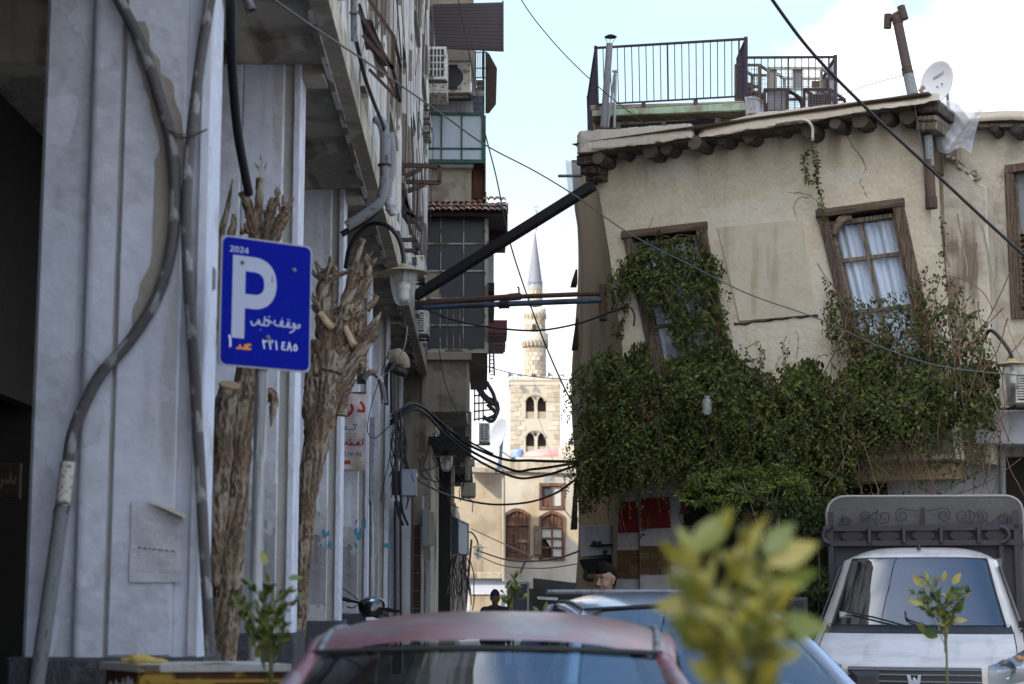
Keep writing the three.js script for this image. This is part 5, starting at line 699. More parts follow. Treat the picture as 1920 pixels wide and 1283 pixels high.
// ---------- pollarded trees ----------
{
  const tree = (lab, d, limbs, stubs) => {
    const T = thing('pollarded_tree', lab, 'tree'); let k = 0;
    for (const l of limbs) { const m = part(T, k ? 'limb' : 'trunk', taper(l.p.map((q) => W(q[0], q[1], q[2] ?? d)), l.r.map((w) => w * (d > 12 ? 0.82 : 0.92) * d / FOC), 36, 14, 0.17, 30 + k * 3), M.bark); const e = W(...[...l.p[l.p.length - 1].slice(0, 2), l.p[l.p.length - 1][2] ?? d]), b = l.p[l.p.length - 2], dir = e.clone().sub(W(b[0], b[1], b[2] ?? d)).normalize(); if (l.cut) { const R = l.r[l.r.length - 1] * d / FOC; part(m, 'cut_face', rod(e.clone().addScaledVector(dir, -0.004), e.clone().addScaledVector(dir, 0.006), R * 0.97, R * 0.94, 14), M.cutwood); } k++; }
    for (const [x0, y0, x1, y1, w, dd] of stubs) { const a = W(x0, y0, d + (dd ?? 0)), b = W(x1, y1, d + (dd ?? 0) - rr(-0.03, 0.06)); const m = part(T, 'stub', taper([a, a.clone().lerp(b, 0.5).add(V(rr(-0.012, 0.012), 0, 0.01)), b], [w * d / FOC, w * 0.85 * d / FOC, w * rr(0.6, 0.95) * d / FOC], 8, 9, 0.2, k++), rnd() < 0.12 ? M.cutwood : M.bark); if (w > 3.5) { const dr = b.clone().sub(a).normalize(); part(m, 'cut_face', rod(b.clone().addScaledVector(dr, -0.003), b.clone().addScaledVector(dr, 0.004), w * 0.62 * d / FOC, w * 0.58 * d / FOC, 9), M.cutwood); } }
    // bristle of dry twigs and splinters round the cuts
    const sp = []; for (let i = 0; i < stubs.length * 5; i++) { const s = stubs[i % stubs.length], t = rr(0.2, 1), a = W(mix(s[0], s[2], t) + rr(-6, 6), mix(s[1], s[3], t) + rr(-6, 6), d - 0.03 + rr(-0.06, 0.06)), l = rr(0.02, 0.075), b = a.clone().add(V(rr(-0.7, 0.7), rr(0.1, 1), rr(-0.2, 0.6)).normalize().multiplyScalar(l)); sp.push(rod(a, b, rr(0.003, 0.007), 0.001, 5)); } const q = part(T, 'splinters', sp, M.cutwood); q.userData.kind = 'stuff';
  };
  tree('thick leaning pollarded trunk with sawn stubs behind the parking sign', 10.4, [
    { p: [[408, 1300], [418, 1180], [428, 1040], [442, 900], [458, 760], [472, 640], [478, 540], [484, 460]], r: [36, 34, 31, 28, 27, 26, 25, 26] },
    { p: [[398, 1100, 10.2], [404, 980, 10.2], [416, 840, 10.15], [424, 760, 10.1], [430, 722, 10.05]], r: [12, 20, 22, 22, 21], cut: true },
    { p: [[484, 470], [474, 420], [464, 385], [456, 362]], r: [18, 13, 11, 10], cut: true }, { p: [[480, 470], [482, 410], [486, 370], [487, 336]], r: [16, 10, 8.5, 8.5], cut: true },
    { p: [[496, 480], [502, 430], [508, 395], [512, 372]], r: [16, 15, 12, 8] }, { p: [[505, 470], [520, 425], [532, 405], [536, 388]], r: [14, 15, 14, 9] },
    { p: [[390, 700], [402, 560], [408, 470], [404, 440]], r: [12, 11, 9, 8] }, { p: [[406, 470], [416, 430], [426, 390], [436, 336]], r: [9, 7, 5, 1.2] }, { p: [[410, 480], [402, 420], [398, 385], [406, 362]], r: [8, 6, 5, 4] }, { p: [[420, 490], [432, 440], [438, 420], [438, 402]], r: [12, 10, 8, 4] }, { p: [[492, 760, 10.3], [505, 735, 10.3], [513, 745, 10.3], [508, 800, 10.3]], r: [8, 10, 8, 2] },
  ], [[512, 385, 524, 362, 4], [508, 400, 522, 372, 5], [530, 400, 544, 380, 4], [526, 410, 518, 358, 2], [534, 398, 530, 366, 2.5], [498, 430, 496, 395, 6], [470, 430, 452, 436, 6], [476, 445, 460, 420, 6], [488, 340, 492, 300, 1]]);
  tree('ragged pollarded tree with many broken stubs below the street lantern', 13.2, [
    { p: [[545, 1300], [556, 1160], [566, 1040], [578, 920], [596, 820], [614, 740], [622, 660]], r: [24, 22, 21, 22, 27, 34, 36] },
    { p: [[606, 780], [650, 700], [682, 650], [706, 600]], r: [24, 20, 17, 8] }, { p: [[622, 690], [610, 600], [606, 540], [612, 505]], r: [34, 26, 20, 10] }, { p: [[622, 700], [645, 610], [655, 560], [664, 505]], r: [34, 26, 20, 11] },
    { p: [[650, 560], [664, 505], [678, 455], [680, 450]], r: [10, 8, 7, 7], cut: true }, { p: [[660, 580], [684, 530], [692, 505], [690, 488]], r: [14, 11, 9, 4] }, { p: [[668, 660], [676, 620], [680, 596], [682, 590]], r: [14, 11, 8, 7] }, { p: [[682, 640], [698, 612], [708, 596], [714, 585]], r: [13, 12, 8, 1.5] }, { p: [[608, 560], [604, 520], [596, 500], [592, 490]], r: [14, 11, 8, 4] },
    { p: [[590, 840], [584, 760], [592, 690], [600, 640]], r: [20, 22, 22, 20] }, { p: [[640, 780], [644, 745], [660, 720], [668, 712]], r: [16, 13, 9, 3] },
  ], Array.from({ length: 34 }, (_, i) => { const x = rr(590, 690), y = rr(520, 760), a = rr(-0.9, 1.1), l = rr(16, 44); return [x, y, x + Math.sin(a) * l, y - Math.cos(a) * l, rr(3, 9), rr(-0.12, 0.1)]; }).concat([[690, 500, 688, 478, 5], [692, 500, 706, 484, 3], [664, 515, 676, 495, 6], [676, 520, 680, 496, 6], [700, 640, 712, 625, 3], [614, 690, 585, 700, 6]]));
}
// ---------- street lanterns ----------
function lantern(lab, hx, hy, d, hat, arm, broken) {     // hat: width in px of the shade
  const T = thing('street_lantern', lab, 'street lamp'), c = W(hx, hy, d), k = hat * d / FOC / 0.45;
  const lg = (p) => lathe(p.map((q) => [q[0] * k, q[1] * k]), 28).translate(c.x, c.y, c.z);
  part(T, 'shade', lg([[0.225, -0.012], [0.228, -0.008], [0.13, 0.022], [0.075, 0.035], [0.07, 0.055], [0.03, 0.075], [0, 0.078], [0, 0.066], [0.03, 0.064], [0.065, 0.04], [0.12, 0.01], [0.225, -0.012]]), M.shade ??= mat({ color: col(0.34, 0.27, 0.14), roughness: 0.5, side: THREE.DoubleSide }));
  const gl = part(T, 'globe', lg([[0.125, -0.01], [0.128, -0.04], [0.122, -0.12], [0.105, -0.21], [0.085, -0.275], [0.06, -0.305], [0.02, -0.315], [0, -0.316]]), M.opal);
  const bb = part(T, 'bulb', lg([[0.018, 0.0], [0.018, -0.1], [0.05, -0.11], [0.062, -0.14], [0.06, -0.165], [0.045, -0.17], [0.05, -0.25], [0.03, -0.27], [0, -0.275]]), mat({ color: col(0.75, 0.74, 0.7), roughness: 0.5 })); part(bb, 'socket', lg([[0.022, 0.05], [0.024, -0.09], [0, -0.1]]), M.greypipe);
  if (arm) part(T, 'arm', tube(arm.map((p) => W(p[0], p[1], p[2] ?? d)), 0.022, 50, 10), M.black);
  return T;
}
lantern('large clear glass street lantern hanging from a curved black arm in front of the arcade', 757, 510, 15.6, 92, [[648, 502, 16.4], [656, 462, 16.2], [680, 430, 15.9], [706, 419, 15.7], [730, 426, 15.6], [748, 448, 15.6], [756, 478, 15.6], [757, 500, 15.6]]);
lantern('smaller glass street lantern under the dark bay building', 837, 855, 33, 42, [[838, 805, 34], [839, 830, 33], [838, 848, 33]]);
lantern('dusty street lantern half hidden in the vine at the right edge', 1898, 683, 20.2, 62, [[1842, 640, 20.6], [1858, 620, 20.4], [1880, 640, 20.3], [1896, 665, 20.2], [1898, 675, 20.2]]);
{ const T = lantern('tilted little street lantern on a leaning post far down the lane', 897, 1026, 46, 34, [[872, 1002, 46], [882, 998, 46], [893, 1010, 46], [897, 1022, 46]]); part(T, 'post', rod(W(868, 1200, 46), W(884, 1012, 46), 0.035, 0.03, 8), M.black); }
// ---------- air conditioners ----------
M.acdark = mat({ color: col(0.03, 0.034, 0.045), roughness: 0.7 });
function airCon(lab, x, y, w, h, d, dep, o = {}) {        // px centre and size of the face towards us
  const T = thing('air_conditioner', lab, 'air conditioner'), k = d / FOC, c = W(x, y, d), ww = w * k, hh = h * k, at = (u, v) => [c.x + u * ww, c.y + v * hh];
  part(T, 'casing', cbox(ww, hh, dep, c.x, c.y, c.z - dep / 2, 0.012), M.acwhite);
  const gx0 = o.g?.[0] ?? -0.4, gx1 = o.g?.[1] ?? 0.35, gy0 = o.g?.[2] ?? -0.4, gy1 = o.g?.[3] ?? 0.42, [X0, Y0] = at(gx0, gy0), [X1, Y1] = at(gx1, gy1);
  const gr = part(T, 'grille', B3(X0, X1, Y0, Y1, c.z + 0.004, c.z - 0.004), M.acdark);
  const nx = o.nx ?? 4, ny = o.ny ?? 4, b = o.bar ?? 0.014, mt = o.dark ? M.greypipe : M.acwhite;
  for (let i = 1; i < nx; i++) part(gr, 'grille_bar', B3(mix(X0, X1, i / nx) - b / 2, mix(X0, X1, i / nx) + b / 2, Y0, Y1, c.z + 0.014, c.z + 0.002), mt); for (let i = 1; i < ny; i++) part(gr, 'grille_bar', B3(X0, X1, mix(Y0, Y1, i / ny) - b / 2, mix(Y0, Y1, i / ny) + b / 2, c.z + 0.017, c.z + 0.003), mt);
  if (o.fan) { const g = part(T, 'fan_cover', new THREE.CylinderGeometry(hh * 0.36, hh * 0.36, 0.02, 28).rotateX(Math.PI / 2).translate(...at(-0.28, 0), c.z + 0.012), M.acdark); for (let i = 1; i < 6; i++) part(g, 'ring', new THREE.TorusGeometry(hh * 0.06 * i, 0.004, 4, 28).translate(...at(-0.28, 0), c.z + 0.026), M.greypipe); }
  const bb = part(T, 'bracket', [B3(c.x - ww / 2, c.x + ww / 2 + 0.02, c.y - hh / 2 - 0.05, c.y - hh / 2 - 0.02, c.z - 0.02, c.z - 0.06), B3(c.x - ww / 2 - 0.1, c.x + ww / 2, c.y - hh / 2 - 0.05, c.y - hh / 2 - 0.02, c.z - dep + 0.06, c.z - dep + 0.02), B3(c.x - ww / 2, c.x - ww / 2 + 0.03, c.y - hh / 2 - 0.049, c.y - hh / 2 - 0.021, c.z, c.z - dep), B3(c.x + ww / 2 - 0.03, c.x + ww / 2, c.y - hh / 2 - 0.049, c.y - hh / 2 - 0.021, c.z, c.z - dep)], M.rustdark);
  if (o.tray) part(T, 'tray', B3(c.x - ww * 0.45, c.x + ww * 0.5, c.y - hh / 2 - o.tray * k, c.y - hh / 2 - 0.05, c.z - 0.05, c.z - dep), M.rustpaint); return T;
}
airCon('white air conditioner with a four by four grille below the dark awning', 820, 118, 36, 66, 29.6, 0.8, { tray: 25, bar: 0.022 });
airCon('white air conditioner with a round fan partly behind its neighbour', 860, 145, 46, 60, 30.6, 0.4, { g: [-0.48, -0.05, -0.42, 0.42], nx: 1, ny: 1, fan: true });
airCon('white air conditioner with a dark fine grille, lowest of the upper three', 788, 167, 26, 58, 28.4, 0.8, { g: [-0.46, 0.2, -0.42, 0.45], nx: 4, ny: 8, dark: true, bar: 0.006 });
for (const [y, l] of [[213, 'upper rusty steel tray bolted under the lowest white air conditioner'], [239, 'lower empty rusty steel tray hanging under the other tray']]) { const T = thing('steel_tray', l, 'steel tray'), k = 28.4 / FOC, c = W(787, y, 28.3); part(T, 'pan', B3(c.x - 16 * k, c.x + 19 * k, c.y - 8 * k, c.y + 6 * k, c.z - 0.05, c.z - 0.8), M.rustpaint); part(T, 'rim', [B3(c.x - 22 * k, c.x + 20 * k, c.y - 11 * k, c.y - 8 * k, c.z, c.z - 0.05), B3(c.x - 22 * k, c.x + 20 * k, c.y + 7 * k, c.y + 9 * k, c.z, c.z - 0.05), B3(c.x + 18 * k, c.x + 20 * k, c.y - 8 * k, c.y + 7 * k, c.z, c.z - 0.05)], M.rustdark); }
airCon('small grey air conditioner by the diagonal beam, its slats facing left', 778, 498, 34, 40, 24, 0.5, { g: [-0.45, 0.1, 0, 0.42], nx: 1, ny: 9, dark: true, bar: 0.008 });
airCon('white air conditioner with dark louvres under the two wall pipes', 792, 604, 22, 46, 27, 0.5, { g: [-0.4, 0.1, -0.4, 0.4], nx: 1, ny: 8, bar: 0.02 });
airCon('grey air conditioner with louvres beside the tilted dish', 908, 811, 20, 36, 42, 0.5, { g: [-0.35, 0.35, -0.38, 0.42], nx: 2, ny: 9, bar: 0.02 });
airCon('white air conditioner cut by the right edge on its concrete shelf', 1926, 727, 44, 58, 20.3, 0.4, { g: [-0.4, 0.4, -0.42, 0.42], nx: 1, ny: 10, bar: 0.02 });
// ---------- steel frames on the upper wall ----------
{
  const fr = (lab, pts, segs, d, w, m, sheet) => { const T = thing('awning_frame', lab, 'awning frame', null), P = pts.map((p) => W(p[0], p[1], p[2] ?? d)); for (const [a, b] of segs) part(T, 'frame_bar', bar3(P[a], P[b], w, w), m); if (sheet) part(T, 'canvas', (() => { const q = sheet.map((p) => W(p[0], p[1], p[2])); return gridSurf(10, 10, (u, v) => q[0].clone().lerp(q[1], u).lerp(q[3].clone().lerp(q[2], u), v).add(V(0, 0.03 * Math.sin(u * 9), 0.03 * Math.sin(v * 7 + u * 4)))); })(), M.awncloth ??= mat({ color: col(0.035, 0.025, 0.025), roughness: 0.9, side: THREE.DoubleSide })); };
  fr('rusty projecting awning frame with a dark torn canvas, top left of the wall', [[684, -12, 13], [738, 68, 13], [737, 130, 13], [672, 20, 13], [751, 122, 14.2], [750, 190, 14.2], [700, 48, 14.2], [700, 90, 14.2], [680, 66, 13], [692, 130, 14.2]], [[0, 1], [1, 2], [3, 2], [1, 4], [4, 5], [7, 5], [2, 5], [8, 2], [9, 5]], 13, 0.025, M.rust, [[671, 8, 13.1], [700, 50, 13.1], [736, 136, 13.2], [686, 96, 13.2]]);
  fr('flat rusty bracket frame of two arms and a brace above the lantern', [[738, 309], [824, 312], [824, 343], [738, 340], [740, 340], [790, 316], [746, 366], [795, 346]], [[0, 1], [1, 2], [2, 3], [4, 5], [6, 7]], 22, 0.055, M.rust);
  fr('folded dark awning frame hanging down beside the corrugated hose', [[742, 340], [788, 434], [745, 392], [790, 412], [752, 300], [770, 440]], [[0, 1], [2, 3], [4, 5]], 21, 0.04, M.rustdark, [[744, 345, 21.2], [752, 350, 21.2], [780, 425, 21.2], [748, 410, 21.2]]);
  fr('small rusty bracket with two short arms below the folded awning', [[752, 450], [780, 450], [784, 470], [756, 470]], [[0, 1], [1, 2], [2, 3]], 20, 0.045, M.rustdark);
  const G = thing('wall_grille', 'bulging iron window grille on the lane side of the bay building', 'window grille'); const gb = []; const gp = (x, y) => W(x, y, 38); for (let i = 0; i < 7; i++) { const t = i / 6; part(G, 'grille_bar', tube([gp(893, 705 + i * 4), gp(900 + 8 * t, 720 + i * 5), gp(912 + 14 * t, 742 + i * 3), gp(936 - 4 * Math.abs(t - 0.5), 755 + i * 3.5), gp(930, 775 + t * 6), gp(905, 787)], 0.02, 24, 5), M.iron); } for (let i = 0; i < 6; i++) part(G, 'grille_rail', rod(gp(888, 712 + i * 15), gp(905 + i * 5, 716 + i * 13), 0.018, 0.018, 5), M.iron); for (const x of [890, 898, 906]) part(G, 'grille_post', rod(gp(x, 700), gp(x, 790), 0.016, 0.016, 5), M.iron);
  part(G, 'ladder_rail', [rod(gp(918, 640), gp(918, 700), 0.02, 0.02, 5), rod(gp(924, 625), gp(927, 705), 0.02, 0.02, 5)], M.iron); for (let i = 0; i < 11; i++) part(G, 'rung', rod(gp(918, 640 + i * 7), gp(925, 640 + i * 7), 0.012, 0.012, 5), M.iron); part(G, 'coil', tube([gp(912, 716), gp(926, 742), gp(928, 758), gp(914, 752)], 0.05, 24, 6), M.cable); part(G, 'coil', tube([gp(914, 758), gp(930, 776), gp(922, 790), gp(906, 782)], 0.05, 24, 6), M.cable);
}
// ---------- pipes and beam across the lane ----------
single('steel_beam', (() => { const a = W(778, 556, 25.5), b = W(1112, 348, 23.2); return metric(bar3(a, b, 0.12, 0.13)); })(), mat({ color: col(0.012, 0.013, 0.018), roughness: 0.7 }), 'long black steel beam bracing the lane diagonally up to the leaning house', 'beam');
{ const T = thing('wall_pipe', 'rusty red pipe crossing the lane above the blue one', 'pipe'); part(T, 'pipe', rod(W(778, 570, 25.5), W(960, 557, 24.4), 0.045, 0.045, 12), M.rust); part(T, 'thin_pipe', rod(W(958, 557, 24.4), W(1136, 550, 23.4), 0.034, 0.034, 12), M.rust); part(T, 'sleeve', rod(W(955, 557.5, 24.4), W(975, 556, 24.3), 0.055, 0.055, 12), M.rust); part(T, 'hanger', [rod(W(973, 558, 24.3), W(973, 540, 24.3), 0.012), rod(W(973, 540, 24.3), W(970, 538, 24.3), 0.012)], M.iron); part(T, 'wall_plate', metric(cbox(0.1, 0.5, 0.2, ...W(1131, 568, 23.5).toArray(), 0.01)), M.rustdark); }
{ const T = thing('wall_pipe', 'blue painted pipe crossing the lane under the rusty one', 'pipe'); part(T, 'pipe', rod(W(778, 577, 25.5), W(1130, 563, 23.4), 0.04, 0.04, 12), M.bluepipe); part(T, 'coupling', [rod(W(938, 571.5, 24.5), W(952, 571, 24.4), 0.058, 0.058, 12)], M.iron); part(T, 'clamp', [new THREE.TorusGeometry(0.055, 0.015, 6, 16).rotateY(1.57).translate(...W(938, 571, 24.5).toArray()), new THREE.TorusGeometry(0.055, 0.015, 6, 16).rotateY(1.57).translate(...W(953, 570.5, 24.4).toArray())], M.iron); }
// ---------- cars ----------
const paint = (r, g, b, rough = 0.35, coat = 0.6) => new THREE.MeshPhysicalMaterial({ color: col(r, g, b), roughness: rough, clearcoat: coat, clearcoatRoughness: 0.12 });
function wheel(T, x, z, r = 0.3) { const w = part(T, 'wheel', lathe([[r * 0.6, -0.09], [r * 0.95, -0.09], [r, -0.06], [r, 0.06], [r * 0.95, 0.09], [r * 0.6, 0.09]], 28).rotateZ(Math.PI / 2), M.rubber); w.position.set(x, r, z); const rim = part(w, 'rim', lathe([[0, 0.04], [r * 0.2, 0.05], [r * 0.5, 0.02], [r * 0.62, 0.07], [r * 0.62, -0.07], [0, -0.07]], 20).rotateZ(x > 0 ? -Math.PI / 2 : Math.PI / 2), M.galv); }
function car(name, lab, p, yaw, o) {
  const T = thing(name, lab, 'car'); T.userData.fixed = true; T.position.copy(p); T.rotation.y = yaw;
  const body = o.body, R = o.roof;   // R: z0,y0 front header; z1,y1 rear header; hw0,hw1; crest; drop
  const roofPt = (u, v) => { const a = u * 2 - 1, hw = mix(R.hw0, R.hw1, v) + 0.03 * Math.sin(Math.PI * v), e = Math.pow(Math.abs(a), 3.2); return V(Math.sign(a) * hw * Math.pow(Math.abs(a), 0.94), mix(R.y0, R.y1, v) + R.crest * Math.pow(Math.sin(Math.PI * clamp(v * 0.92 + 0.04)), 0.7) - R.drop * e - 0.018 * a * a, mix(R.z0, R.z1, v) - (v < 0.5 ? 1 : -1) * 0.1 * a * a * (1 - Math.sin(Math.PI * v)) ); };
  part(T, 'roof', gridSurf(40, 24, roofPt, false), body).material.side = THREE.DoubleSide;
  const glassQ = (nm, z0, y0, h0, z1, y1, h1, bul, m = M.windscreen) => part(T, nm, gridSurf(18, 10, (u, v) => { const a = u * 2 - 1; return V(a * mix(h0, h1, v), mix(y0, y1, v) - 0.03 * a * a * (1 - v) * 0.7 - (v > 0 ? 0 : 0), mix(z0, z1, v) + bul * (1 - a * a) * 1 - Math.sign(z1 - z0) * 0.09 * a * a * (1 - v)); }), m);
  glassQ('windscreen', R.z0 + 0.01, R.y0 - 0.004, R.hw0 * 0.93, o.ws[0], o.ws[1], o.ws[2], 0.05);
  glassQ('rear_window', R.z1 - 0.01, R.y1 - 0.004, R.hw1 * 0.93, o.rw[0], o.rw[1], o.rw[2], -0.04);
  part(T, 'windscreen_trim', tube(Array.from({ length: 13 }, (_, i) => { const a = i / 6 - 1; return V(a * R.hw0 * 0.95, R.y0 + 0.003 - 0.022 * a * a, R.z0 + 0.05 * (1 - a * a) + 0.005 - 0.085 * a * a); }), 0.009, 30, 6), M.rubber);
  for (const s of [-1, 1]) {
    const e0 = roofPt(s < 0 ? 0.03 : 0.97, 0), e1 = roofPt(s < 0 ? 0.03 : 0.97, 1), b0 = V(s * (o.ws[2] + 0.06), o.ws[1], o.ws[0] - 0.05), b1 = V(s * (o.rw[2] + 0.06), o.rw[1], o.rw[0] + 0.05);
    part(T, 'front_pillar', taper([e0, e0.clone().lerp(b0, 0.5).add(V(s * 0.012, 0.02, 0)), b0], [0.036, 0.042, 0.05], 14, 10), body); part(T, 'rear_pillar', taper([e1, e1.clone().lerp(b1, 0.5).add(V(s * 0.012, 0.02, 0)), b1], [0.05, 0.07, 0.09], 14, 10), body);
    part(T, 'roof_edge', taper(Array.from({ length: 9 }, (_, i) => roofPt(s < 0 ? 0.0 : 1, i / 8).add(V(-s * 0.012, -0.015, 0))), [0.026, 0.026], 30, 8), body);
    part(T, 'drip_rail', tube(Array.from({ length: 9 }, (_, i) => { const q = roofPt(s < 0 ? 0.045 : 0.955, mix(0, 0.96, i / 8)); return q.add(V(0, 0.004, 0)); }), 0.013, 30, 6), o.trim ?? M.rubber);
    const zm = mix(R.z0, R.z1, 0.52), em = roofPt(s < 0 ? 0 : 1, 0.52), bm = V(s * o.hw * 0.97, o.belt, zm - 0.05); part(T, 'centre_pillar', bar3(em, bm, 0.07, 0.04, V(s, 0, 0)), M.rubber);
    const sideG = (A, B, C, D) => part(T, 'side_window', hexa(s > 0 ? [A, B, C, D] : [B, A, D, C], (s > 0 ? [A, B, C, D] : [B, A, D, C]).map((q) => q.clone().add(V(-s * 0.012, 0, 0)))), M.windscreen);
    const inn = V(-s * 0.02, -0.03, 0); sideG(b0.clone().add(V(-s * 0.01, 0.01, -0.12)), bm.clone().add(V(-s * 0.02, 0, 0.05)), em.clone().add(inn).add(V(0, 0, 0.05)), e0.clone().add(inn).add(V(s * 0.03, 0, -0.08))); sideG(bm.clone().add(V(-s * 0.02, 0, -0.05)), b1.clone().add(V(-s * 0.01, 0.01, 0.12)), e1.clone().add(inn).add(V(s * 0.03, 0, 0.08)), em.clone().add(inn).add(V(0, 0, -0.05)));
    const mz = o.ws[0] - 0.25, mr = part(T, 'mirror', cbox(0.16, 0.11, 0.08, s * (o.hw + 0.12), o.belt + 0.07, mz, 0.025), o.mirror ?? M.black); part(mr, 'mirror_arm', cbox(0.1, 0.03, 0.04, s * (o.hw + 0.02), o.belt + 0.02, mz, 0.01), M.black);
    const dr = part(T, 'door_handle', cbox(0.02, 0.03, 0.14, s * (o.hw + 0.012), o.belt - 0.12, zm + 0.05, 0.006), o.trim ?? M.black);
    for (const z of [o.zf - 0.72, o.zr + 0.72]) wheel(T, s * (o.hw - 0.09), z);
    const hl = part(T, 'headlight', cbox(0.32, 0.13, 0.05, s * (o.hw - 0.26), 0.66, o.zf + 0.02, 0.02), M.chrome); part(hl, 'lens', cbox(0.31, 0.12, 0.02, s * (o.hw - 0.26), 0.66, o.zf + 0.055, 0.008), M.glass); part(T, 'tail_light', cbox(0.28, 0.14, 0.05, s * (o.hw - 0.2), 0.72, o.zr - 0.01, 0.015), mat({ color: col(0.3, 0.01, 0.01), roughness: 0.3 }));
  }
  // lower body: hood, belt and boot in one skin
  const top = (z) => z > o.ws[0] ? mix(o.ws[1] - 0.01, o.hood, Math.pow((z - o.ws[0]) / (o.zf - o.ws[0]), 1.6)) : z < o.rw[0] ? mix(o.rw[1] - 0.01, o.boot, (o.rw[0] - z) / (o.rw[0] - o.zr)) : o.belt;
  const sec = (u, v) => { const z = mix(o.zr, o.zf, v), e = Math.pow(Math.min(1, Math.min(v, 1 - v) * 9), 0.5), hw = o.hw * mix(0.9, 1, e), y1 = mix(0.62, top(z), e), a = u * 2 - 1, s = Math.sign(a), k = Math.abs(a); const inside = z < o.ws[0] && z > o.rw[0];
    if (k > 0.5) { const t = (k - 0.5) * 2, q = [[hw - 0.03, y1], [hw, y1 - 0.06], [hw + 0.01, 0.62], [hw - 0.01, 0.4], [hw - 0.08, 0.22]], f = (1 - (1 - t)) * 4, i = Math.min(3, Math.floor(f)); return V(s * mix(q[i][0], q[i + 1][0], f - i), mix(q[i][1], q[i + 1][1], f - i), z); }
    const t = k * 2; return V(s * (hw - 0.03) * t, y1 + (inside ? -0.25 * (1 - Math.pow(t, 14)) : 0.035 * (1 - t * t)), z); };
  part(T, 'body', gridSurf(48, 60, sec, true), body); part(T, 'floor', B3(-o.hw + 0.1, o.hw - 0.1, 0.2, 0.26, o.zf - 0.1, o.zr + 0.1), M.black);
  part(T, 'bumper', cbox(o.hw * 1.9, 0.2, 0.14, 0, 0.42, o.zf, 0.04), o.bump ?? M.black); part(T, 'bumper', cbox(o.hw * 1.9, 0.2, 0.14, 0, 0.45, o.zr, 0.04), o.bump ?? M.black); part(T, 'grille', cbox(o.hw * 0.9, 0.14, 0.04, 0, 0.66, o.zf + 0.02, 0.01), M.black);
  part(T, 'dashboard', cbox(o.hw * 1.75, 0.16, 0.4, 0, o.ws[1] - 0.06, o.ws[0] - 0.35, 0.05), M.acdark);
  const st = part(T, 'steering_wheel', new THREE.TorusGeometry(0.18, 0.016, 8, 28).rotateX(-0.5).translate(0.36, o.ws[1] + 0.02, o.ws[0] - 0.62), M.black);
  for (const s of [-1, 1]) { const b = part(T, 'seat', join([cbox(0.48, 0.58, 0.14, s * 0.37, 0.8, o.ws[0] - 1.25, 0.05), cbox(0.48, 0.14, 0.5, s * 0.37, 0.5, o.ws[0] - 1.0, 0.05)]), o.seat); part(b, 'headrest', cbox(0.26, 0.17, 0.1, s * 0.37, 1.17, o.ws[0] - 1.3, 0.04), o.seat); }
  part(T, 'rear_seat', join([cbox(o.hw * 1.6, 0.55, 0.15, 0, 0.78, o.rw[0] + 0.35, 0.05), cbox(o.hw * 1.6, 0.15, 0.5, 0, 0.48, o.rw[0] + 0.65, 0.05)]), o.seat); const rv = part(T, 'rear_view_mirror', cbox(0.22, 0.06, 0.03, 0, R.y0 - 0.09, R.z0 - 0.02, 0.01), M.black);
  if (o.extra) o.extra(T, roofPt);
  return T;
}
M.redpaint = rustF([0.22, 0.075, 0.085], [0.29, 0.185, 0.19], 131, 0.54); M.redpaint.roughness = 0.42;
{ const m = new THREE.MeshPhysicalMaterial({ map: M.redpaint.map, roughness: 0.38, clearcoat: 0.5, clearcoatRoughness: 0.25 }); M.redpaint = m; }
car('parked_car', 'faded dark red saloon car with a dusty roof, closest at the bottom of the frame', V(-0.09, 0, -5.82), -0.045, {
  body: M.redpaint, seat: mat({ color: col(0.05, 0.05, 0.06) }), hw: 0.79, belt: 0.93, hood: 0.76, boot: 0.9, zf: 2.0, zr: -2.4, roof: { z0: 0, y0: 1.405, z1: -1.45, y1: 1.385, hw0: 0.63, hw1: 0.6, crest: 0.122, drop: 0.07 }, ws: [0.72, 0.94, 0.72], rw: [-2.0, 0.96, 0.66], trim: M.greypipe,
  extra: (T) => { part(T, 'windscreen_sticker', gridSurf(2, 2, (u, v) => V(mix(-0.66, -0.46, u), mix(0.99, 1.06, v), mix(0.675, 0.6, v))), mat({ color: col(0.05, 0.4, 0.5), roughness: 0.4 })); },
});
car('parked_car', 'pale silver blue hatchback parked behind the red saloon', V(1.02, 0, -10.4), 0.11, {
  body: paint(0.36, 0.44, 0.6, 0.2, 1), seat: mat({ color: col(0.07, 0.07, 0.08) }), hw: 0.82, belt: 1.0, hood: 0.86, boot: 1.0, zf: 2.0, zr: -2.25, roof: { z0: 0, y0: 1.485, z1: -1.75, y1: 1.5, hw0: 0.61, hw1: 0.58, crest: 0.075, drop: 0.07 }, ws: [0.82, 1.02, 0.74], rw: [-2.1, 1.05, 0.66], trim: M.greypipe,
  extra: (T, rp) => { part(T, 'spoiler', [cbox(1.2, 0.03, 0.16, 0, 1.565, -1.72, 0.012)], M.greypipe); },
});
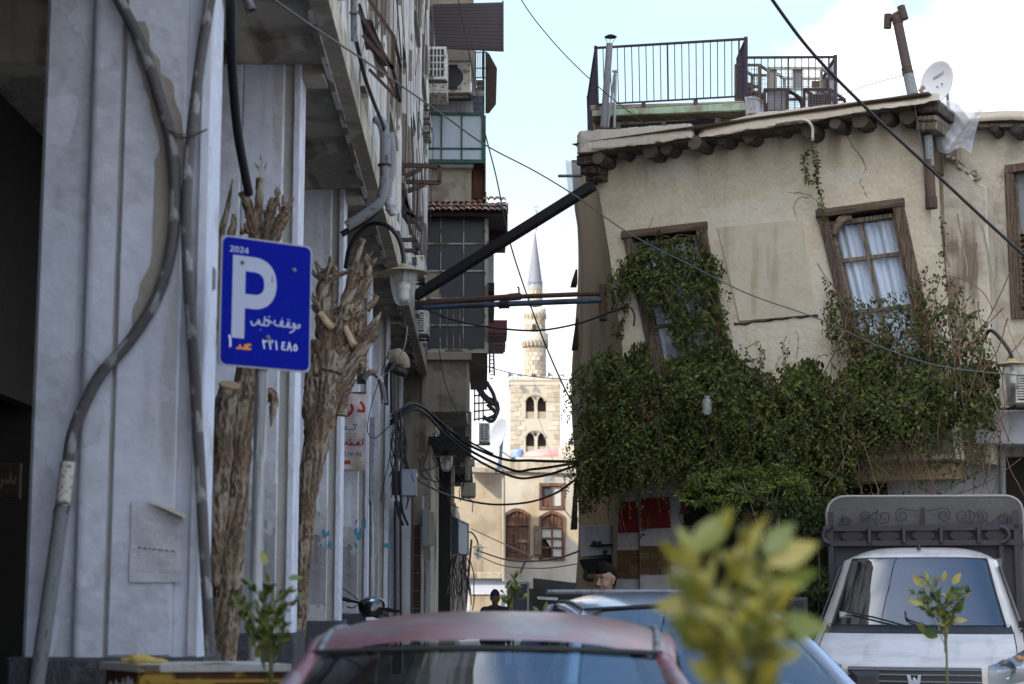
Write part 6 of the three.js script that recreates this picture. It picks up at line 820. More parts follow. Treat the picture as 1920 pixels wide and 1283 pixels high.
// ---------- white pick-up truck ----------
{
  const T = thing('pickup_truck', 'white pickup truck with a grey canvas canopy and black scrolled roof rack', 'pickup truck'); T.userData.fixed = true;
  const c = W(1712, 1200, 14.15); T.position.set(c.x, 0, c.z); T.rotation.y = -0.29; const wt = paint(0.5, 0.47, 0.46, 0.35, 0.6); wt.side = THREE.DoubleSide; wt.map = makeTex(256, 256, (u, v) => { const n = fbm(u, v, 5, 5, 5, 161), f = fbm(u, v, 30, 30, 3, 163), s = fbm(u, v, 24, 2, 4, 167); return mixc([1, 1, 1], [0.6, 0.55, 0.48], 0.35 * sstep(0.45, 0.75, n) + 0.3 * sstep(0.55, 0.8, s) + 0.2 * sstep(0.6, 0.8, f)); }, 1);
  const prof = [[0.03, 0.3, 0.87], [0.07, 0.42, 0.88], [0.08, 0.6, 0.89], [0.05, 0.7, 0.89], [0.0, 0.74, 0.89], [-0.01, 0.92, 0.89], [-0.05, 0.965, 0.885], [-0.16, 1.03, 0.88], [-0.34, 1.12, 0.87], [-0.52, 1.2, 0.855], [-0.58, 1.235, 0.84], [-0.84, 1.54, 0.745], [-1.1, 1.835, 0.665], [-1.16, 1.88, 0.652], [-1.3, 1.925, 0.635], [-1.5, 1.945, 0.62], [-1.95, 1.95, 0.61]];
  const P = (u, t) => { const f = t, i = Math.min(prof.length - 2, Math.floor(f)), k = f - i, z = mix(prof[i][0], prof[i + 1][0], k), y = mix(prof[i][1], prof[i + 1][1], k), hw = mix(prof[i][2], prof[i + 1][2], k), a = u * 2 - 1, e = Math.abs(a); const top = sstep(1.8, 1.95, y); return V(Math.sign(a) * hw * (1 - Math.pow(1 - e, 1.0)), y - top * 0.09 * Math.pow(e, 4), z - 0.06 * a * a - 0.16 * Math.pow(e, 9) * (1 - top)); };
  const rows = (j0, j1, u0, u1, nu = 24) => gridSurf(nu, Math.round((j1 - j0) * 3), (u, v) => P(mix(u0, u1, u), mix(j0, j1, v)));
  part(T, 'front_panel', rows(0, 6, 0, 1), wt); const hood = part(T, 'hood', rows(6, 9, 0.04, 0.96), wt); part(T, 'front_wing', rows(6, 10, 0, 0.035, 4), wt); part(T, 'front_wing', rows(6, 10, 0.965, 1, 4), wt);
  part(T, 'cowl', rows(9, 10.15, 0.035, 0.965), M.black); part(T, 'roof', rows(12.05, 16, 0, 1), wt);
  part(T, 'windscreen_pillar', rows(10, 12.1, 0, 0.065, 4), wt); part(T, 'windscreen_pillar', rows(10, 12.1, 0.935, 1, 4), wt);
  part(T, 'windscreen', gridSurf(24, 12, (u, v) => P(mix(0.062, 0.938, u), mix(10.12, 12.08, v)).add(V(0, 0.003, 0.012 + 0.03 * Math.sin(Math.PI * u)))), M.windscreen);
  part(T, 'windscreen_seal', [tube([...Array(9).keys()].map((i) => P(mix(0.065, 0.935, i / 8), 12.05).add(V(0, 0.004, 0.014))), 0.011, 30, 6), tube([...Array(5).keys()].map((i) => P(0.064, mix(10.1, 12.05, i / 4)).add(V(0, 0.002, 0.013))), 0.011, 20, 6), tube([...Array(5).keys()].map((i) => P(0.936, mix(10.1, 12.05, i / 4)).add(V(0, 0.002, 0.013))), 0.011, 20, 6)], M.rubber);
  for (const s of [0, 1]) {
    const sg = s ? 1 : -1; part(T, 'cab_side', gridSurf(10, 40, (u, v) => { const a = P(s, mix(0, 16, v)); return V(a.x + sg * 0.02 * Math.sin(Math.PI * Math.min(1, v * 2)), a.y, mix(a.z, -1.95, u)); }, s === 1), wt);
    const q = (y, z) => V(sg * (y < 1.25 ? 0.885 : mix(0.86, 0.67, (y - 1.25) / 0.6)) , y, z); const Wn = [q(1.27, -0.78), q(1.27, -1.75), q(1.78, -1.72), q(1.78, -1.2)]; part(T, 'side_window', hexa(sg > 0 ? Wn : [Wn[1], Wn[0], Wn[3], Wn[2]], (sg > 0 ? Wn : [Wn[1], Wn[0], Wn[3], Wn[2]]).map((p) => p.clone().add(V(-sg * 0.01, 0, 0)))), M.darkpane);
    const dr = part(T, 'door_seam', [bar3(q(0.45, -0.72).add(V(sg * 0.012, 0, 0)), q(1.25, -0.72).add(V(sg * 0.006, 0, 0)), 0.008, 0.01), bar3(q(0.45, -1.84).add(V(sg * 0.012, 0, 0)), q(1.25, -1.84).add(V(sg * 0.006, 0, 0)), 0.008, 0.01)], M.black); part(T, 'door_handle', cbox(0.03, 0.04, 0.15, sg * 0.86, 1.1, -1.65, 0.008), M.black);
    const mr = part(T, 'mirror', cbox(0.17, 0.25, 0.09, sg * 1.02, 1.38, -0.72, 0.03), M.black); part(mr, 'mirror_arm', [bar3(V(sg * 0.84, 1.28, -0.8), V(sg * 1.04, 1.27, -0.73), 0.05, 0.06), bar3(V(sg * 0.84, 1.22, -0.8), V(sg * 1.0, 1.26, -0.73), 0.03, 0.03)], M.black);
    // headlight: reflector bowl, indicator and a clear curved lens
    const hs = (k, b) => { const p = P(s ? mix(0.83, 1.0, k) : mix(0.17, 0.0, k), mix(mix(4.2, 4.6, k), mix(5.9, 7.6, k), b)); return p; };
    const hl = part(T, 'headlight', gridSurf(10, 8, (u, v) => hs(u, v).add(V(0, 0, 0.012)), s === 0), mat({ color: col(0.22, 0.22, 0.24), roughness: 0.25, metalness: 0.7 })); const bc = hs(0.45, 0.45); part(hl, 'reflector', lathe([[0, -0.03], [0.03, -0.026], [0.055, -0.012], [0.072, 0.008], [0.078, 0.012]], 24).rotateX(Math.PI / 2).translate(bc.x, bc.y, bc.z + 0.022), M.bowl ??= mat({ color: col(0.5, 0.5, 0.52), roughness: 0.25, metalness: 1, side: THREE.DoubleSide })); const oc = hs(0.8, 0.8); part(hl, 'indicator', new THREE.SphereGeometry(0.04, 14, 10).scale(1.1, 0.8, 0.5).translate(oc.x, oc.y, oc.z + 0.02), mat({ color: col(0.3, 0.13, 0.04), roughness: 0.25 })); part(hl, 'lens', gridSurf(10, 8, (u, v) => hs(u, v).add(V(0, 0, 0.03 + 0.045 * Math.sin(Math.PI * u) * Math.sin(Math.PI * v))), s === 0), M.glass);
    wheel(T, sg * 0.74, -0.75, 0.33); wheel(T, sg * 0.74, -3.6, 0.33);
  }
  const gr = part(T, 'grille', gridSurf(12, 3, (u, v) => P(mix(0.2, 0.8, u), mix(4.1, 5.6, v)).add(V(0, 0, 0.014))), M.black); for (let i = 0; i < 5; i++) part(gr, 'grille_bar', tube([...Array(7).keys()].map((k) => P(mix(0.2, 0.8, k / 6), 4.2 + i * 0.3).add(V(0, 0, 0.02))), 0.006, 20, 5), M.greybox);
  const em = new THREE.Shape(); em.moveTo(-0.055, 0.05); em.lineTo(-0.04, -0.045); em.lineTo(0.04, -0.045); em.lineTo(0.055, 0.05); em.lineTo(0.035, 0.05); em.lineTo(0.02, 0.005); em.lineTo(0, 0.035); em.lineTo(-0.02, 0.005); em.lineTo(-0.035, 0.05); part(gr, 'badge', new THREE.ExtrudeGeometry(em, { depth: 0.006, bevelEnabled: true, bevelSize: 0.004, bevelThickness: 0.004, bevelSegments: 2 }).translate(0.0, 0.83, 0.015), M.chrome);
  part(T, 'bumper', cbox(1.66, 0.2, 0.14, 0, 0.5, 0.02, 0.05), wt); part(T, 'number_plate', cbox(0.4, 0.12, 0.015, 0, 0.5, 0.1, 0.003), M.lightgrey);
  for (const [a, b] of [[0.62, 0.12], [0.3, -0.35]]) { const w = part(T, 'wiper', [tube([P(0.5 + a * 0.3 - 0.12, 10.0).add(V(0, 0.02, 0.05)), P(0.5 + (a + b) * 0.2 - 0.2, 10.25).add(V(0, 0.02, 0.05)), P(0.12 + (a - 0.3), 10.45).add(V(0, 0.012, 0.045))], 0.008, 16, 5)], M.black); }
  part(T, 'roof_aerial', lathe([[0.02, 0], [0.012, 0.04], [0, 0.05]], 10).translate(0, 1.92, -1.25), M.black);
  // cab interior
  part(T, 'dashboard', cbox(1.5, 0.16, 0.35, 0, 1.2, -0.85, 0.05), M.acdark); part(T, 'steering_wheel', new THREE.TorusGeometry(0.19, 0.016, 8, 28).rotateX(-0.9).translate(0.38, 1.3, -1.05), M.black); for (const s of [-1, 1]) part(T, 'seat', join([cbox(0.5, 0.65, 0.14, s * 0.38, 1.25, -1.75, 0.05), cbox(0.28, 0.18, 0.1, s * 0.38, 1.64, -1.77, 0.04)]), mat({ color: col(0.1, 0.1, 0.11) })); part(T, 'cab_back', B3(-0.7, 0.7, 0.8, 1.85, -1.93, -1.96), mat({ color: col(0.12, 0.12, 0.13) })); part(T, 'cab_floor', B3(-0.78, 0.78, 0.5, 0.55, -0.1, -1.95), M.black);
  part(T, 'windscreen_sticker', B3(-0.66, -0.55, 1.33, 1.38, -0.71, -0.712), M.lightgrey); part(T, 'interior_mirror', cbox(0.24, 0.07, 0.03, 0, 1.72, -1.08, 0.012), M.black);
  // load bed, canopy
  const tarp = plaster([0.085, 0.085, 0.088], { seed: 141, stain: [0.1, 0.095, 0.09], size: 512, m: 1.8, streak: 0.4, mottle: 0.5, bump: 0.02 });
  const shp = (k, yb) => { const s = new THREE.Shape(), w = 0.9 - k, t = 2.43 - k, r = 0.17; s.moveTo(-w, yb); s.lineTo(w, yb); s.lineTo(w + 0.0, t - r); s.quadraticCurveTo(w, t, w - r, t); s.lineTo(-w + r, t + 0.015); s.quadraticCurveTo(-w, t, -w, t - r); s.closePath(); return s; };
  const can = part(T, 'canopy', metric(new THREE.ExtrudeGeometry(shp(0, 1.0), { depth: 2.75, bevelEnabled: true, bevelSize: 0.015, bevelThickness: 0.015, bevelOffset: -0.015, bevelSegments: 2, curveSegments: 8 }).translate(0, 0, -4.9)), tarp); part(can, 'front_seam', (() => { const o = shp(-0.004, 1.2), pts = o.getSpacedPoints(60).filter((p) => p.y > 1.25); return tube(pts.sort((a, b) => Math.atan2(a.y - 1.9, a.x) - Math.atan2(b.y - 1.9, b.x)).filter((p) => p.y > 1.95).map((p) => V(p.x, p.y, -2.14)), 0.014, 60, 6); })(), mat({ color: col(0.3, 0.28, 0.26), roughness: 0.9 }));
  part(T, 'load_bed', [cbox(1.74, 0.4, 2.8, 0, 0.82, -3.45, 0.02)], wt); part(T, 'chassis', B3(-0.4, 0.4, 0.4, 0.6, -0.4, -4.8), M.black);
  const z = -2.06, rk = part(T, 'roof_rack', [bar3(V(-0.93, 2.14, z), V(0.9, 2.14, z), 0.05, 0.05), bar3(V(-0.93, 2.0, z), V(0.9, 2.0, z), 0.06, 0.05), bar3(V(-0.86, 0.7, z), V(-0.86, 2.3, z), 0.05, 0.05), bar3(V(0.84, 0.7, z), V(0.84, 2.3, z), 0.05, 0.05), new THREE.TorusGeometry(0.07, 0.02, 8, 20, Math.PI).rotateZ(Math.PI / 2).translate(-0.86, 2.07, z + 0.06), new THREE.TorusGeometry(0.07, 0.02, 8, 20, Math.PI).rotateZ(-Math.PI / 2).translate(0.7, 2.07, z + 0.06), bar3(V(0.7, 1.2, z), V(0.7, 2.0, z), 0.04, 0.04)], M.iron);
  for (const x of [-0.5, -0.18, 0.16, 0.5]) part(rk, 'upright', rod(V(x, 2.0, z + 0.04), V(x, 2.14, z + 0.04), 0.022, 0.022, 8), M.iron); for (const x of [-0.66, -0.32, 0.0, 0.34, 0.66]) part(rk, 'oval_plate', new THREE.CylinderGeometry(0.085, 0.085, 0.012, 20).rotateX(Math.PI / 2).scale(1.2, 0.6, 1).translate(x, 2.07, z), M.black);
  for (const x of [-0.76, -0.69, 0.78]) part(rk, 'tab', B3(x - 0.015, x + 0.015, 2.16, 2.24, z + 0.01, z - 0.01), M.black); part(rk, 'centre_tab', B3(-0.02, 0.02, 2.16, 2.33, z + 0.012, z - 0.01), M.black);
  const spiral = (x, y, r, dir, st, turns = 1.5) => { const p = []; for (let i = 0; i <= 26; i++) { const t = i / 26, a = st + dir * t * turns * 2 * Math.PI; p.push(V(x + Math.cos(a) * r * (1 - 0.75 * t), y + Math.sin(a) * r * (1 - 0.75 * t), z)); } return p; };
  for (const s of [-1, 1]) for (const [x, y, r, st, ex] of [[0.19, 2.26, 0.07, 2.2, [0.03, 2.3]], [0.36, 2.25, 0.075, 0.9, [0.6, 2.18]], [0.53, 2.24, 0.06, 2.0, [0.42, 2.16]], [0.72, 2.22, 0.05, 1.2, [0.6, 2.17]]]) { const p = spiral(x, y, r, -1, st).map((q) => V(q.x * s, q.y, q.z)); part(rk, 'scroll', tube([V(ex[0] * s, ex[1], z), ...p], 0.0055, 60, 5), M.iron); }
  part(T, 'front_board', B3(-0.86, 0.86, 0.95, 2.12, -2.11, -2.135), M.acdark);
}
// ---------- scooter by the shop wall ----------
{
  const T = thing('parked_scooter', 'black scooter with wide handlebar parked beside the last pillars', 'scooter'); const d = 19.5, p = (x, y, o = 0) => W(x, y, d + o);
  part(T, 'handlebar', tube([p(640, 1122, 0.1), p(662, 1128, 0.05), p(680, 1132), p(704, 1138), p(728, 1144, -0.1), p(748, 1146, -0.2)], 0.014, 30, 8), M.black); part(T, 'grip', rod(p(636, 1121, 0.1), p(656, 1127, 0.06), 0.023, 0.023, 10), M.rubber); part(T, 'grip', rod(p(724, 1143, -0.09), p(742, 1146, -0.18), 0.023, 0.023, 10), M.rubber);
  const cw = part(T, 'cowl', (() => { const g = new THREE.SphereGeometry(1, 22, 16); const q = g.attributes.position; for (let i = 0; i < q.count; i++) { const y = q.getY(i); q.setX(i, q.getX(i) * (0.75 + 0.35 * y)); } g.computeVertexNormals(); g.scale(0.19, 0.16, 0.15); return g.translate(...p(697, 1146).toArray()); })(), new THREE.MeshPhysicalMaterial({ color: col(0.012, 0.012, 0.014), roughness: 0.25, clearcoat: 1 })); part(cw, 'headlight', new THREE.SphereGeometry(1, 18, 12).scale(0.09, 0.05, 0.05).rotateX(-0.4).translate(...p(692, 1129, -0.1).toArray()), M.glass); part(cw, 'headlight_bowl', new THREE.SphereGeometry(1, 18, 12).scale(0.086, 0.045, 0.03).rotateX(-0.4).translate(...p(692, 1129, -0.08).toArray()), M.chrome);
  part(T, 'brake_lever', [tube([p(674, 1132), p(662, 1140, -0.05), p(650, 1138, 0)], 0.006, 12, 5), tube([p(712, 1148, -0.05), p(726, 1156, -0.12), p(740, 1158, -0.15)], 0.006, 12, 5)], M.black); part(T, 'mirror_stalk', tube([p(672, 1126), p(655, 1112), p(634, 1098)], 0.006, 12, 5), M.black);
  part(T, 'leg_shield', (() => { const c = p(697, 1200), b = gridSurf(10, 14, (u, v) => V(c.x + (u - 0.5) * mix(0.34, 0.42, v), mix(1.1, 0.55, v), c.z + 0.12 - 0.5 * (u - 0.5) * (u - 0.5) - 0.12 * Math.sin(v * 2.2))); return b; })(), M.black).material.side = THREE.DoubleSide; const c = p(697, 1200);
  part(T, 'front_mudguard', [taper([V(c.x, 0.72, c.z + 0.05), V(c.x, 0.68, c.z + 0.25), V(c.x, 0.52, c.z + 0.4)], [0.05, 0.07, 0.04], 12, 8)], M.acwhite); part(T, 'fork', [rod(V(c.x - 0.06, 0.36, c.z + 0.22), V(c.x - 0.05, 0.95, c.z + 0.02), 0.02), rod(V(c.x + 0.06, 0.36, c.z + 0.22), V(c.x + 0.05, 0.95, c.z + 0.02), 0.02)], M.greypipe);
  part(T, 'body', [cbox(0.3, 0.08, 0.5, c.x, 0.4, c.z - 0.25, 0.03), cbox(0.32, 0.4, 0.7, c.x, 0.58, c.z - 0.8, 0.1)], M.black); part(T, 'seat', cbox(0.3, 0.1, 0.75, c.x, 0.83, c.z - 0.8, 0.04), M.rubber);
  for (const [zz, nm] of [[0.25, 'wheel'], [-1.0, 'wheel']]) { const w = part(T, nm, new THREE.TorusGeometry(0.18, 0.055, 10, 26).rotateY(Math.PI / 2).translate(c.x, 0.375, c.z + zz), M.rubber); part(w, 'rim', new THREE.CylinderGeometry(0.14, 0.14, 0.05, 20).rotateZ(Math.PI / 2).translate(c.x, 0.375, c.z + zz), M.greypipe); }
  part(T, 'paper', gridSurf(3, 3, (u, v) => p(686 + 40 * u, 1158 + 6 * v + 4 * u, -0.2 - 0.1 * v).add(V(0, 0.012 * Math.sin(u * 6), 0))), mat({ color: col(0.6, 0.58, 0.56), roughness: 0.8, side: THREE.DoubleSide }));
}
// ---------- people ----------
function sdf(bones, N, c, half, mtl) {     // bones: [a, b, ra, rb]; smooth union of tapered capsules, meshed on a grid
  const mc = new MarchingCubes(N, mtl ?? M.skin, false, false, 140000); mc.isolation = 0; mc.enableUvs = mc.enableColors = false; const q = V(), ab = V(), K = 0.02;
  const F = mc.field, H = N / 2; const bn = bones.map(([a, b, ra, rb, k]) => ({ a, b, ra, rb, d: b.clone().sub(a), l2: Math.max(1e-9, b.clone().sub(a).lengthSq()), k: k ?? K }));
  for (let z = 0; z < N; z++) for (let y = 0; y < N; y++) for (let x = 0; x < N; x++) {
    q.set((x - H) / H * half + c.x, (y - H) / H * half + c.y, (z - H) / H * half + c.z); let D = 9;
    for (const b of bn) { const px = q.x - b.a.x, py = q.y - b.a.y, pz = q.z - b.a.z, t = clamp((px * b.d.x + py * b.d.y + pz * b.d.z) / b.l2), dx = px - b.d.x * t, dy = py - b.d.y * t, dz = pz - b.d.z * t, e = Math.sqrt(dx * dx + dy * dy + dz * dz) - mix(b.ra, b.rb, t), h = Math.max(b.k - Math.abs(D - e), 0) / b.k; D = Math.min(D, e) - h * h * b.k * 0.25; }
    F[x + y * N + z * N * N] = -D;
  }
  mc.update(); const n = mc.count ?? mc.geometry.drawRange.count, g = new THREE.BufferGeometry(); g.setAttribute('position', new THREE.BufferAttribute(mc.positionArray.slice(0, n * 3), 3)); g.setAttribute('normal', new THREE.BufferAttribute(mc.normalArray.slice(0, n * 3), 3));
  const p = g.attributes.position; for (let i = 0; i < p.count; i++) p.setXYZ(i, p.getX(i) * half + c.x, p.getY(i) * half + c.y, p.getZ(i) * half + c.z); g.deleteAttribute('normal'); g.computeVertexNormals(); return g;
}
function person(lab, pos, yaw, hgt, o) {
  const T = thing('person', lab, 'person'); T.userData.fixed = true; T.position.copy(pos); T.rotation.y = yaw; const k = hgt / 1.76, v = (x, y, z) => V(x * k, y * k, z * k);
  const hd = v(0, 1.64, 0.01), arm = (s) => [[v(s * 0.19, 1.42, 0), v(s * 0.24, 1.13, -0.02), 0.05 * k, 0.04 * k], [v(s * 0.24, 1.13, -0.02), v(s * 0.235, 0.9, 0.06), 0.038 * k, 0.028 * k]];
  const leg = (s) => [[v(s * 0.09, 0.94, 0), v(s * 0.1, 0.5, 0.02), 0.08 * k, 0.052 * k], [v(s * 0.1, 0.5, 0.02), v(s * 0.1, 0.09, -0.02), 0.052 * k, 0.036 * k], [v(s * 0.1, 0.05, -0.03), v(s * 0.115, 0.04, 0.13), 0.04 * k, 0.032 * k]];
  const torso = [[v(0, 0.98, 0), v(0, 1.2, 0.01), 0.125 * k, 0.125 * k, 0.06], [v(-0.08, 1.34, 0), v(0.08, 1.34, 0), 0.115 * k, 0.115 * k, 0.06], [v(-0.17, 1.42, 0), v(0.17, 1.42, 0), 0.06 * k, 0.06 * k, 0.06], [v(0, 1.4, -0.01), v(0, 1.54, 0.0), 0.06 * k, 0.052 * k, 0.04]];
  const hand = (s) => { const w = v(s * 0.235, 0.9, 0.06), r = [[w, w.clone().add(v(0, -0.085, 0.02)), 0.026 * k, 0.03 * k, 0.012]]; for (let i = 0; i < 4; i++) { const b = w.clone().add(v(0, -0.09, 0.02 + (i - 1.5) * 0.018)), m = b.clone().add(v(-s * 0.008, -0.045 + Math.abs(i - 1.3) * 0.008, 0.004)); r.push([b, m, 0.0095 * k, 0.009 * k, 0.006], [m, m.clone().add(v(-s * 0.02, -0.03, 0)), 0.009 * k, 0.007 * k, 0.006]); } const t = w.clone().add(v(0, -0.03, 0.03)); r.push([t, t.clone().add(v(-s * 0.012, -0.04, 0.03)), 0.012 * k, 0.01 * k, 0.008], [t.clone().add(v(-s * 0.012, -0.04, 0.03)), t.clone().add(v(-s * 0.02, -0.065, 0.03)), 0.01 * k, 0.008 * k, 0.006]); return r; };
  const head = [[hd.clone().add(v(0, 0.035, -0.015)), hd.clone().add(v(0, 0.04, 0.015)), 0.078 * k, 0.074 * k, 0.03], [hd.clone().add(v(0, -0.03, 0.02)), hd.clone().add(v(0, -0.085, 0.055)), 0.06 * k, 0.034 * k, 0.035], [hd.clone().add(v(-0.03, -0.035, 0.05)), hd.clone().add(v(0.03, -0.035, 0.05)), 0.032 * k, 0.032 * k, 0.02], [hd.clone().add(v(0, 0.012, 0.088)), hd.clone().add(v(0, -0.03, 0.108)), 0.009 * k, 0.014 * k, 0.012], [hd.clone().add(v(-0.012, -0.034, 0.094)), hd.clone().add(v(0.012, -0.034, 0.094)), 0.01 * k, 0.01 * k, 0.008], [hd.clone().add(v(-0.042, 0.034, 0.077)), hd.clone().add(v(0.042, 0.034, 0.077)), 0.012 * k, 0.012 * k, 0.014], [hd.clone().add(v(-0.02, -0.062, 0.083)), hd.clone().add(v(0.02, -0.062, 0.083)), 0.008 * k, 0.008 * k, 0.006], [hd.clone().add(v(-0.016, -0.074, 0.08)), hd.clone().add(v(0.016, -0.074, 0.08)), 0.009 * k, 0.009 * k, 0.006], [hd.clone().add(v(0, -0.05, 0)), v(0, 1.5, -0.01), 0.048 * k, 0.052 * k, 0.03]];
  for (const s of [-1, 1]) head.push([hd.clone().add(v(s * 0.08, 0.02, -0.01)), hd.clone().add(v(s * 0.078, -0.022, 0.0)), 0.015 * k, 0.009 * k, 0.008]);
  const bodyG = [sdf([...torso, ...arm(1), ...arm(-1), ...leg(1), ...leg(-1)], 96, v(0, 0.8, 0), 0.86 * k), sdf(head, 84, hd.clone().add(v(0, -0.03, 0.01)), 0.165 * k), sdf(hand(1), 60, v(0.225, 0.81, 0.07), 0.13 * k), sdf(hand(-1), 60, v(-0.225, 0.81, 0.07), 0.13 * k)];
  part(T, 'body', bodyG.map((g) => soup(g)), mat({ color: col(...o.skin), roughness: 0.6 }));
  const grow = (bs, e) => bs.map(([a, b, ra, rb, kk]) => [a, b, ra + e, rb + e, kk ?? 0.03]);
  const ja = [...grow(torso.slice(0, 3), 0.018), ...grow(arm(1), 0.018), ...grow(arm(-1), 0.018), [v(0, 0.9, 0), v(0, 1.1, 0), 0.15 * k, 0.14 * k, 0.05]]; if (o.hood) ja.push([v(-0.05, 1.47, -0.05), v(0.05, 1.47, -0.05), 0.06 * k, 0.06 * k, 0.04]);
  part(T, 'jacket', sdf(ja, 80, v(0, 1.15, 0), 0.42 * k), mat({ color: col(...o.jacket), roughness: 0.9 })); part(T, 'trousers', sdf(grow([...leg(1).slice(0, 2), ...leg(-1).slice(0, 2), [v(-0.07, 0.95, 0), v(0.07, 0.95, 0), 0.1 * k, 0.1 * k]], 0.016), 80, v(0, 0.55, 0), 0.56 * k), mat({ color: col(...o.trousers), roughness: 0.9 }));
  for (const s of [-1, 1]) part(T, 'shoe', sdf(grow([leg(s)[2]], 0.012), 40, v(s * 0.107, 0.05, 0.05), 0.16 * k), M.black);
  for (const s of [-1, 1]) { const e = part(T, 'eye', new THREE.SphereGeometry(0.0125 * k, 12, 10).translate(s * 0.032 * k, hd.y + 0.012 * k, hd.z + 0.071 * k), mat({ color: col(0.3, 0.28, 0.26), roughness: 0.4 })); part(e, 'iris', new THREE.SphereGeometry(0.0065 * k, 10, 8).translate(s * 0.032 * k, hd.y + 0.012 * k, hd.z + 0.079 * k), M.black); part(T, 'eyebrow', taper([V(s * 0.014 * k, hd.y + 0.034 * k, hd.z + 0.089 * k), V(s * 0.034 * k, hd.y + 0.041 * k, hd.z + 0.085 * k), V(s * 0.054 * k, hd.y + 0.034 * k, hd.z + 0.068 * k)], [0.004 * k, 0.006 * k, 0.003 * k], 8, 6), M.hair); }
  if (o.beanie) { const g = sdf([[hd.clone().add(v(0, 0.06, -0.015)), hd.clone().add(v(0, 0.07, 0.01)), 0.084 * k, 0.08 * k, 0.03], [hd.clone().add(v(0, 0.11, -0.01)), hd.clone().add(v(0, 0.12, -0.01)), 0.06 * k, 0.05 * k, 0.03]], 50, hd.clone().add(v(0, 0.1, 0)), 0.16 * k); const p = g.attributes.position; for (let i = 0; i < p.count; i++) if (p.getY(i) < hd.y + 0.03 * k) p.setY(i, hd.y + 0.03 * k); part(T, 'beanie', g, mat({ color: col(...o.beanie), roughness: 0.95 })); }
  else { const hb = [[hd.clone().add(v(0, 0.07, -0.02)), hd.clone().add(v(0, 0.085, 0.03)), 0.078 * k, 0.066 * k, 0.03], [hd.clone().add(v(0, 0.0, -0.045)), hd.clone().add(v(0, 0.05, -0.04)), 0.062 * k, 0.07 * k, 0.03]]; for (let i = 0; i < 26; i++) { const a = rr(0, 6.28), r = rr(0, 0.055); hb.push([hd.clone().add(v(Math.cos(a) * r, 0.12, Math.sin(a) * r)), hd.clone().add(v(Math.cos(a) * r * 1.2, 0.147 - r * 0.3, Math.sin(a) * r * 1.3 + 0.012)), 0.018 * k, 0.012 * k, 0.012]); } part(T, 'hair', sdf(hb, 60, hd.clone().add(v(0, 0.05, 0)), 0.17 * k), M.hair); }
  return T;
}
person('young man with short dark hair looking aside behind the blue car', V(0.8, 0, -14.6), -0.75, 1.765, { skin: [0.24, 0.145, 0.1], jacket: [0.03, 0.03, 0.035], trousers: [0.03, 0.035, 0.06] });
person('man in a navy knitted cap and dark coat far down the lane', V(W(928, 1120, 26).x, 0, -26), 0.2, 1.5, { skin: [0.13, 0.075, 0.05], jacket: [0.015, 0.015, 0.018], trousers: [0.03, 0.03, 0.035], beanie: [0.012, 0.016, 0.045], hood: true });
// ---------- leaves ----------
function leafGeo(l, w, fold = 0.25, nseg = 3) {          // pointed leaf hanging along -y, folded on its midrib and curved
  const P = [], I = []; for (let i = 0; i <= nseg; i++) { const t = i / nseg, ww = w * Math.sin(Math.PI * Math.pow(t, 0.8)) * 0.5 + 0.0005, z = -l * 0.25 * t * t; for (const s of [-1, 0, 1]) P.push(s * ww, -l * t, z + (s ? ww * fold : 0)); if (i < nseg) { const m = i * 3; for (const k of [0, 1]) I.push(m + k, m + k + 3, m + k + 1, m + k + 1, m + k + 3, m + k + 4); } }
  const g = new THREE.BufferGeometry(); g.setAttribute('position', new THREE.Float32BufferAttribute(P, 3)); g.setAttribute('uv', new THREE.Float32BufferAttribute(new Float32Array(P.length / 3 * 2), 2)); g.setIndex(I); g.computeVertexNormals(); return g;
}
const leafMat = (r, g, b, rough = 0.5) => new THREE.MeshPhysicalMaterial({ color: col(r, g, b), roughness: rough, specularIntensity: 0.35, transmission: 0.3, thickness: 0, side: THREE.DoubleSide });
function scatter(parent, name, n, geo, m, place, colors) {
  const im = new THREE.InstancedMesh(geo, m, n), d = new THREE.Object3D(); let k = 0;
  for (let i = 0; i < n; i++) { const r = place(d, i); if (!r) continue; d.updateMatrix(); im.setMatrixAt(k, d.matrix); const c = pick(colors), f = rr(0.7, 1.25); im.setColorAt(k, col(c[0] * f, c[1] * f, c[2] * f)); k++; }
  im.count = k; im.name = name; im.castShadow = im.receiveShadow = true; im.userData.kind = 'stuff'; parent.add(im); return im;
}
const inPoly = (p, P) => { let c = false; for (let i = 0, j = P.length - 1; i < P.length; j = i++) if ((P[i][1] > p[1]) !== (P[j][1] > p[1]) && p[0] < (P[j][0] - P[i][0]) * (p[1] - P[i][1]) / (P[j][1] - P[i][1]) + P[i][0]) c = !c; return c; };
const VINE = [[0.043, 0.066, 0.011], [0.058, 0.084, 0.013], [0.034, 0.054, 0.011], [0.085, 0.108, 0.017], [0.046, 0.071, 0.015], [0.13, 0.135, 0.024], [0.06, 0.042, 0.019], [0.028, 0.042, 0.01]], DRY = [[0.16, 0.07, 0.035], [0.12, 0.06, 0.03], [0.07, 0.09, 0.03], [0.05, 0.08, 0.02]];
const vineMat = leafMat(1, 1, 1, 0.6), vleaf = leafGeo(0.068, 0.036);
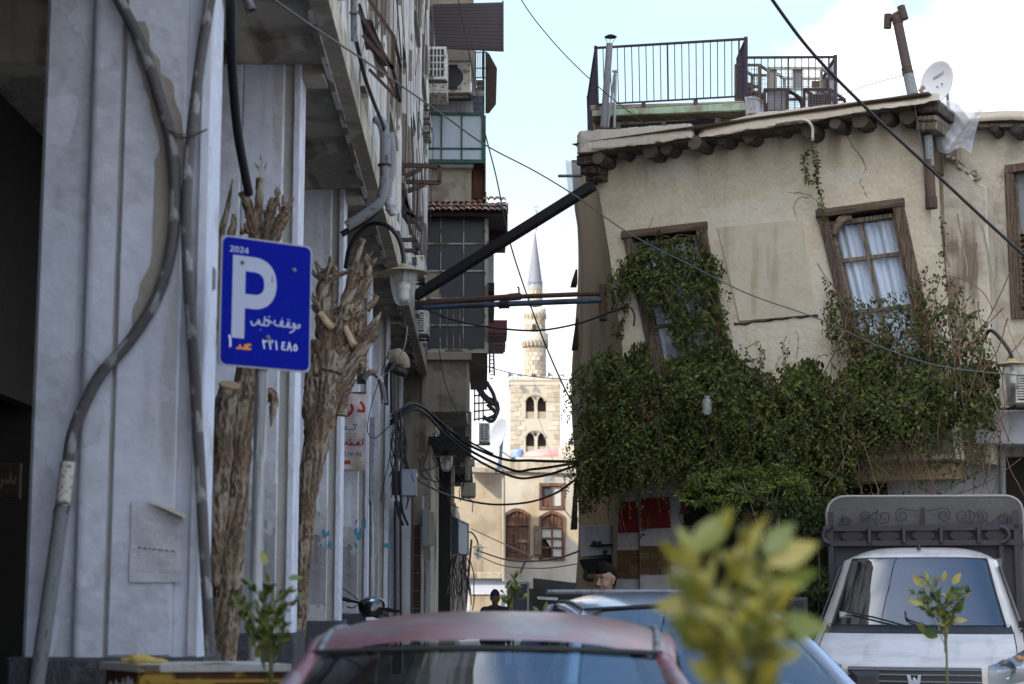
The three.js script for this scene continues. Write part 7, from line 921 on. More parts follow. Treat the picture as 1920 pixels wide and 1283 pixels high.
function vineMass(T, name, polyPx, n, o0, o1, cols, size = 1, lump = 0.5, th = 0.0) {
  const P = polyPx.map((p) => HP.uv(p[0], p[1], 0.1)), x0 = Math.min(...P.map((p) => p[0])), x1 = Math.max(...P.map((p) => p[0])), y0 = Math.min(...P.map((p) => p[1])), y1 = Math.max(...P.map((p) => p[1]));
  scatter(T, name, n, vleaf, vineMat, (d) => {
    let a, b, t = 0; do { a = rr(x0, x1); b = rr(y0, y1); t++; } while (t < 40 && (!inPoly([a + 0.28 * (vn(a * 5 + 50, b * 5 + 50, 999, 999, 3) - 0.5) + 0.14 * (vn(a * 13, b * 13 + 50, 999, 999, 13) - 0.5), b + 0.36 * (vn(a * 4 + 80, b * 4 + 80, 999, 999, 4) - 0.5) + 0.2 * (vn(a * 11 + 8, b * 9 + 80, 999, 999, 14) - 0.5)], P) || vn(a * 4.2 + 20, b * 4.2 + 90, 999, 999, 8) < th * rnd() * 2)); if (t >= 40) return false;
    const bulge = lump * (vn(a * 2.6 + 40, b * 2.6 + 40, 999, 999, 6) * 0.7 + vn(a * 7 + 9, b * 7 + 5, 999, 999, 7) * 0.3), off = o0 + (o1 - o0) * (bulge + (1 - lump) * rnd()) * Math.pow(rnd(), 0.35);
    d.position.copy(HP.at(a, b, off)); d.rotation.set(rr(-0.9, 0.35), rr(-1.1, 1.1) - 0.55, rr(-0.8, 0.8), 'YXZ'); d.scale.setScalar(size * rr(0.4, 0.85) * (rnd() < 0.15 ? 1.7 : 1.25)); return true;
  }, cols);
}
{
  const T = thing('climbing_vine', 'dense green climbing vine covering the lower half of the leaning house', 'climbing vine');
  const A = [[1240, 446], [1335, 438], [1354, 520], [1367, 610], [1397, 680], [1400, 760], [1240, 760], [1290, 680], [1262, 620], [1240, 560], [1190, 530], [1160, 510], [1172, 490], [1200, 470]];
  vineMass(T, 'foliage', A, 2600, 0.06, 0.3, VINE, 1.0, 0.6, 0.6);
  vineMass(T, 'foliage', [[1150, 520], [1185, 480], [1200, 500], [1180, 560], [1165, 600], [1158, 650], [1145, 650], [1158, 580]], 500, 0.03, 0.16, VINE, 0.85);
  vineMass(T, 'foliage', [[1160, 680], [1200, 640], [1225, 680], [1220, 760], [1150, 780]], 1300, 0.05, 0.3, VINE, 1);
  const Bp = [[1114, 770], [1122, 700], [1145, 662], [1185, 655], [1215, 705], [1275, 690], [1380, 680], [1425, 702], [1475, 697], [1530, 680], [1570, 700], [1625, 662], [1700, 690], [1760, 690], [1870, 690], [1862, 770], [1760, 800], [1690, 800], [1640, 820], [1610, 895], [1540, 925], [1480, 895], [1400, 900], [1330, 870], [1290, 885], [1200, 880], [1150, 905], [1125, 905], [1110, 870]];
  vineMass(T, 'foliage', Bp, 17000, 0.0, 0.6, VINE, 1.0, 0.5, 0.62);
  // hanging sprays: leaves set along drooping shoots
  const sprays = (poly, n, o0, o1, len, per, cols, up) => {
    const P = poly.map((p) => HP.uv(p[0], p[1], 0.1)), xs = P.map((p) => p[0]), ys = P.map((p) => p[1]), S = []; const shoots = [];
    while (S.length < n) { const a = rr(Math.min(...xs), Math.max(...xs)), b = rr(Math.min(...ys), Math.max(...ys)); if (!inPoly([a, b], P) || vn(a * 3 + 11, b * 3 + 17, 999, 999, 21) < 0.3 * rnd() * 2) continue; const l = len * rr(0.4, 1.3), th = rr(-1.2, 1.2) + (rnd() < up ? Math.PI : 0), o = o0 + (o1 - o0) * (0.55 * vn(a * 2.6 + 40, b * 2.6 + 40, 999, 999, 6) + 0.45 * rnd()); S.push([a, b, l, th, o, rr(-1, 1), rr(-0.3, 0.5)]); }
    const at = (q, t) => [q[0] + Math.sin(q[3]) * q[2] * t * (1 - 0.4 * t) + 0.06 * q[5] * Math.sin(t * 4), q[1] - Math.cos(q[3]) * q[2] * t * 0.8 - 0.35 * q[2] * t * t, q[4] + q[6] * q[2] * t * (1 - t)];
    for (let i = 0; i < n; i += 6) shoots.push(tube([0, 0.35, 0.7, 1].map((t) => { const p = at(S[i], t); return HP.at(...p); }), 0.0035, 8, 3)); part(T, 'shoots', shoots, M.twig ??= mat({ color: col(0.14, 0.085, 0.055), roughness: 0.9 })).userData.kind = 'stuff';
    scatter(T, 'foliage', n * per, vleaf, vineMat, (d, i) => { const q = S[i % n], t = Math.floor(i / n) / per + rr(0, 0.5 / per), p = at(q, t), sd = (Math.floor(i / n) % 2) * 2 - 1; d.position.copy(HP.at(p[0], p[1], p[2])); d.rotation.set(rr(-0.9, 0.1), rr(-0.7, 0.7) - 0.5, sd * rr(0.3, 1.3) + Math.sin(q[3]) * 0.4, 'YXZ'); d.scale.setScalar(mix(1.15, 0.45, t) * rr(0.7, 1.2)); return true; }, cols);
  };
  sprays(Bp, 1500, 0.15, 0.85, 0.55, 16, VINE, 0.1); sprays(A, 260, 0.08, 0.36, 0.4, 14, VINE, 0.2); sprays([[1560, 540], [1640, 640], [1720, 560], [1830, 580], [1870, 700], [1570, 720]], 105, 0.1, 0.5, 0.6, 13, [...VINE, ...DRY], 0.5); sprays([[1100, 800], [1300, 830], [1640, 830], [1600, 895], [1120, 880]], 120, 0.2, 0.8, 0.5, 14, VINE, 0); sprays([[1640, 760], [1880, 740], [1880, 800], [1640, 830]], 60, 0.3, 0.8, 0.6, 11, [...VINE, ...DRY], 0.1);
  vineMass(T, 'foliage', Bp, 7000, -0.05, 0.2, [[0.02, 0.03, 0.009], [0.03, 0.04, 0.012], [0.04, 0.025, 0.015]], 1.3, 0.3);  // innermost leaves coloured darker, standing for shade deep in the vine
  vineMass(T, 'foliage', [[1560, 520], [1590, 560], [1640, 585], [1700, 560], [1720, 510], [1765, 545], [1830, 575], [1858, 625], [1880, 700], [1570, 720], [1550, 640]], 2000, 0.05, 0.5, [...VINE, ...DRY], 0.85, 0.5, 0.75);
  vineMass(T, 'foliage', [[1560, 730], [1880, 700], [1880, 800], [1560, 850]], 1500, 0.3, 0.8, [...VINE, ...DRY, ...DRY], 0.8, 0.5, 0.6);
  vineMass(T, 'foliage', [[1540, 850], [1640, 810], [1890, 800], [1880, 900], [1560, 960]], 450, 0.2, 0.9, [...VINE, ...DRY], 0.8, 0.5, 0.7);
  vineMass(T, 'foliage', [[1090, 880], [1180, 890], [1150, 960], [1100, 950]], 450, 0.1, 0.6, VINE, 0.85, 0.5, 0.6);
  // dead leaves
  vineMass(T, 'dry_leaves', [[1170, 760], [1260, 740], [1270, 800], [1180, 830]], 70, 0.5, 0.8, [[0.14, 0.07, 0.045], [0.1, 0.05, 0.035]], 1.1, 0.5, 0.5);
  // woody stems and loose tendrils
  const tw = (x, y, off, n, step, drift, up) => { const p = []; let a = x, b = y, dx = drift; for (let i = 0; i < n; i++) { p.push(HP.hit(a, b, off + rr(-0.05, 0.05))); dx += rr(-3, 3); a += dx + rr(-4, 4); b += up * step + rr(-4, 4); } return p; };
  for (let i = 0; i < 120; i++) { const zone = i % 5 === 4 ? 2 : i % 2, x = zone === 0 ? rr(1560, 1880) : zone === 1 ? rr(1560, 1900) : rr(1120, 1560), y = zone === 0 ? rr(560, 720) : zone === 1 ? rr(740, 860) : rr(700, 880); part(T, 'stem', tube(tw(x, y, rr(0.25, 0.75), 7, rr(12, 26), rr(-9, 9), zone === 0 ? (rnd() < 0.5 ? -0.7 : 1) : 1), rr(0.003, 0.008), 28, 4), zone === 2 ? M.log : (M.twig ??= mat({ color: col(0.14, 0.085, 0.055), roughness: 0.9 }))); }
  for (const pts of [[[1820, 545], [1826, 500], [1832, 455]], [[1718, 560], [1740, 525], [1790, 520], [1840, 545], [1862, 580]], [[1640, 640], [1590, 640], [1610, 600], [1655, 580]], [[1475, 690], [1468, 650], [1475, 630]], [[1420, 690], [1400, 655], [1425, 640]], [[1700, 900], [1760, 930], [1850, 905], [1915, 860]], [[1690, 870], [1740, 920], [1830, 890], [1900, 830]]]) part(T, 'stem', tube(pts.map((p) => HP.hit(p[0], p[1], 0.3)), 0.006, 30, 5), M.twig);
  for (const [x, y0, y1] of [[1470, 640, 700], [1425, 640, 690], [1400, 650, 700], [1240, 425, 445], [1730, 500, 560], [1770, 470, 560], [1765, 400, 500], [1610, 570, 600], [1290, 940, 1000], [1212, 930, 1010], [1330, 900, 930]]) { scatter(T, 'tendril_leaves', 26, vleaf, vineMat, (d, i) => { const t = rnd(); d.position.copy(HP.hit(x + 6 * Math.sin(t * 5 + x) + rr(-5, 5), mix(y0, y1, t), rr(0.05, 0.15))); d.rotation.set(rr(-0.8, 0.6), rr(-1, 1), rr(-2, 2)); d.scale.setScalar(rr(0.4, 0.9)); return true; }, VINE); }
  const H2 = thing('hanging_tendril', 'thin green tendril hanging from the eaves above the right window', 'climbing vine'); const c1 = [[1510, 236], [1520, 250], [1524, 265], [1522, 280]], c2 = [[1522, 280], [1508, 290], [1510, 320], [1516, 338], [1530, 342]], c3 = [[1524, 278], [1532, 310], [1530, 335], [1538, 360], [1543, 395], [1547, 420]];
  part(H2, 'cord', tube([[1455, 232], [1480, 228], [1510, 226], [1522, 236], [1524, 265]].map((p) => HP.hit(p[0], p[1], 0.45)), 0.02, 30, 6), M.streak); for (const c of [c1, c2, c3]) part(H2, 'stem', tube(c.map((p) => HP.hit(p[0], p[1], 0.3)), 0.006, 24, 5), M.log);
  scatter(H2, 'foliage', 230, vleaf, vineMat, (d) => { const c = rnd() < 0.45 ? c2 : c3, t = rnd() * (c.length - 1), i = Math.floor(t), p = [mix(c[i][0], c[i + 1][0], t - i), mix(c[i][1], c[i + 1][1], t - i)]; d.position.copy(HP.hit(p[0] + rr(-5, 5), p[1] + rr(-4, 4), rr(0.27, 0.36))); d.rotation.set(rr(-0.9, 0.6), rr(-1, 1), rr(-1.5, 1.5)); d.scale.setScalar(rr(0.4, 0.85)); return true; }, VINE);
  // feathery shrub below the vine and a dark bush beside the truck
  const S = thing('wall_shrub', 'light green feathery shrub at the foot of the vine', 'shrub'); for (let i = 0; i < 9; i++) { const x = rr(1410, 1470); part(S, 'branch', tube([HP.hit(1445 + rr(-4, 4), 1060, 0.9), HP.hit(x, 960, 0.9), HP.hit(x + rr(-90, 60), 905 + rr(-10, 20), 0.95)], 0.008, 20, 5), M.woodgrey); }
  const fl = leafGeo(0.06, 0.018); scatter(S, 'foliage', 3800, fl, vineMat, (d) => { const a = rnd() * 6.28, r = Math.sqrt(rnd()), x = 1395 + Math.cos(a) * r * 125, y = 915 + Math.sin(a) * r * 44 + 26 * (vn(x * 0.03, 4, 999, 999, 6) - 0.5); if (vn(x * 0.05 + 30, y * 0.09, 999, 999, 12) < 0.42) return false; d.position.copy(HP.hit(x, y, 0.55 + 0.6 * vn(x * 0.04, y * 0.05 + 9, 999, 999, 15) + rr(0, 0.15))); d.rotation.set(rr(-1, 1), rr(-1.4, 1.4), rr(-2, 2)); d.scale.setScalar(rr(0.6, 1.2)); return true; }, [[0.13, 0.17, 0.03], [0.1, 0.15, 0.03], [0.16, 0.18, 0.04]]);
  const B = thing('dark_bush', 'dark leafy bush filling the corner beside the pickup truck', 'bush'); part(B, 'stem', [0, 1, 2, 3, 4].map((i) => tube([HP.hit(1480 + i * 15, 1260, 0.6), HP.hit(1470 + i * 22, 1120, 0.7), HP.hit(1450 + i * 28, 960, 0.7)], 0.012, 20, 5)), M.log);
  scatter(B, 'foliage', 9000, vleaf, vineMat, (d) => { const y = rr(930, 1230), w = 70 + 30 * vn(y * 0.02, 3, 999, 999, 5); d.position.copy(HP.hit(1505 + rr(-1, 1) * w + 20 * vn(y * 0.03, 9, 999, 999, 2), y, 0.35 + 0.8 * vn(y * 0.02 + 4, 7 + rnd() * 0.5, 999, 999, 1) * rnd())); d.rotation.set(rr(-1, 0.5), rr(-1.3, 1.3), rr(-1, 1)); d.scale.setScalar(rr(0.5, 1.1)); return true; }, [[0.03, 0.05, 0.014], [0.04, 0.065, 0.018], [0.055, 0.09, 0.02], [0.03, 0.045, 0.02]]);
}
// ---------- young citrus saplings ----------
const citrus = [leafGeo(1, 0.42, 0.3, 5), leafGeo(1, 0.5, 0.15, 5), leafGeo(1, 0.36, 0.4, 5)].map((g) => g);
const citMat = [[0.1, 0.15, 0.02], [0.16, 0.2, 0.025], [0.3, 0.28, 0.04], [0.4, 0.34, 0.06], [0.07, 0.11, 0.02], [0.2, 0.22, 0.03]].map((c) => new THREE.MeshPhysicalMaterial({ color: col(...c), roughness: 0.42, transmission: 0.35, thickness: 0, side: THREE.DoubleSide }));
function sapling(lab, d, stem, r, n, cx, cy, rx, ry, ll, tone, extra) {   // crown ellipse in px at distance d
  const T = thing('citrus_sapling', lab, 'sapling'), s = part(T, 'trunk', taper(stem.map((p) => W(p[0], p[1], d)), [r * 1.2, r, r * 0.6], 24, 8, 0.1, 5), M.sap ??= mat({ color: col(0.13, 0.13, 0.04), roughness: 0.8 }));
  const k = d / FOC, top = W(stem[stem.length - 1][0], stem[stem.length - 1][1], d), C = W(cx, cy, d); const rz = (rx + ry) / 2 * k; const twigs = [];
  const tips = []; for (let i = 0; i < Math.ceil(n / 8); i++) { let x, y, z; do { x = rr(-1, 1); y = rr(-1, 1); z = rr(-1, 1); } while (x * x + y * y + z * z > 1); const e = C.clone().add(V(x * rx * k, y * ry * k, z * rz)); const sp = W(mix(stem[0][0], stem[stem.length - 1][0], 0.8), 0, d); const b = V(mix(top.x, C.x, 0.3), clamp(e.y - rr(0.05, 0.2), W(0, stem[0][1], d).y, 99), top.z); tips.push([b, e]); twigs.push(tube([b, b.clone().lerp(e, 0.5).add(V(0, 0.01, 0)), e], r * 0.3, 8, 4)); }
  part(T, 'twig', twigs, M.sap).userData.kind = 'stuff';
  for (let i = 0; i < n; i++) { const [b, e] = tips[i % tips.length], p = b.clone().lerp(e, rr(0.35, 1.05)), l = ll * rr(0.6, 1.25), f = part(T, 'leaf', citrus[i % 3], citMat[pick(tone)]); f.position.copy(p); const out = e.clone().sub(b).normalize().add(V(rr(-1, 1), rr(-0.5, 0.7), rr(-1, 1))).normalize(); f.quaternion.setFromUnitVectors(V(0, -1, 0), out); f.rotateY(rr(-2, 2)); f.scale.setScalar(l); }
  for (const [x0, y0, x1, y1, l, t] of extra ?? []) { const a = W(x0, y0, d), b = W(x1, y1, d), f = part(T, 'leaf', citrus[1], citMat[t]); f.position.copy(a); f.quaternion.setFromUnitVectors(V(0, -1, 0), b.clone().sub(a).normalize()); f.rotateY(rr(-0.7, 0.7)); f.scale.setScalar(b.distanceTo(a)); }
  return T;
}
sapling('blurred yellow green citrus sapling close to the lens before the blue car', 2.25, [[1380, 1700], [1385, 1300], [1390, 1100]], 0.007, 190, 1372, 1135, 125, 165, 0.05, [5, 2, 3, 5, 2, 3, 1, 3], [[1300, 1040, 1370, 950, 1, 5], [1430, 1040, 1490, 975, 1, 1], [1440, 1060, 1535, 1010, 1, 3], [1450, 1090, 1540, 1080, 1, 1], [1440, 1180, 1560, 1170, 1, 1], [1330, 1100, 1245, 1090, 1, 5], [1310, 1060, 1280, 980, 1, 2], [1330, 1140, 1225, 1135, 1, 3], [1360, 1000, 1360, 945, 1, 2]]);
sapling('dark green citrus sapling in front of the parking sign pole', 6.6, [[506, 1420], [508, 1250], [500, 1130]], 0.008, 210, 495, 1140, 64, 92, 0.045, [0, 0, 4, 4, 1, 4, 5], [[500, 1060, 490, 1030, 1, 2], [540, 1085, 568, 1080, 1, 1], [450, 1110, 425, 1112, 1, 0], [460, 1130, 432, 1138, 1, 1], [470, 1215, 480, 1180, 1, 1], [478, 1235, 500, 1200, 1, 5]]);
sapling('slim citrus sapling with yellowing top leaves in front of the white pickup', 9.2, [[1775, 1480], [1776, 1260], [1772, 1150]], 0.008, 190, 1762, 1122, 56, 44, 0.055, [4, 0, 4, 3, 2, 0], [[1770, 1090, 1772, 1070, 1, 3], [1785, 1095, 1805, 1075, 1, 3], [1728, 1100, 1712, 1078, 1, 3], [1718, 1130, 1700, 1125, 1, 3], [1725, 1165, 1732, 1190, 1, 5], [1790, 1165, 1815, 1160, 1, 3], [1760, 1195, 1722, 1180, 1, 0]]);
sapling('pale green sapling standing between the two men down the lane', 22, [[962, 1300], [962, 1180], [960, 1100]], 0.012, 75, 962, 1112, 24, 34, 0.1, [1, 5, 2, 0, 1], [[1020, 1150, 1028, 1128, 1, 1], [1010, 1150, 1000, 1136, 1, 0]]);
// ---------- cables ----------
let cabN = 0;
const line = (lab, pts, r, m = M.cable, seg = 60) => single('overhead_cable', tube(pts.map((p) => W(p[0], p[1], p[2])), r, seg, 6), m, lab, 'cable');
line('long thin grey cable sagging from the arcade across the leaning house', [[380, -130, 8.6], [500, -12, 9.5], [560, 32, 10], [690, 118, 12], [830, 215, 15], [915, 275, 16.5], [1010, 325, 17.5], [1080, 368, 18], [1180, 438, 18.4], [1300, 500, 18.8], [1400, 550, 19], [1540, 600, 19.2], [1650, 650, 19.3], [1760, 686, 19.5], [1930, 706, 19.8]], 0.008, M.cablegrey, 120);
line('black cable dropping steeply past the bay building to the vine', [[835, -260, 27], [858, -10, 27], [872, 60, 27], [905, 230, 26.5], [930, 330, 26], [955, 450, 25.5], [985, 545, 25], [1020, 640, 24.5], [1062, 735, 24], [1108, 812, 23]], 0.012, M.cable, 80);
line('fine dark wire slanting down to the mint green rooftop', [[860, -260, 21], [972, -10, 22], [1030, 70, 22.5], [1110, 152, 23], [1200, 225, 23.5], [1232, 246, 23.6]], 0.007);
line('thick black cable crossing the sky in front of the flue', [[1180, -420, 13], [1310, -200, 14], [1440, -12, 15], [1520, 95, 15.5], [1640, 218, 16], [1740, 312, 16.4], [1850, 415, 16.8], [1935, 492, 17]], 0.016, M.cable, 80);
line('black cable drooping under the blue pipe to the left window', [[780, 572, 25.3], [850, 600, 25], [930, 615, 24.7], [1005, 620, 24.4], [1080, 608, 23.9], [1150, 584, 23], [1182, 577, 22.4], [1190, 592, 22.3], [1188, 612, 22.3]], 0.014, M.cable, 80);
line('thin pale line running level above the far dish', [[870, 675, 31], [960, 700, 30], [1060, 712, 28], [1100, 716, 26]], 0.007, M.cablegrey);
line('uppermost black cable of the bundle over the lane', [[735, 780, 24], [775, 758, 25], [830, 795, 27], [880, 835, 28], [930, 857, 28], [1000, 864, 26], [1085, 866, 24]], 0.022);
line('middle black cable of the bundle over the lane', [[733, 790, 24], [775, 764, 25], [830, 806, 27], [890, 850, 28], [950, 878, 28], [1000, 880, 26], [1085, 868, 24]], 0.022);
line('lowest black cable of the bundle over the lane', [[732, 796, 24], [780, 768, 25], [840, 820, 27], [900, 866, 28], [950, 890, 28], [1010, 894, 26], [1085, 872, 24]], 0.02);
line('black cable in the bundle ending at the bay corner', [[736, 786, 24], [770, 756, 25], [830, 800, 27], [905, 842, 28], [925, 852, 28]], 0.016);
line('slack black cable looping below the lower lantern', [[762, 886, 25], [800, 910, 27], [850, 932, 29], [910, 945, 30], [985, 943, 28], [1040, 926, 26], [1078, 900, 24]], 0.018);
line('thin grey wire hanging diagonally in the dark undercroft', [[782, 860, 27], [806, 893, 27.5], [822, 918, 28]], 0.008, M.cablegrey);
line('upper slack wire low across the far shuttered house', [[893, 1032, 45], [950, 1050, 42], [1010, 1052, 38], [1080, 1036, 30], [1118, 1012, 25]], 0.018);
line('lower slack wire low across the far shuttered house', [[888, 1038, 45], [940, 1060, 43], [1010, 1066, 40], [1080, 1058, 35], [1110, 1050, 30]], 0.012);
line('pale wire slanting down over the far tan wall', [[884, 992, 46], [940, 1018, 48], [994, 1042, 58]], 0.014, M.cablegrey);
line('thin wire curving down the front of the far shuttered house', [[1050, 880, 50], [1062, 915, 50], [1056, 950, 50], [1075, 975, 50], [1084, 972, 48]], 0.014);
line('faint line crossing the minaret below its loudspeakers', [[1000, 700, 60], [1010, 780, 55], [1040, 870, 50], [1060, 900, 45]], 0.01, M.cablegrey);
line('faint wire from the flue across the sky to the cages', [[1568, 182, 24], [1620, 162, 23.6], [1700, 140, 22.6]], 0.005, M.cablegrey);
line('pale string hanging from the right eave down the drainpipe', [[1715, 195, 20.6], [1722, 240, 20.6], [1735, 330, 20.6], [1746, 390, 20.7]], 0.005, M.cablegrey);
line('black cable running down the wall from the rusty awning frame', [[664, 60, 12.6], [680, 130, 13], [700, 190, 14], [716, 230, 15], [724, 262, 16]], 0.017);
line('thin wire dropping over the lower bay wall', [[822, 650, 30.8], [835, 720, 30.8], [856, 770, 30.6], [880, 800, 30]], 0.009);
line('white cable hanging loosely below the large lantern', [[764, 610, 15.6], [758, 650, 15.8], [742, 680, 16], [722, 702, 16.4], [706, 712, 16.4]], 0.006, M.lightgrey);
line('black wire hanging from the soffit along the banner pillar', [[735, 640, 20.4], [715, 700, 20.3], [694, 770, 20.2], [690, 812, 20.1], [700, 822, 20.1], [730, 800, 20]], 0.006, M.cable);
// loose runs of wire on the upper wall of the arcade: one tangle nobody could count
{ const g = []; for (let i = 0; i < 34; i++) { const s = rr(11.5, 29), l = LF - 0.07, y0 = rr(HS + 0.6, HS + 7), n = 6, p = []; let ss = s; for (let k = 0; k < n; k++) { ss += rr(-0.12, 0.14); const v = V(-l + rr(0, 0.08), y0 - k * rr(0.3, 0.7), -ss).applyAxisAngle(UP, TH); if (v.y > HS + 0.05) p.push(v); } if (p.length > 2) g.push(tube(p, rr(0.003, 0.007), 24, 5)); } single('wall_wiring', g, M.cable, 'tangle of loose wires hanging down the peeling upper wall', 'wiring', null, 'stuff'); }
{ const g = []; for (let i = 0; i < 18; i++) { const x = rr(730, 760), p = []; let a = x, y = rr(770, 830); for (let k = 0; k < 7; k++) { p.push(W(a, y, 24.2 + rr(-0.2, 0.1))); a += rr(-9, 9); y += rr(10, 34); } g.push(tube(p, rr(0.004, 0.01), 24, 5)); } for (let i = 0; i < 22; i++) { const x = rr(846, 880), p = []; let a = x, y = rr(1030, 1060); for (let k = 0; k < 6; k++) { p.push(W(a, y, 35 + rr(-0.3, 0.2))); a += rr(-5, 5); y += rr(8, 22); } g.push(tube(p, rr(0.006, 0.014), 18, 5)); } for (let i = 0; i < 16; i++) { const x = rr(790, 870), p = [], d = rr(28, 36); let a = x, y = rr(760, 900); for (let k = 0; k < 5; k++) { p.push(W(a, y, d)); a += rr(-22, 22); y += rr(4, 30); } g.push(tube(p, 0.009, 18, 5)); } single('meter_wiring', g, M.cable, 'tangled black wiring round the meter boxes and dark undercroft', 'wiring', null, 'stuff'); }
// ---------- pipes, boxes and signs along the arcade ----------
{ const T = thing('bent_pipe', 'grey bent pipe turning in under the soffit beside the corrugated hose', 'pipe'); part(T, 'pipe', tube([[704, 220], [716, 232], [722, 260], [722, 300], [721, 345], [712, 378], [690, 398], [650, 424]].map((p) => W(p[0], p[1], 15.4)), 0.05, 60, 12), M.greypipe); part(T, 'pipe_clip', new THREE.TorusGeometry(0.055, 0.012, 6, 18).rotateX(1.57).translate(...W(721, 310, 15.4).toArray()), M.rustdark); part(T, 'lower_pipe', tube([[722, 370], [700, 402], [660, 428], [640, 440]].map((p) => W(p[0], p[1], 15.9)), 0.03, 40, 10), M.black); }
{ const T = thing('corrugated_hose', 'ribbed white hose hanging along the wall edge', 'hose'), pts = [[733, 250], [737, 280], [735, 320], [729, 350], [727, 372]].map((p) => W(p[0], p[1], 15.8)), c = new THREE.CatmullRomCurve3(pts); part(T, 'hose', tube(pts, 0.026, 40, 10), M.lightgrey); for (let i = 0; i < 46; i++) { const t = (i + 0.5) / 46, p = c.getPointAt(t), g = new THREE.TorusGeometry(0.028, 0.006, 5, 12); g.applyQuaternion(new THREE.Quaternion().setFromUnitVectors(V(0, 0, 1), c.getTangentAt(t))); part(T, 'ridge', g.translate(p.x, p.y, p.z), M.lightgrey); } part(T, 'wrapping', taper([[730, 372], [733, 392], [738, 404]].map((p) => W(p[0], p[1], 15.8)), [0.035, 0.055, 0.03], 12, 8, 0.3, 9), M.lightgrey); }
single('wall_downpipe', (() => [rod(W(663, -20, 12.4), W(664, 78, 12.5), 0.026, 0.026, 12), rod(W(663, 22, 12.4), W(663, 26, 12.4), 0.033, 0.033, 12)])(), M.greypipe, 'short grey downpipe high on the peeling upper wall', 'pipe');
{ const T = thing('pillar_downpipe', 'grey downpipe standing between the banner and the last pillars', 'pipe'); part(T, 'pipe', rod(W(698, 940, 20.2), W(697, 1200, 20.2), 0.036, 0.036, 12), M.galv); part(T, 'upper_channel', metric(cbox(0.06, 1.05, 0.06, ...W(697, 865, 20.25).toArray(), 0.01)), M.greypipe); }
{ const T = thing('curved_conduit', 'pale conduit elbow curving out of the banner pillar', 'conduit'); part(T, 'elbow', tube([[682, 712], [688, 702], [700, 699], [712, 712], [718, 735], [720, 757]].map((p) => W(p[0], p[1], 16.6)), 0.03, 40, 10), M.wornpipe); part(T, 'bracket', cbox(0.09, 0.16, 0.06, ...W(678, 705, 16.7).toArray(), 0.01), M.black); }
{ const T = thing('camera_housing', 'weathered hooded lamp housing on a pipe below the soffit', 'lamp'); part(T, 'hood', taper([[728, 676], [742, 668], [756, 678], [762, 692]].map((p) => W(p[0], p[1], 21)), [0.05, 0.1, 0.09, 0.05], 16, 10, 0.12, 7), M.fartan); part(T, 'lamp', taper([[734, 692], [748, 694], [762, 702]].map((p) => W(p[0], p[1], 21)), [0.06, 0.07, 0.05], 12, 10, 0.2, 8), M.black); part(T, 'pipe', [tube([[725, 760], [724, 720], [727, 690], [738, 672]].map((p) => W(p[0], p[1], 21.1)), 0.025, 30, 8), rod(W(735, 690, 21), W(736, 775, 21), 0.03, 0.03, 8)], M.black); }
{ const T = thing('electric_box', 'blue grey electric box with cables running over its front', 'electric box'), a = W(751, 880, 24), b = W(780, 930, 24); part(T, 'housing', metric(B3(a.x, b.x, b.y, a.y, a.z, a.z - 0.25, 0.01)), mat({ color: col(0.2, 0.24, 0.3), roughness: 0.5 })); part(T, 'side', B3(a.x - 0.13, a.x, b.y + 0.02, a.y - 0.02, a.z - 0.05, a.z - 0.25), M.black); part(T, 'door_edge', [B3(a.x + 0.01, a.x + 0.02, b.y + 0.01, a.y - 0.01, a.z + 0.006, a.z), B3(a.x + 0.01, b.x - 0.01, a.y - 0.02, a.y - 0.012, a.z + 0.006, a.z)], M.greypipe); part(T, 'latch', cbox(0.02, 0.05, 0.02, b.x + 0.012, a.y - 0.08, a.z - 0.05, 0.004), M.acwhite); for (const [x0, x1] of [[741, 744], [751, 753]]) part(T, 'cable', tube([W(x0, 770, 23.9), W(x0 + 2, 850, 23.8), W(x1 - 2, 900, 23.75), W(x1 + 2, 960, 23.8), W(x1 + 12, 985, 23.9)], 0.018, 40, 6), M.cable); }
{ const T = thing('wall_cabinet', 'dark cabinet with a grey mesh door hanging on the lane wall', 'cabinet'), d = 34; const A = W(846, 968, d), B = W(858, 972, d), C = W(878, 982, d + 1.2), D = W(878, 1042, d + 1.2), E = W(858, 1038, d), F = W(846, 1040, d); part(T, 'side', hexa([F, E, B, A], [F, E, B, A].map((p) => p.clone().add(V(0, 0, -0.6)))), mat({ color: col(0.02, 0.025, 0.05), roughness: 0.6 })); part(T, 'door', hexa([E, D, C, B], [E, D, C, B].map((p) => p.clone().add(V(-0.1, 0, -0.1)))), M.greypipe); const L = (u, v) => E.clone().lerp(D, u).lerp(B.clone().lerp(C, u), v).add(V(0.01, 0, 0.02)); part(T, 'door_frame', [bar3(L(0.03, 0.03), L(0.97, 0.03), 0.03, 0.02), bar3(L(0.03, 0.97), L(0.97, 0.97), 0.03, 0.02), bar3(L(0.03, 0.03), L(0.03, 0.97), 0.03, 0.02), bar3(L(0.97, 0.03), L(0.97, 0.97), 0.03, 0.02)], M.greybox); }
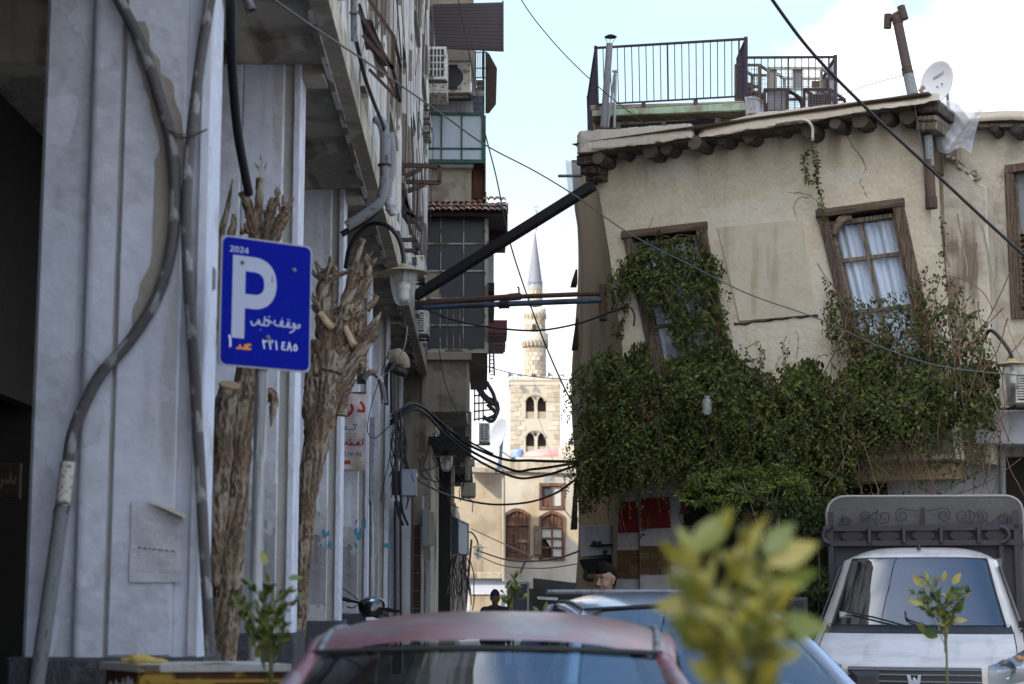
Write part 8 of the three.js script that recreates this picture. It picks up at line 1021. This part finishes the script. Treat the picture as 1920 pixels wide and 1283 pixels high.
{ // white cloth banner with red and blue lettering
  const T = thing('pillar_banner', 'dirty white banner with red lettering hung on a pillar', 'banner'), a = W(618, 738, 20.3), b = W(685, 884, 20.3), w = b.x - a.x, h = a.y - b.y;
  const tex = canvasTex(256, 512, (x, W_, H_) => { x.fillStyle = '#bcb2b4'; x.fillRect(0, 0, W_, H_); for (let i = 0; i < 90; i++) { x.fillStyle = `rgba(${rnd() < 0.5 ? '140,120,110' : '205,195,198'},0.2)`; x.fillRect(rr(-20, W_), rr(0, H_), rr(6, 70), rr(10, 90)); } x.lineCap = 'butt'; x.lineJoin = 'round';
    const S = (c, lw, p) => { x.strokeStyle = x.fillStyle = c; x.lineWidth = lw; x.beginPath(); x.moveTo(p[0], p[1]); for (let i = 2; i + 3 < p.length; i += 4) x.quadraticCurveTo(p[i], p[i + 1], p[i + 2], p[i + 3]); x.stroke(); };
    S('#9c2a2c', 20, [214, 62, 252, 90, 236, 122, 222, 126, 196, 120]); S('#9c2a2c', 18, [150, 84, 172, 110, 150, 140, 134, 158, 104, 156]); S('#9c2a2c', 20, [110, 50, 112, 90, 112, 128]); S('#9c2a2c', 16, [60, 90, 86, 110, 60, 146, 30, 160, 10, 140]);
    S('#5a6680', 7, [200, 222, 180, 206, 168, 220, 196, 232, 184, 244, 160, 252, 120, 248]); S('#5a6680', 7, [120, 248, 100, 236, 112, 226, 128, 236, 104, 252]); x.fillRect(176, 196, 6, 6);
    S('#8c2c34', 10, [238, 300, 236, 330, 232, 344]); S('#8c2c34', 10, [226, 344, 208, 352, 196, 340, 200, 326, 212, 332, 204, 350, 176, 350, 160, 344, 150, 330]); S('#8c2c34', 10, [160, 346, 140, 350, 126, 344, 120, 330, 122, 328, 112, 352, 92, 350, 80, 330, 82, 330]); S('#8c2c34', 10, [60, 326, 66, 350, 50, 360]); for (const [i, j] of [[206, 310], [216, 312], [140, 316], [150, 312], [130, 312], [90, 316], [100, 316], [28, 344]]) x.fillRect(i, j, 8, 8);
    for (let i = 0; i < 7; i++) S('#5a5a78', 6, i % 3 ? [110 + i * 18, 396, 118 + i * 18, 410, 120 + i * 18, 424, 118 + i * 18, 410, 130 + i * 18, 400] : [112 + i * 18, 396, 114 + i * 18, 410, 118 + i * 18, 424]); x.fillStyle = '#8f3236'; x.fillRect(0, 452, W_, 24); x.fillStyle = '#b7a9a2'; x.fillRect(150, 452, W_, 30); });
  part(T, 'cloth', gridSurf(10, 20, (u, v) => V(a.x + w * u, b.y + h * v + 0.02 * Math.sin(u * 3), a.z + 0.02 * Math.sin(u * 8 + v * 3) + 0.012 * Math.sin(v * 17))), mat({ map: tex, roughness: 0.9, side: THREE.DoubleSide })); part(T, 'batten', [rod(V(a.x, a.y, a.z), V(b.x, a.y + 0.01, a.z), 0.012, 0.012, 8)], M.woodgrey); part(T, 'bottom_hem', bar3(V(a.x, b.y, a.z), V(b.x, b.y + 0.02, a.z), 0.015, 0.03), M.fartan); }
for (const [x, y, w, h, d, l, sd] of [[398, 930, 14, 60, 12.35, 'torn scrap of blue poster behind the leaning trunk', 1], [610, 1000, 30, 70, 16.45, 'shreds of blue poster left on the third pillar', 2], [674, 995, 20, 60, 20.3, 'torn blue poster half hidden behind the grey downpipe', 3], [727, 1023, 14, 8, 24.3, 'small blue street number plate on the last pillar', 4]]) { const T = W(x, y, d), k = d / FOC, g = []; if (sd === 4) g.push(cbox(w * k, h * k, 0.012, T.x, T.y, T.z, 0.003)); else for (let i = 0; i < 7; i++) { const s = new THREE.Shape(), n = 7, r0 = rr(3, 8) * k; for (let j = 0; j < n; j++) { const a = j / n * 6.28, r = r0 * rr(0.4, 1.2); j ? s.lineTo(Math.cos(a) * r * 0.7, Math.sin(a) * r * 1.5) : s.moveTo(r * 0.7, 0); } g.push(new THREE.ExtrudeGeometry(s, { depth: 0.002, bevelEnabled: false }).translate(T.x + rr(-0.4, 0.4) * w * k, T.y + rr(-0.5, 0.5) * h * k, T.z + i * 0.0025)); } single(sd === 4 ? 'number_plate' : 'poster_scrap', g, M.bluepaper ??= mat({ color: col(0.08, 0.26, 0.36), roughness: 0.85 }), l, sd === 4 ? 'plate' : 'poster'); }
{ const T = thing('shop_sign', 'dim shop sign board in the dark arcade at the left edge', 'sign'), a = W(-160, 868, 13), b = W(36, 936, 13); part(T, 'board', B3(a.x, b.x, b.y, a.y, a.z, a.z - 0.06, 0.01), M.darkbrown); const tx = canvasTex(512, 160, (x, w, h) => { x.fillStyle = '#2b241d'; x.fillRect(0, 0, w, h); x.strokeStyle = '#5d5449'; x.lineWidth = 12; const S = (p) => { x.beginPath(); x.moveTo(p[0], p[1]); for (let i = 2; i + 3 < p.length; i += 4) x.quadraticCurveTo(p[i], p[i + 1], p[i + 2], p[i + 3]); x.stroke(); }; S([500, 60, 496, 96, 486, 90, 478, 84, 474, 60, 470, 92, 456, 90, 450, 60, 448, 92, 436, 96]); S([430, 70, 440, 96, 420, 120, 410, 126, 396, 124]); S([392, 70, 420, 50, 404, 80, 386, 96, 370, 116]); S([360, 60, 360, 96, 340, 96, 330, 60, 320, 96, 300, 98]); for (let i = 0; i < 5; i++) S([280 - i * 50, 60, 276 - i * 50, 98, 250 - i * 50, 96]); }); const fg = new THREE.PlaneGeometry(b.x - a.x - 0.03, a.y - b.y - 0.03).translate((a.x + b.x) / 2, (a.y + b.y) / 2, a.z + 0.004); part(T, 'face', fg, mat({ map: tx, roughness: 0.7 })); }
// metal gate scrolls and clear sheet behind the left corner of the leaning house
single('clear_sheet', (() => { const f = (u, v) => W(mix(1060, 1088, u) + 6 * v, mix(300, 372, v) + 8 * u * (1 - v), 24.3 + 0.3 * u); return gridSurf(6, 6, f); })(), M.plastic, 'loose clear sheet poking out at the top left corner of the house', 'plastic sheet');
single('eave_rod', rod(W(1048, 330, 24), W(1090, 330, 23.6), 0.022, 0.022, 8), M.greypipe, 'short grey rod sticking out beside the clear sheet', 'rod');
for (const [x, y0, y1, l] of [[1076, 505, 530, 'upper dark flap fixed to the lane side of the leaning house'], [1078, 596, 650, 'lower dark flap with an open frame on the lane side of the leaning house'], [1076, 895, 992, 'long dark shutter hanging low on the lane side of the house']]) { const a = W(x - 5, y0, 28), b = W(x + 7, y1, 28); single('side_shutter', hexa([V(a.x, b.y, a.z), V(b.x, b.y, a.z), V(b.x, a.y, a.z), V(a.x + (b.x - a.x) * 0.7, a.y, a.z)], [V(a.x, b.y, a.z - 0.5), V(b.x, b.y, a.z - 0.5), V(b.x, a.y, a.z - 0.5), V(a.x + (b.x - a.x) * 0.7, a.y, a.z - 0.5)]), M.darkbrown, l, 'shutter'); }
{ const T = thing('bottle_lamp', 'small glass jar lamp hanging in the middle of the vine', 'lamp'), c = HP.hit(1326, 762, 0.85); part(T, 'jar', lathe([[0.03, 0.11], [0.05, 0.09], [0.062, 0.05], [0.06, -0.04], [0.05, -0.1], [0, -0.11]], 18).translate(c.x, c.y, c.z), M.opal); part(T, 'cap', lathe([[0, 0.13], [0.035, 0.13], [0.036, 0.1], [0, 0.1]], 14).translate(c.x, c.y, c.z), M.greypipe); }
settle();
renderer.render(scene, camera);
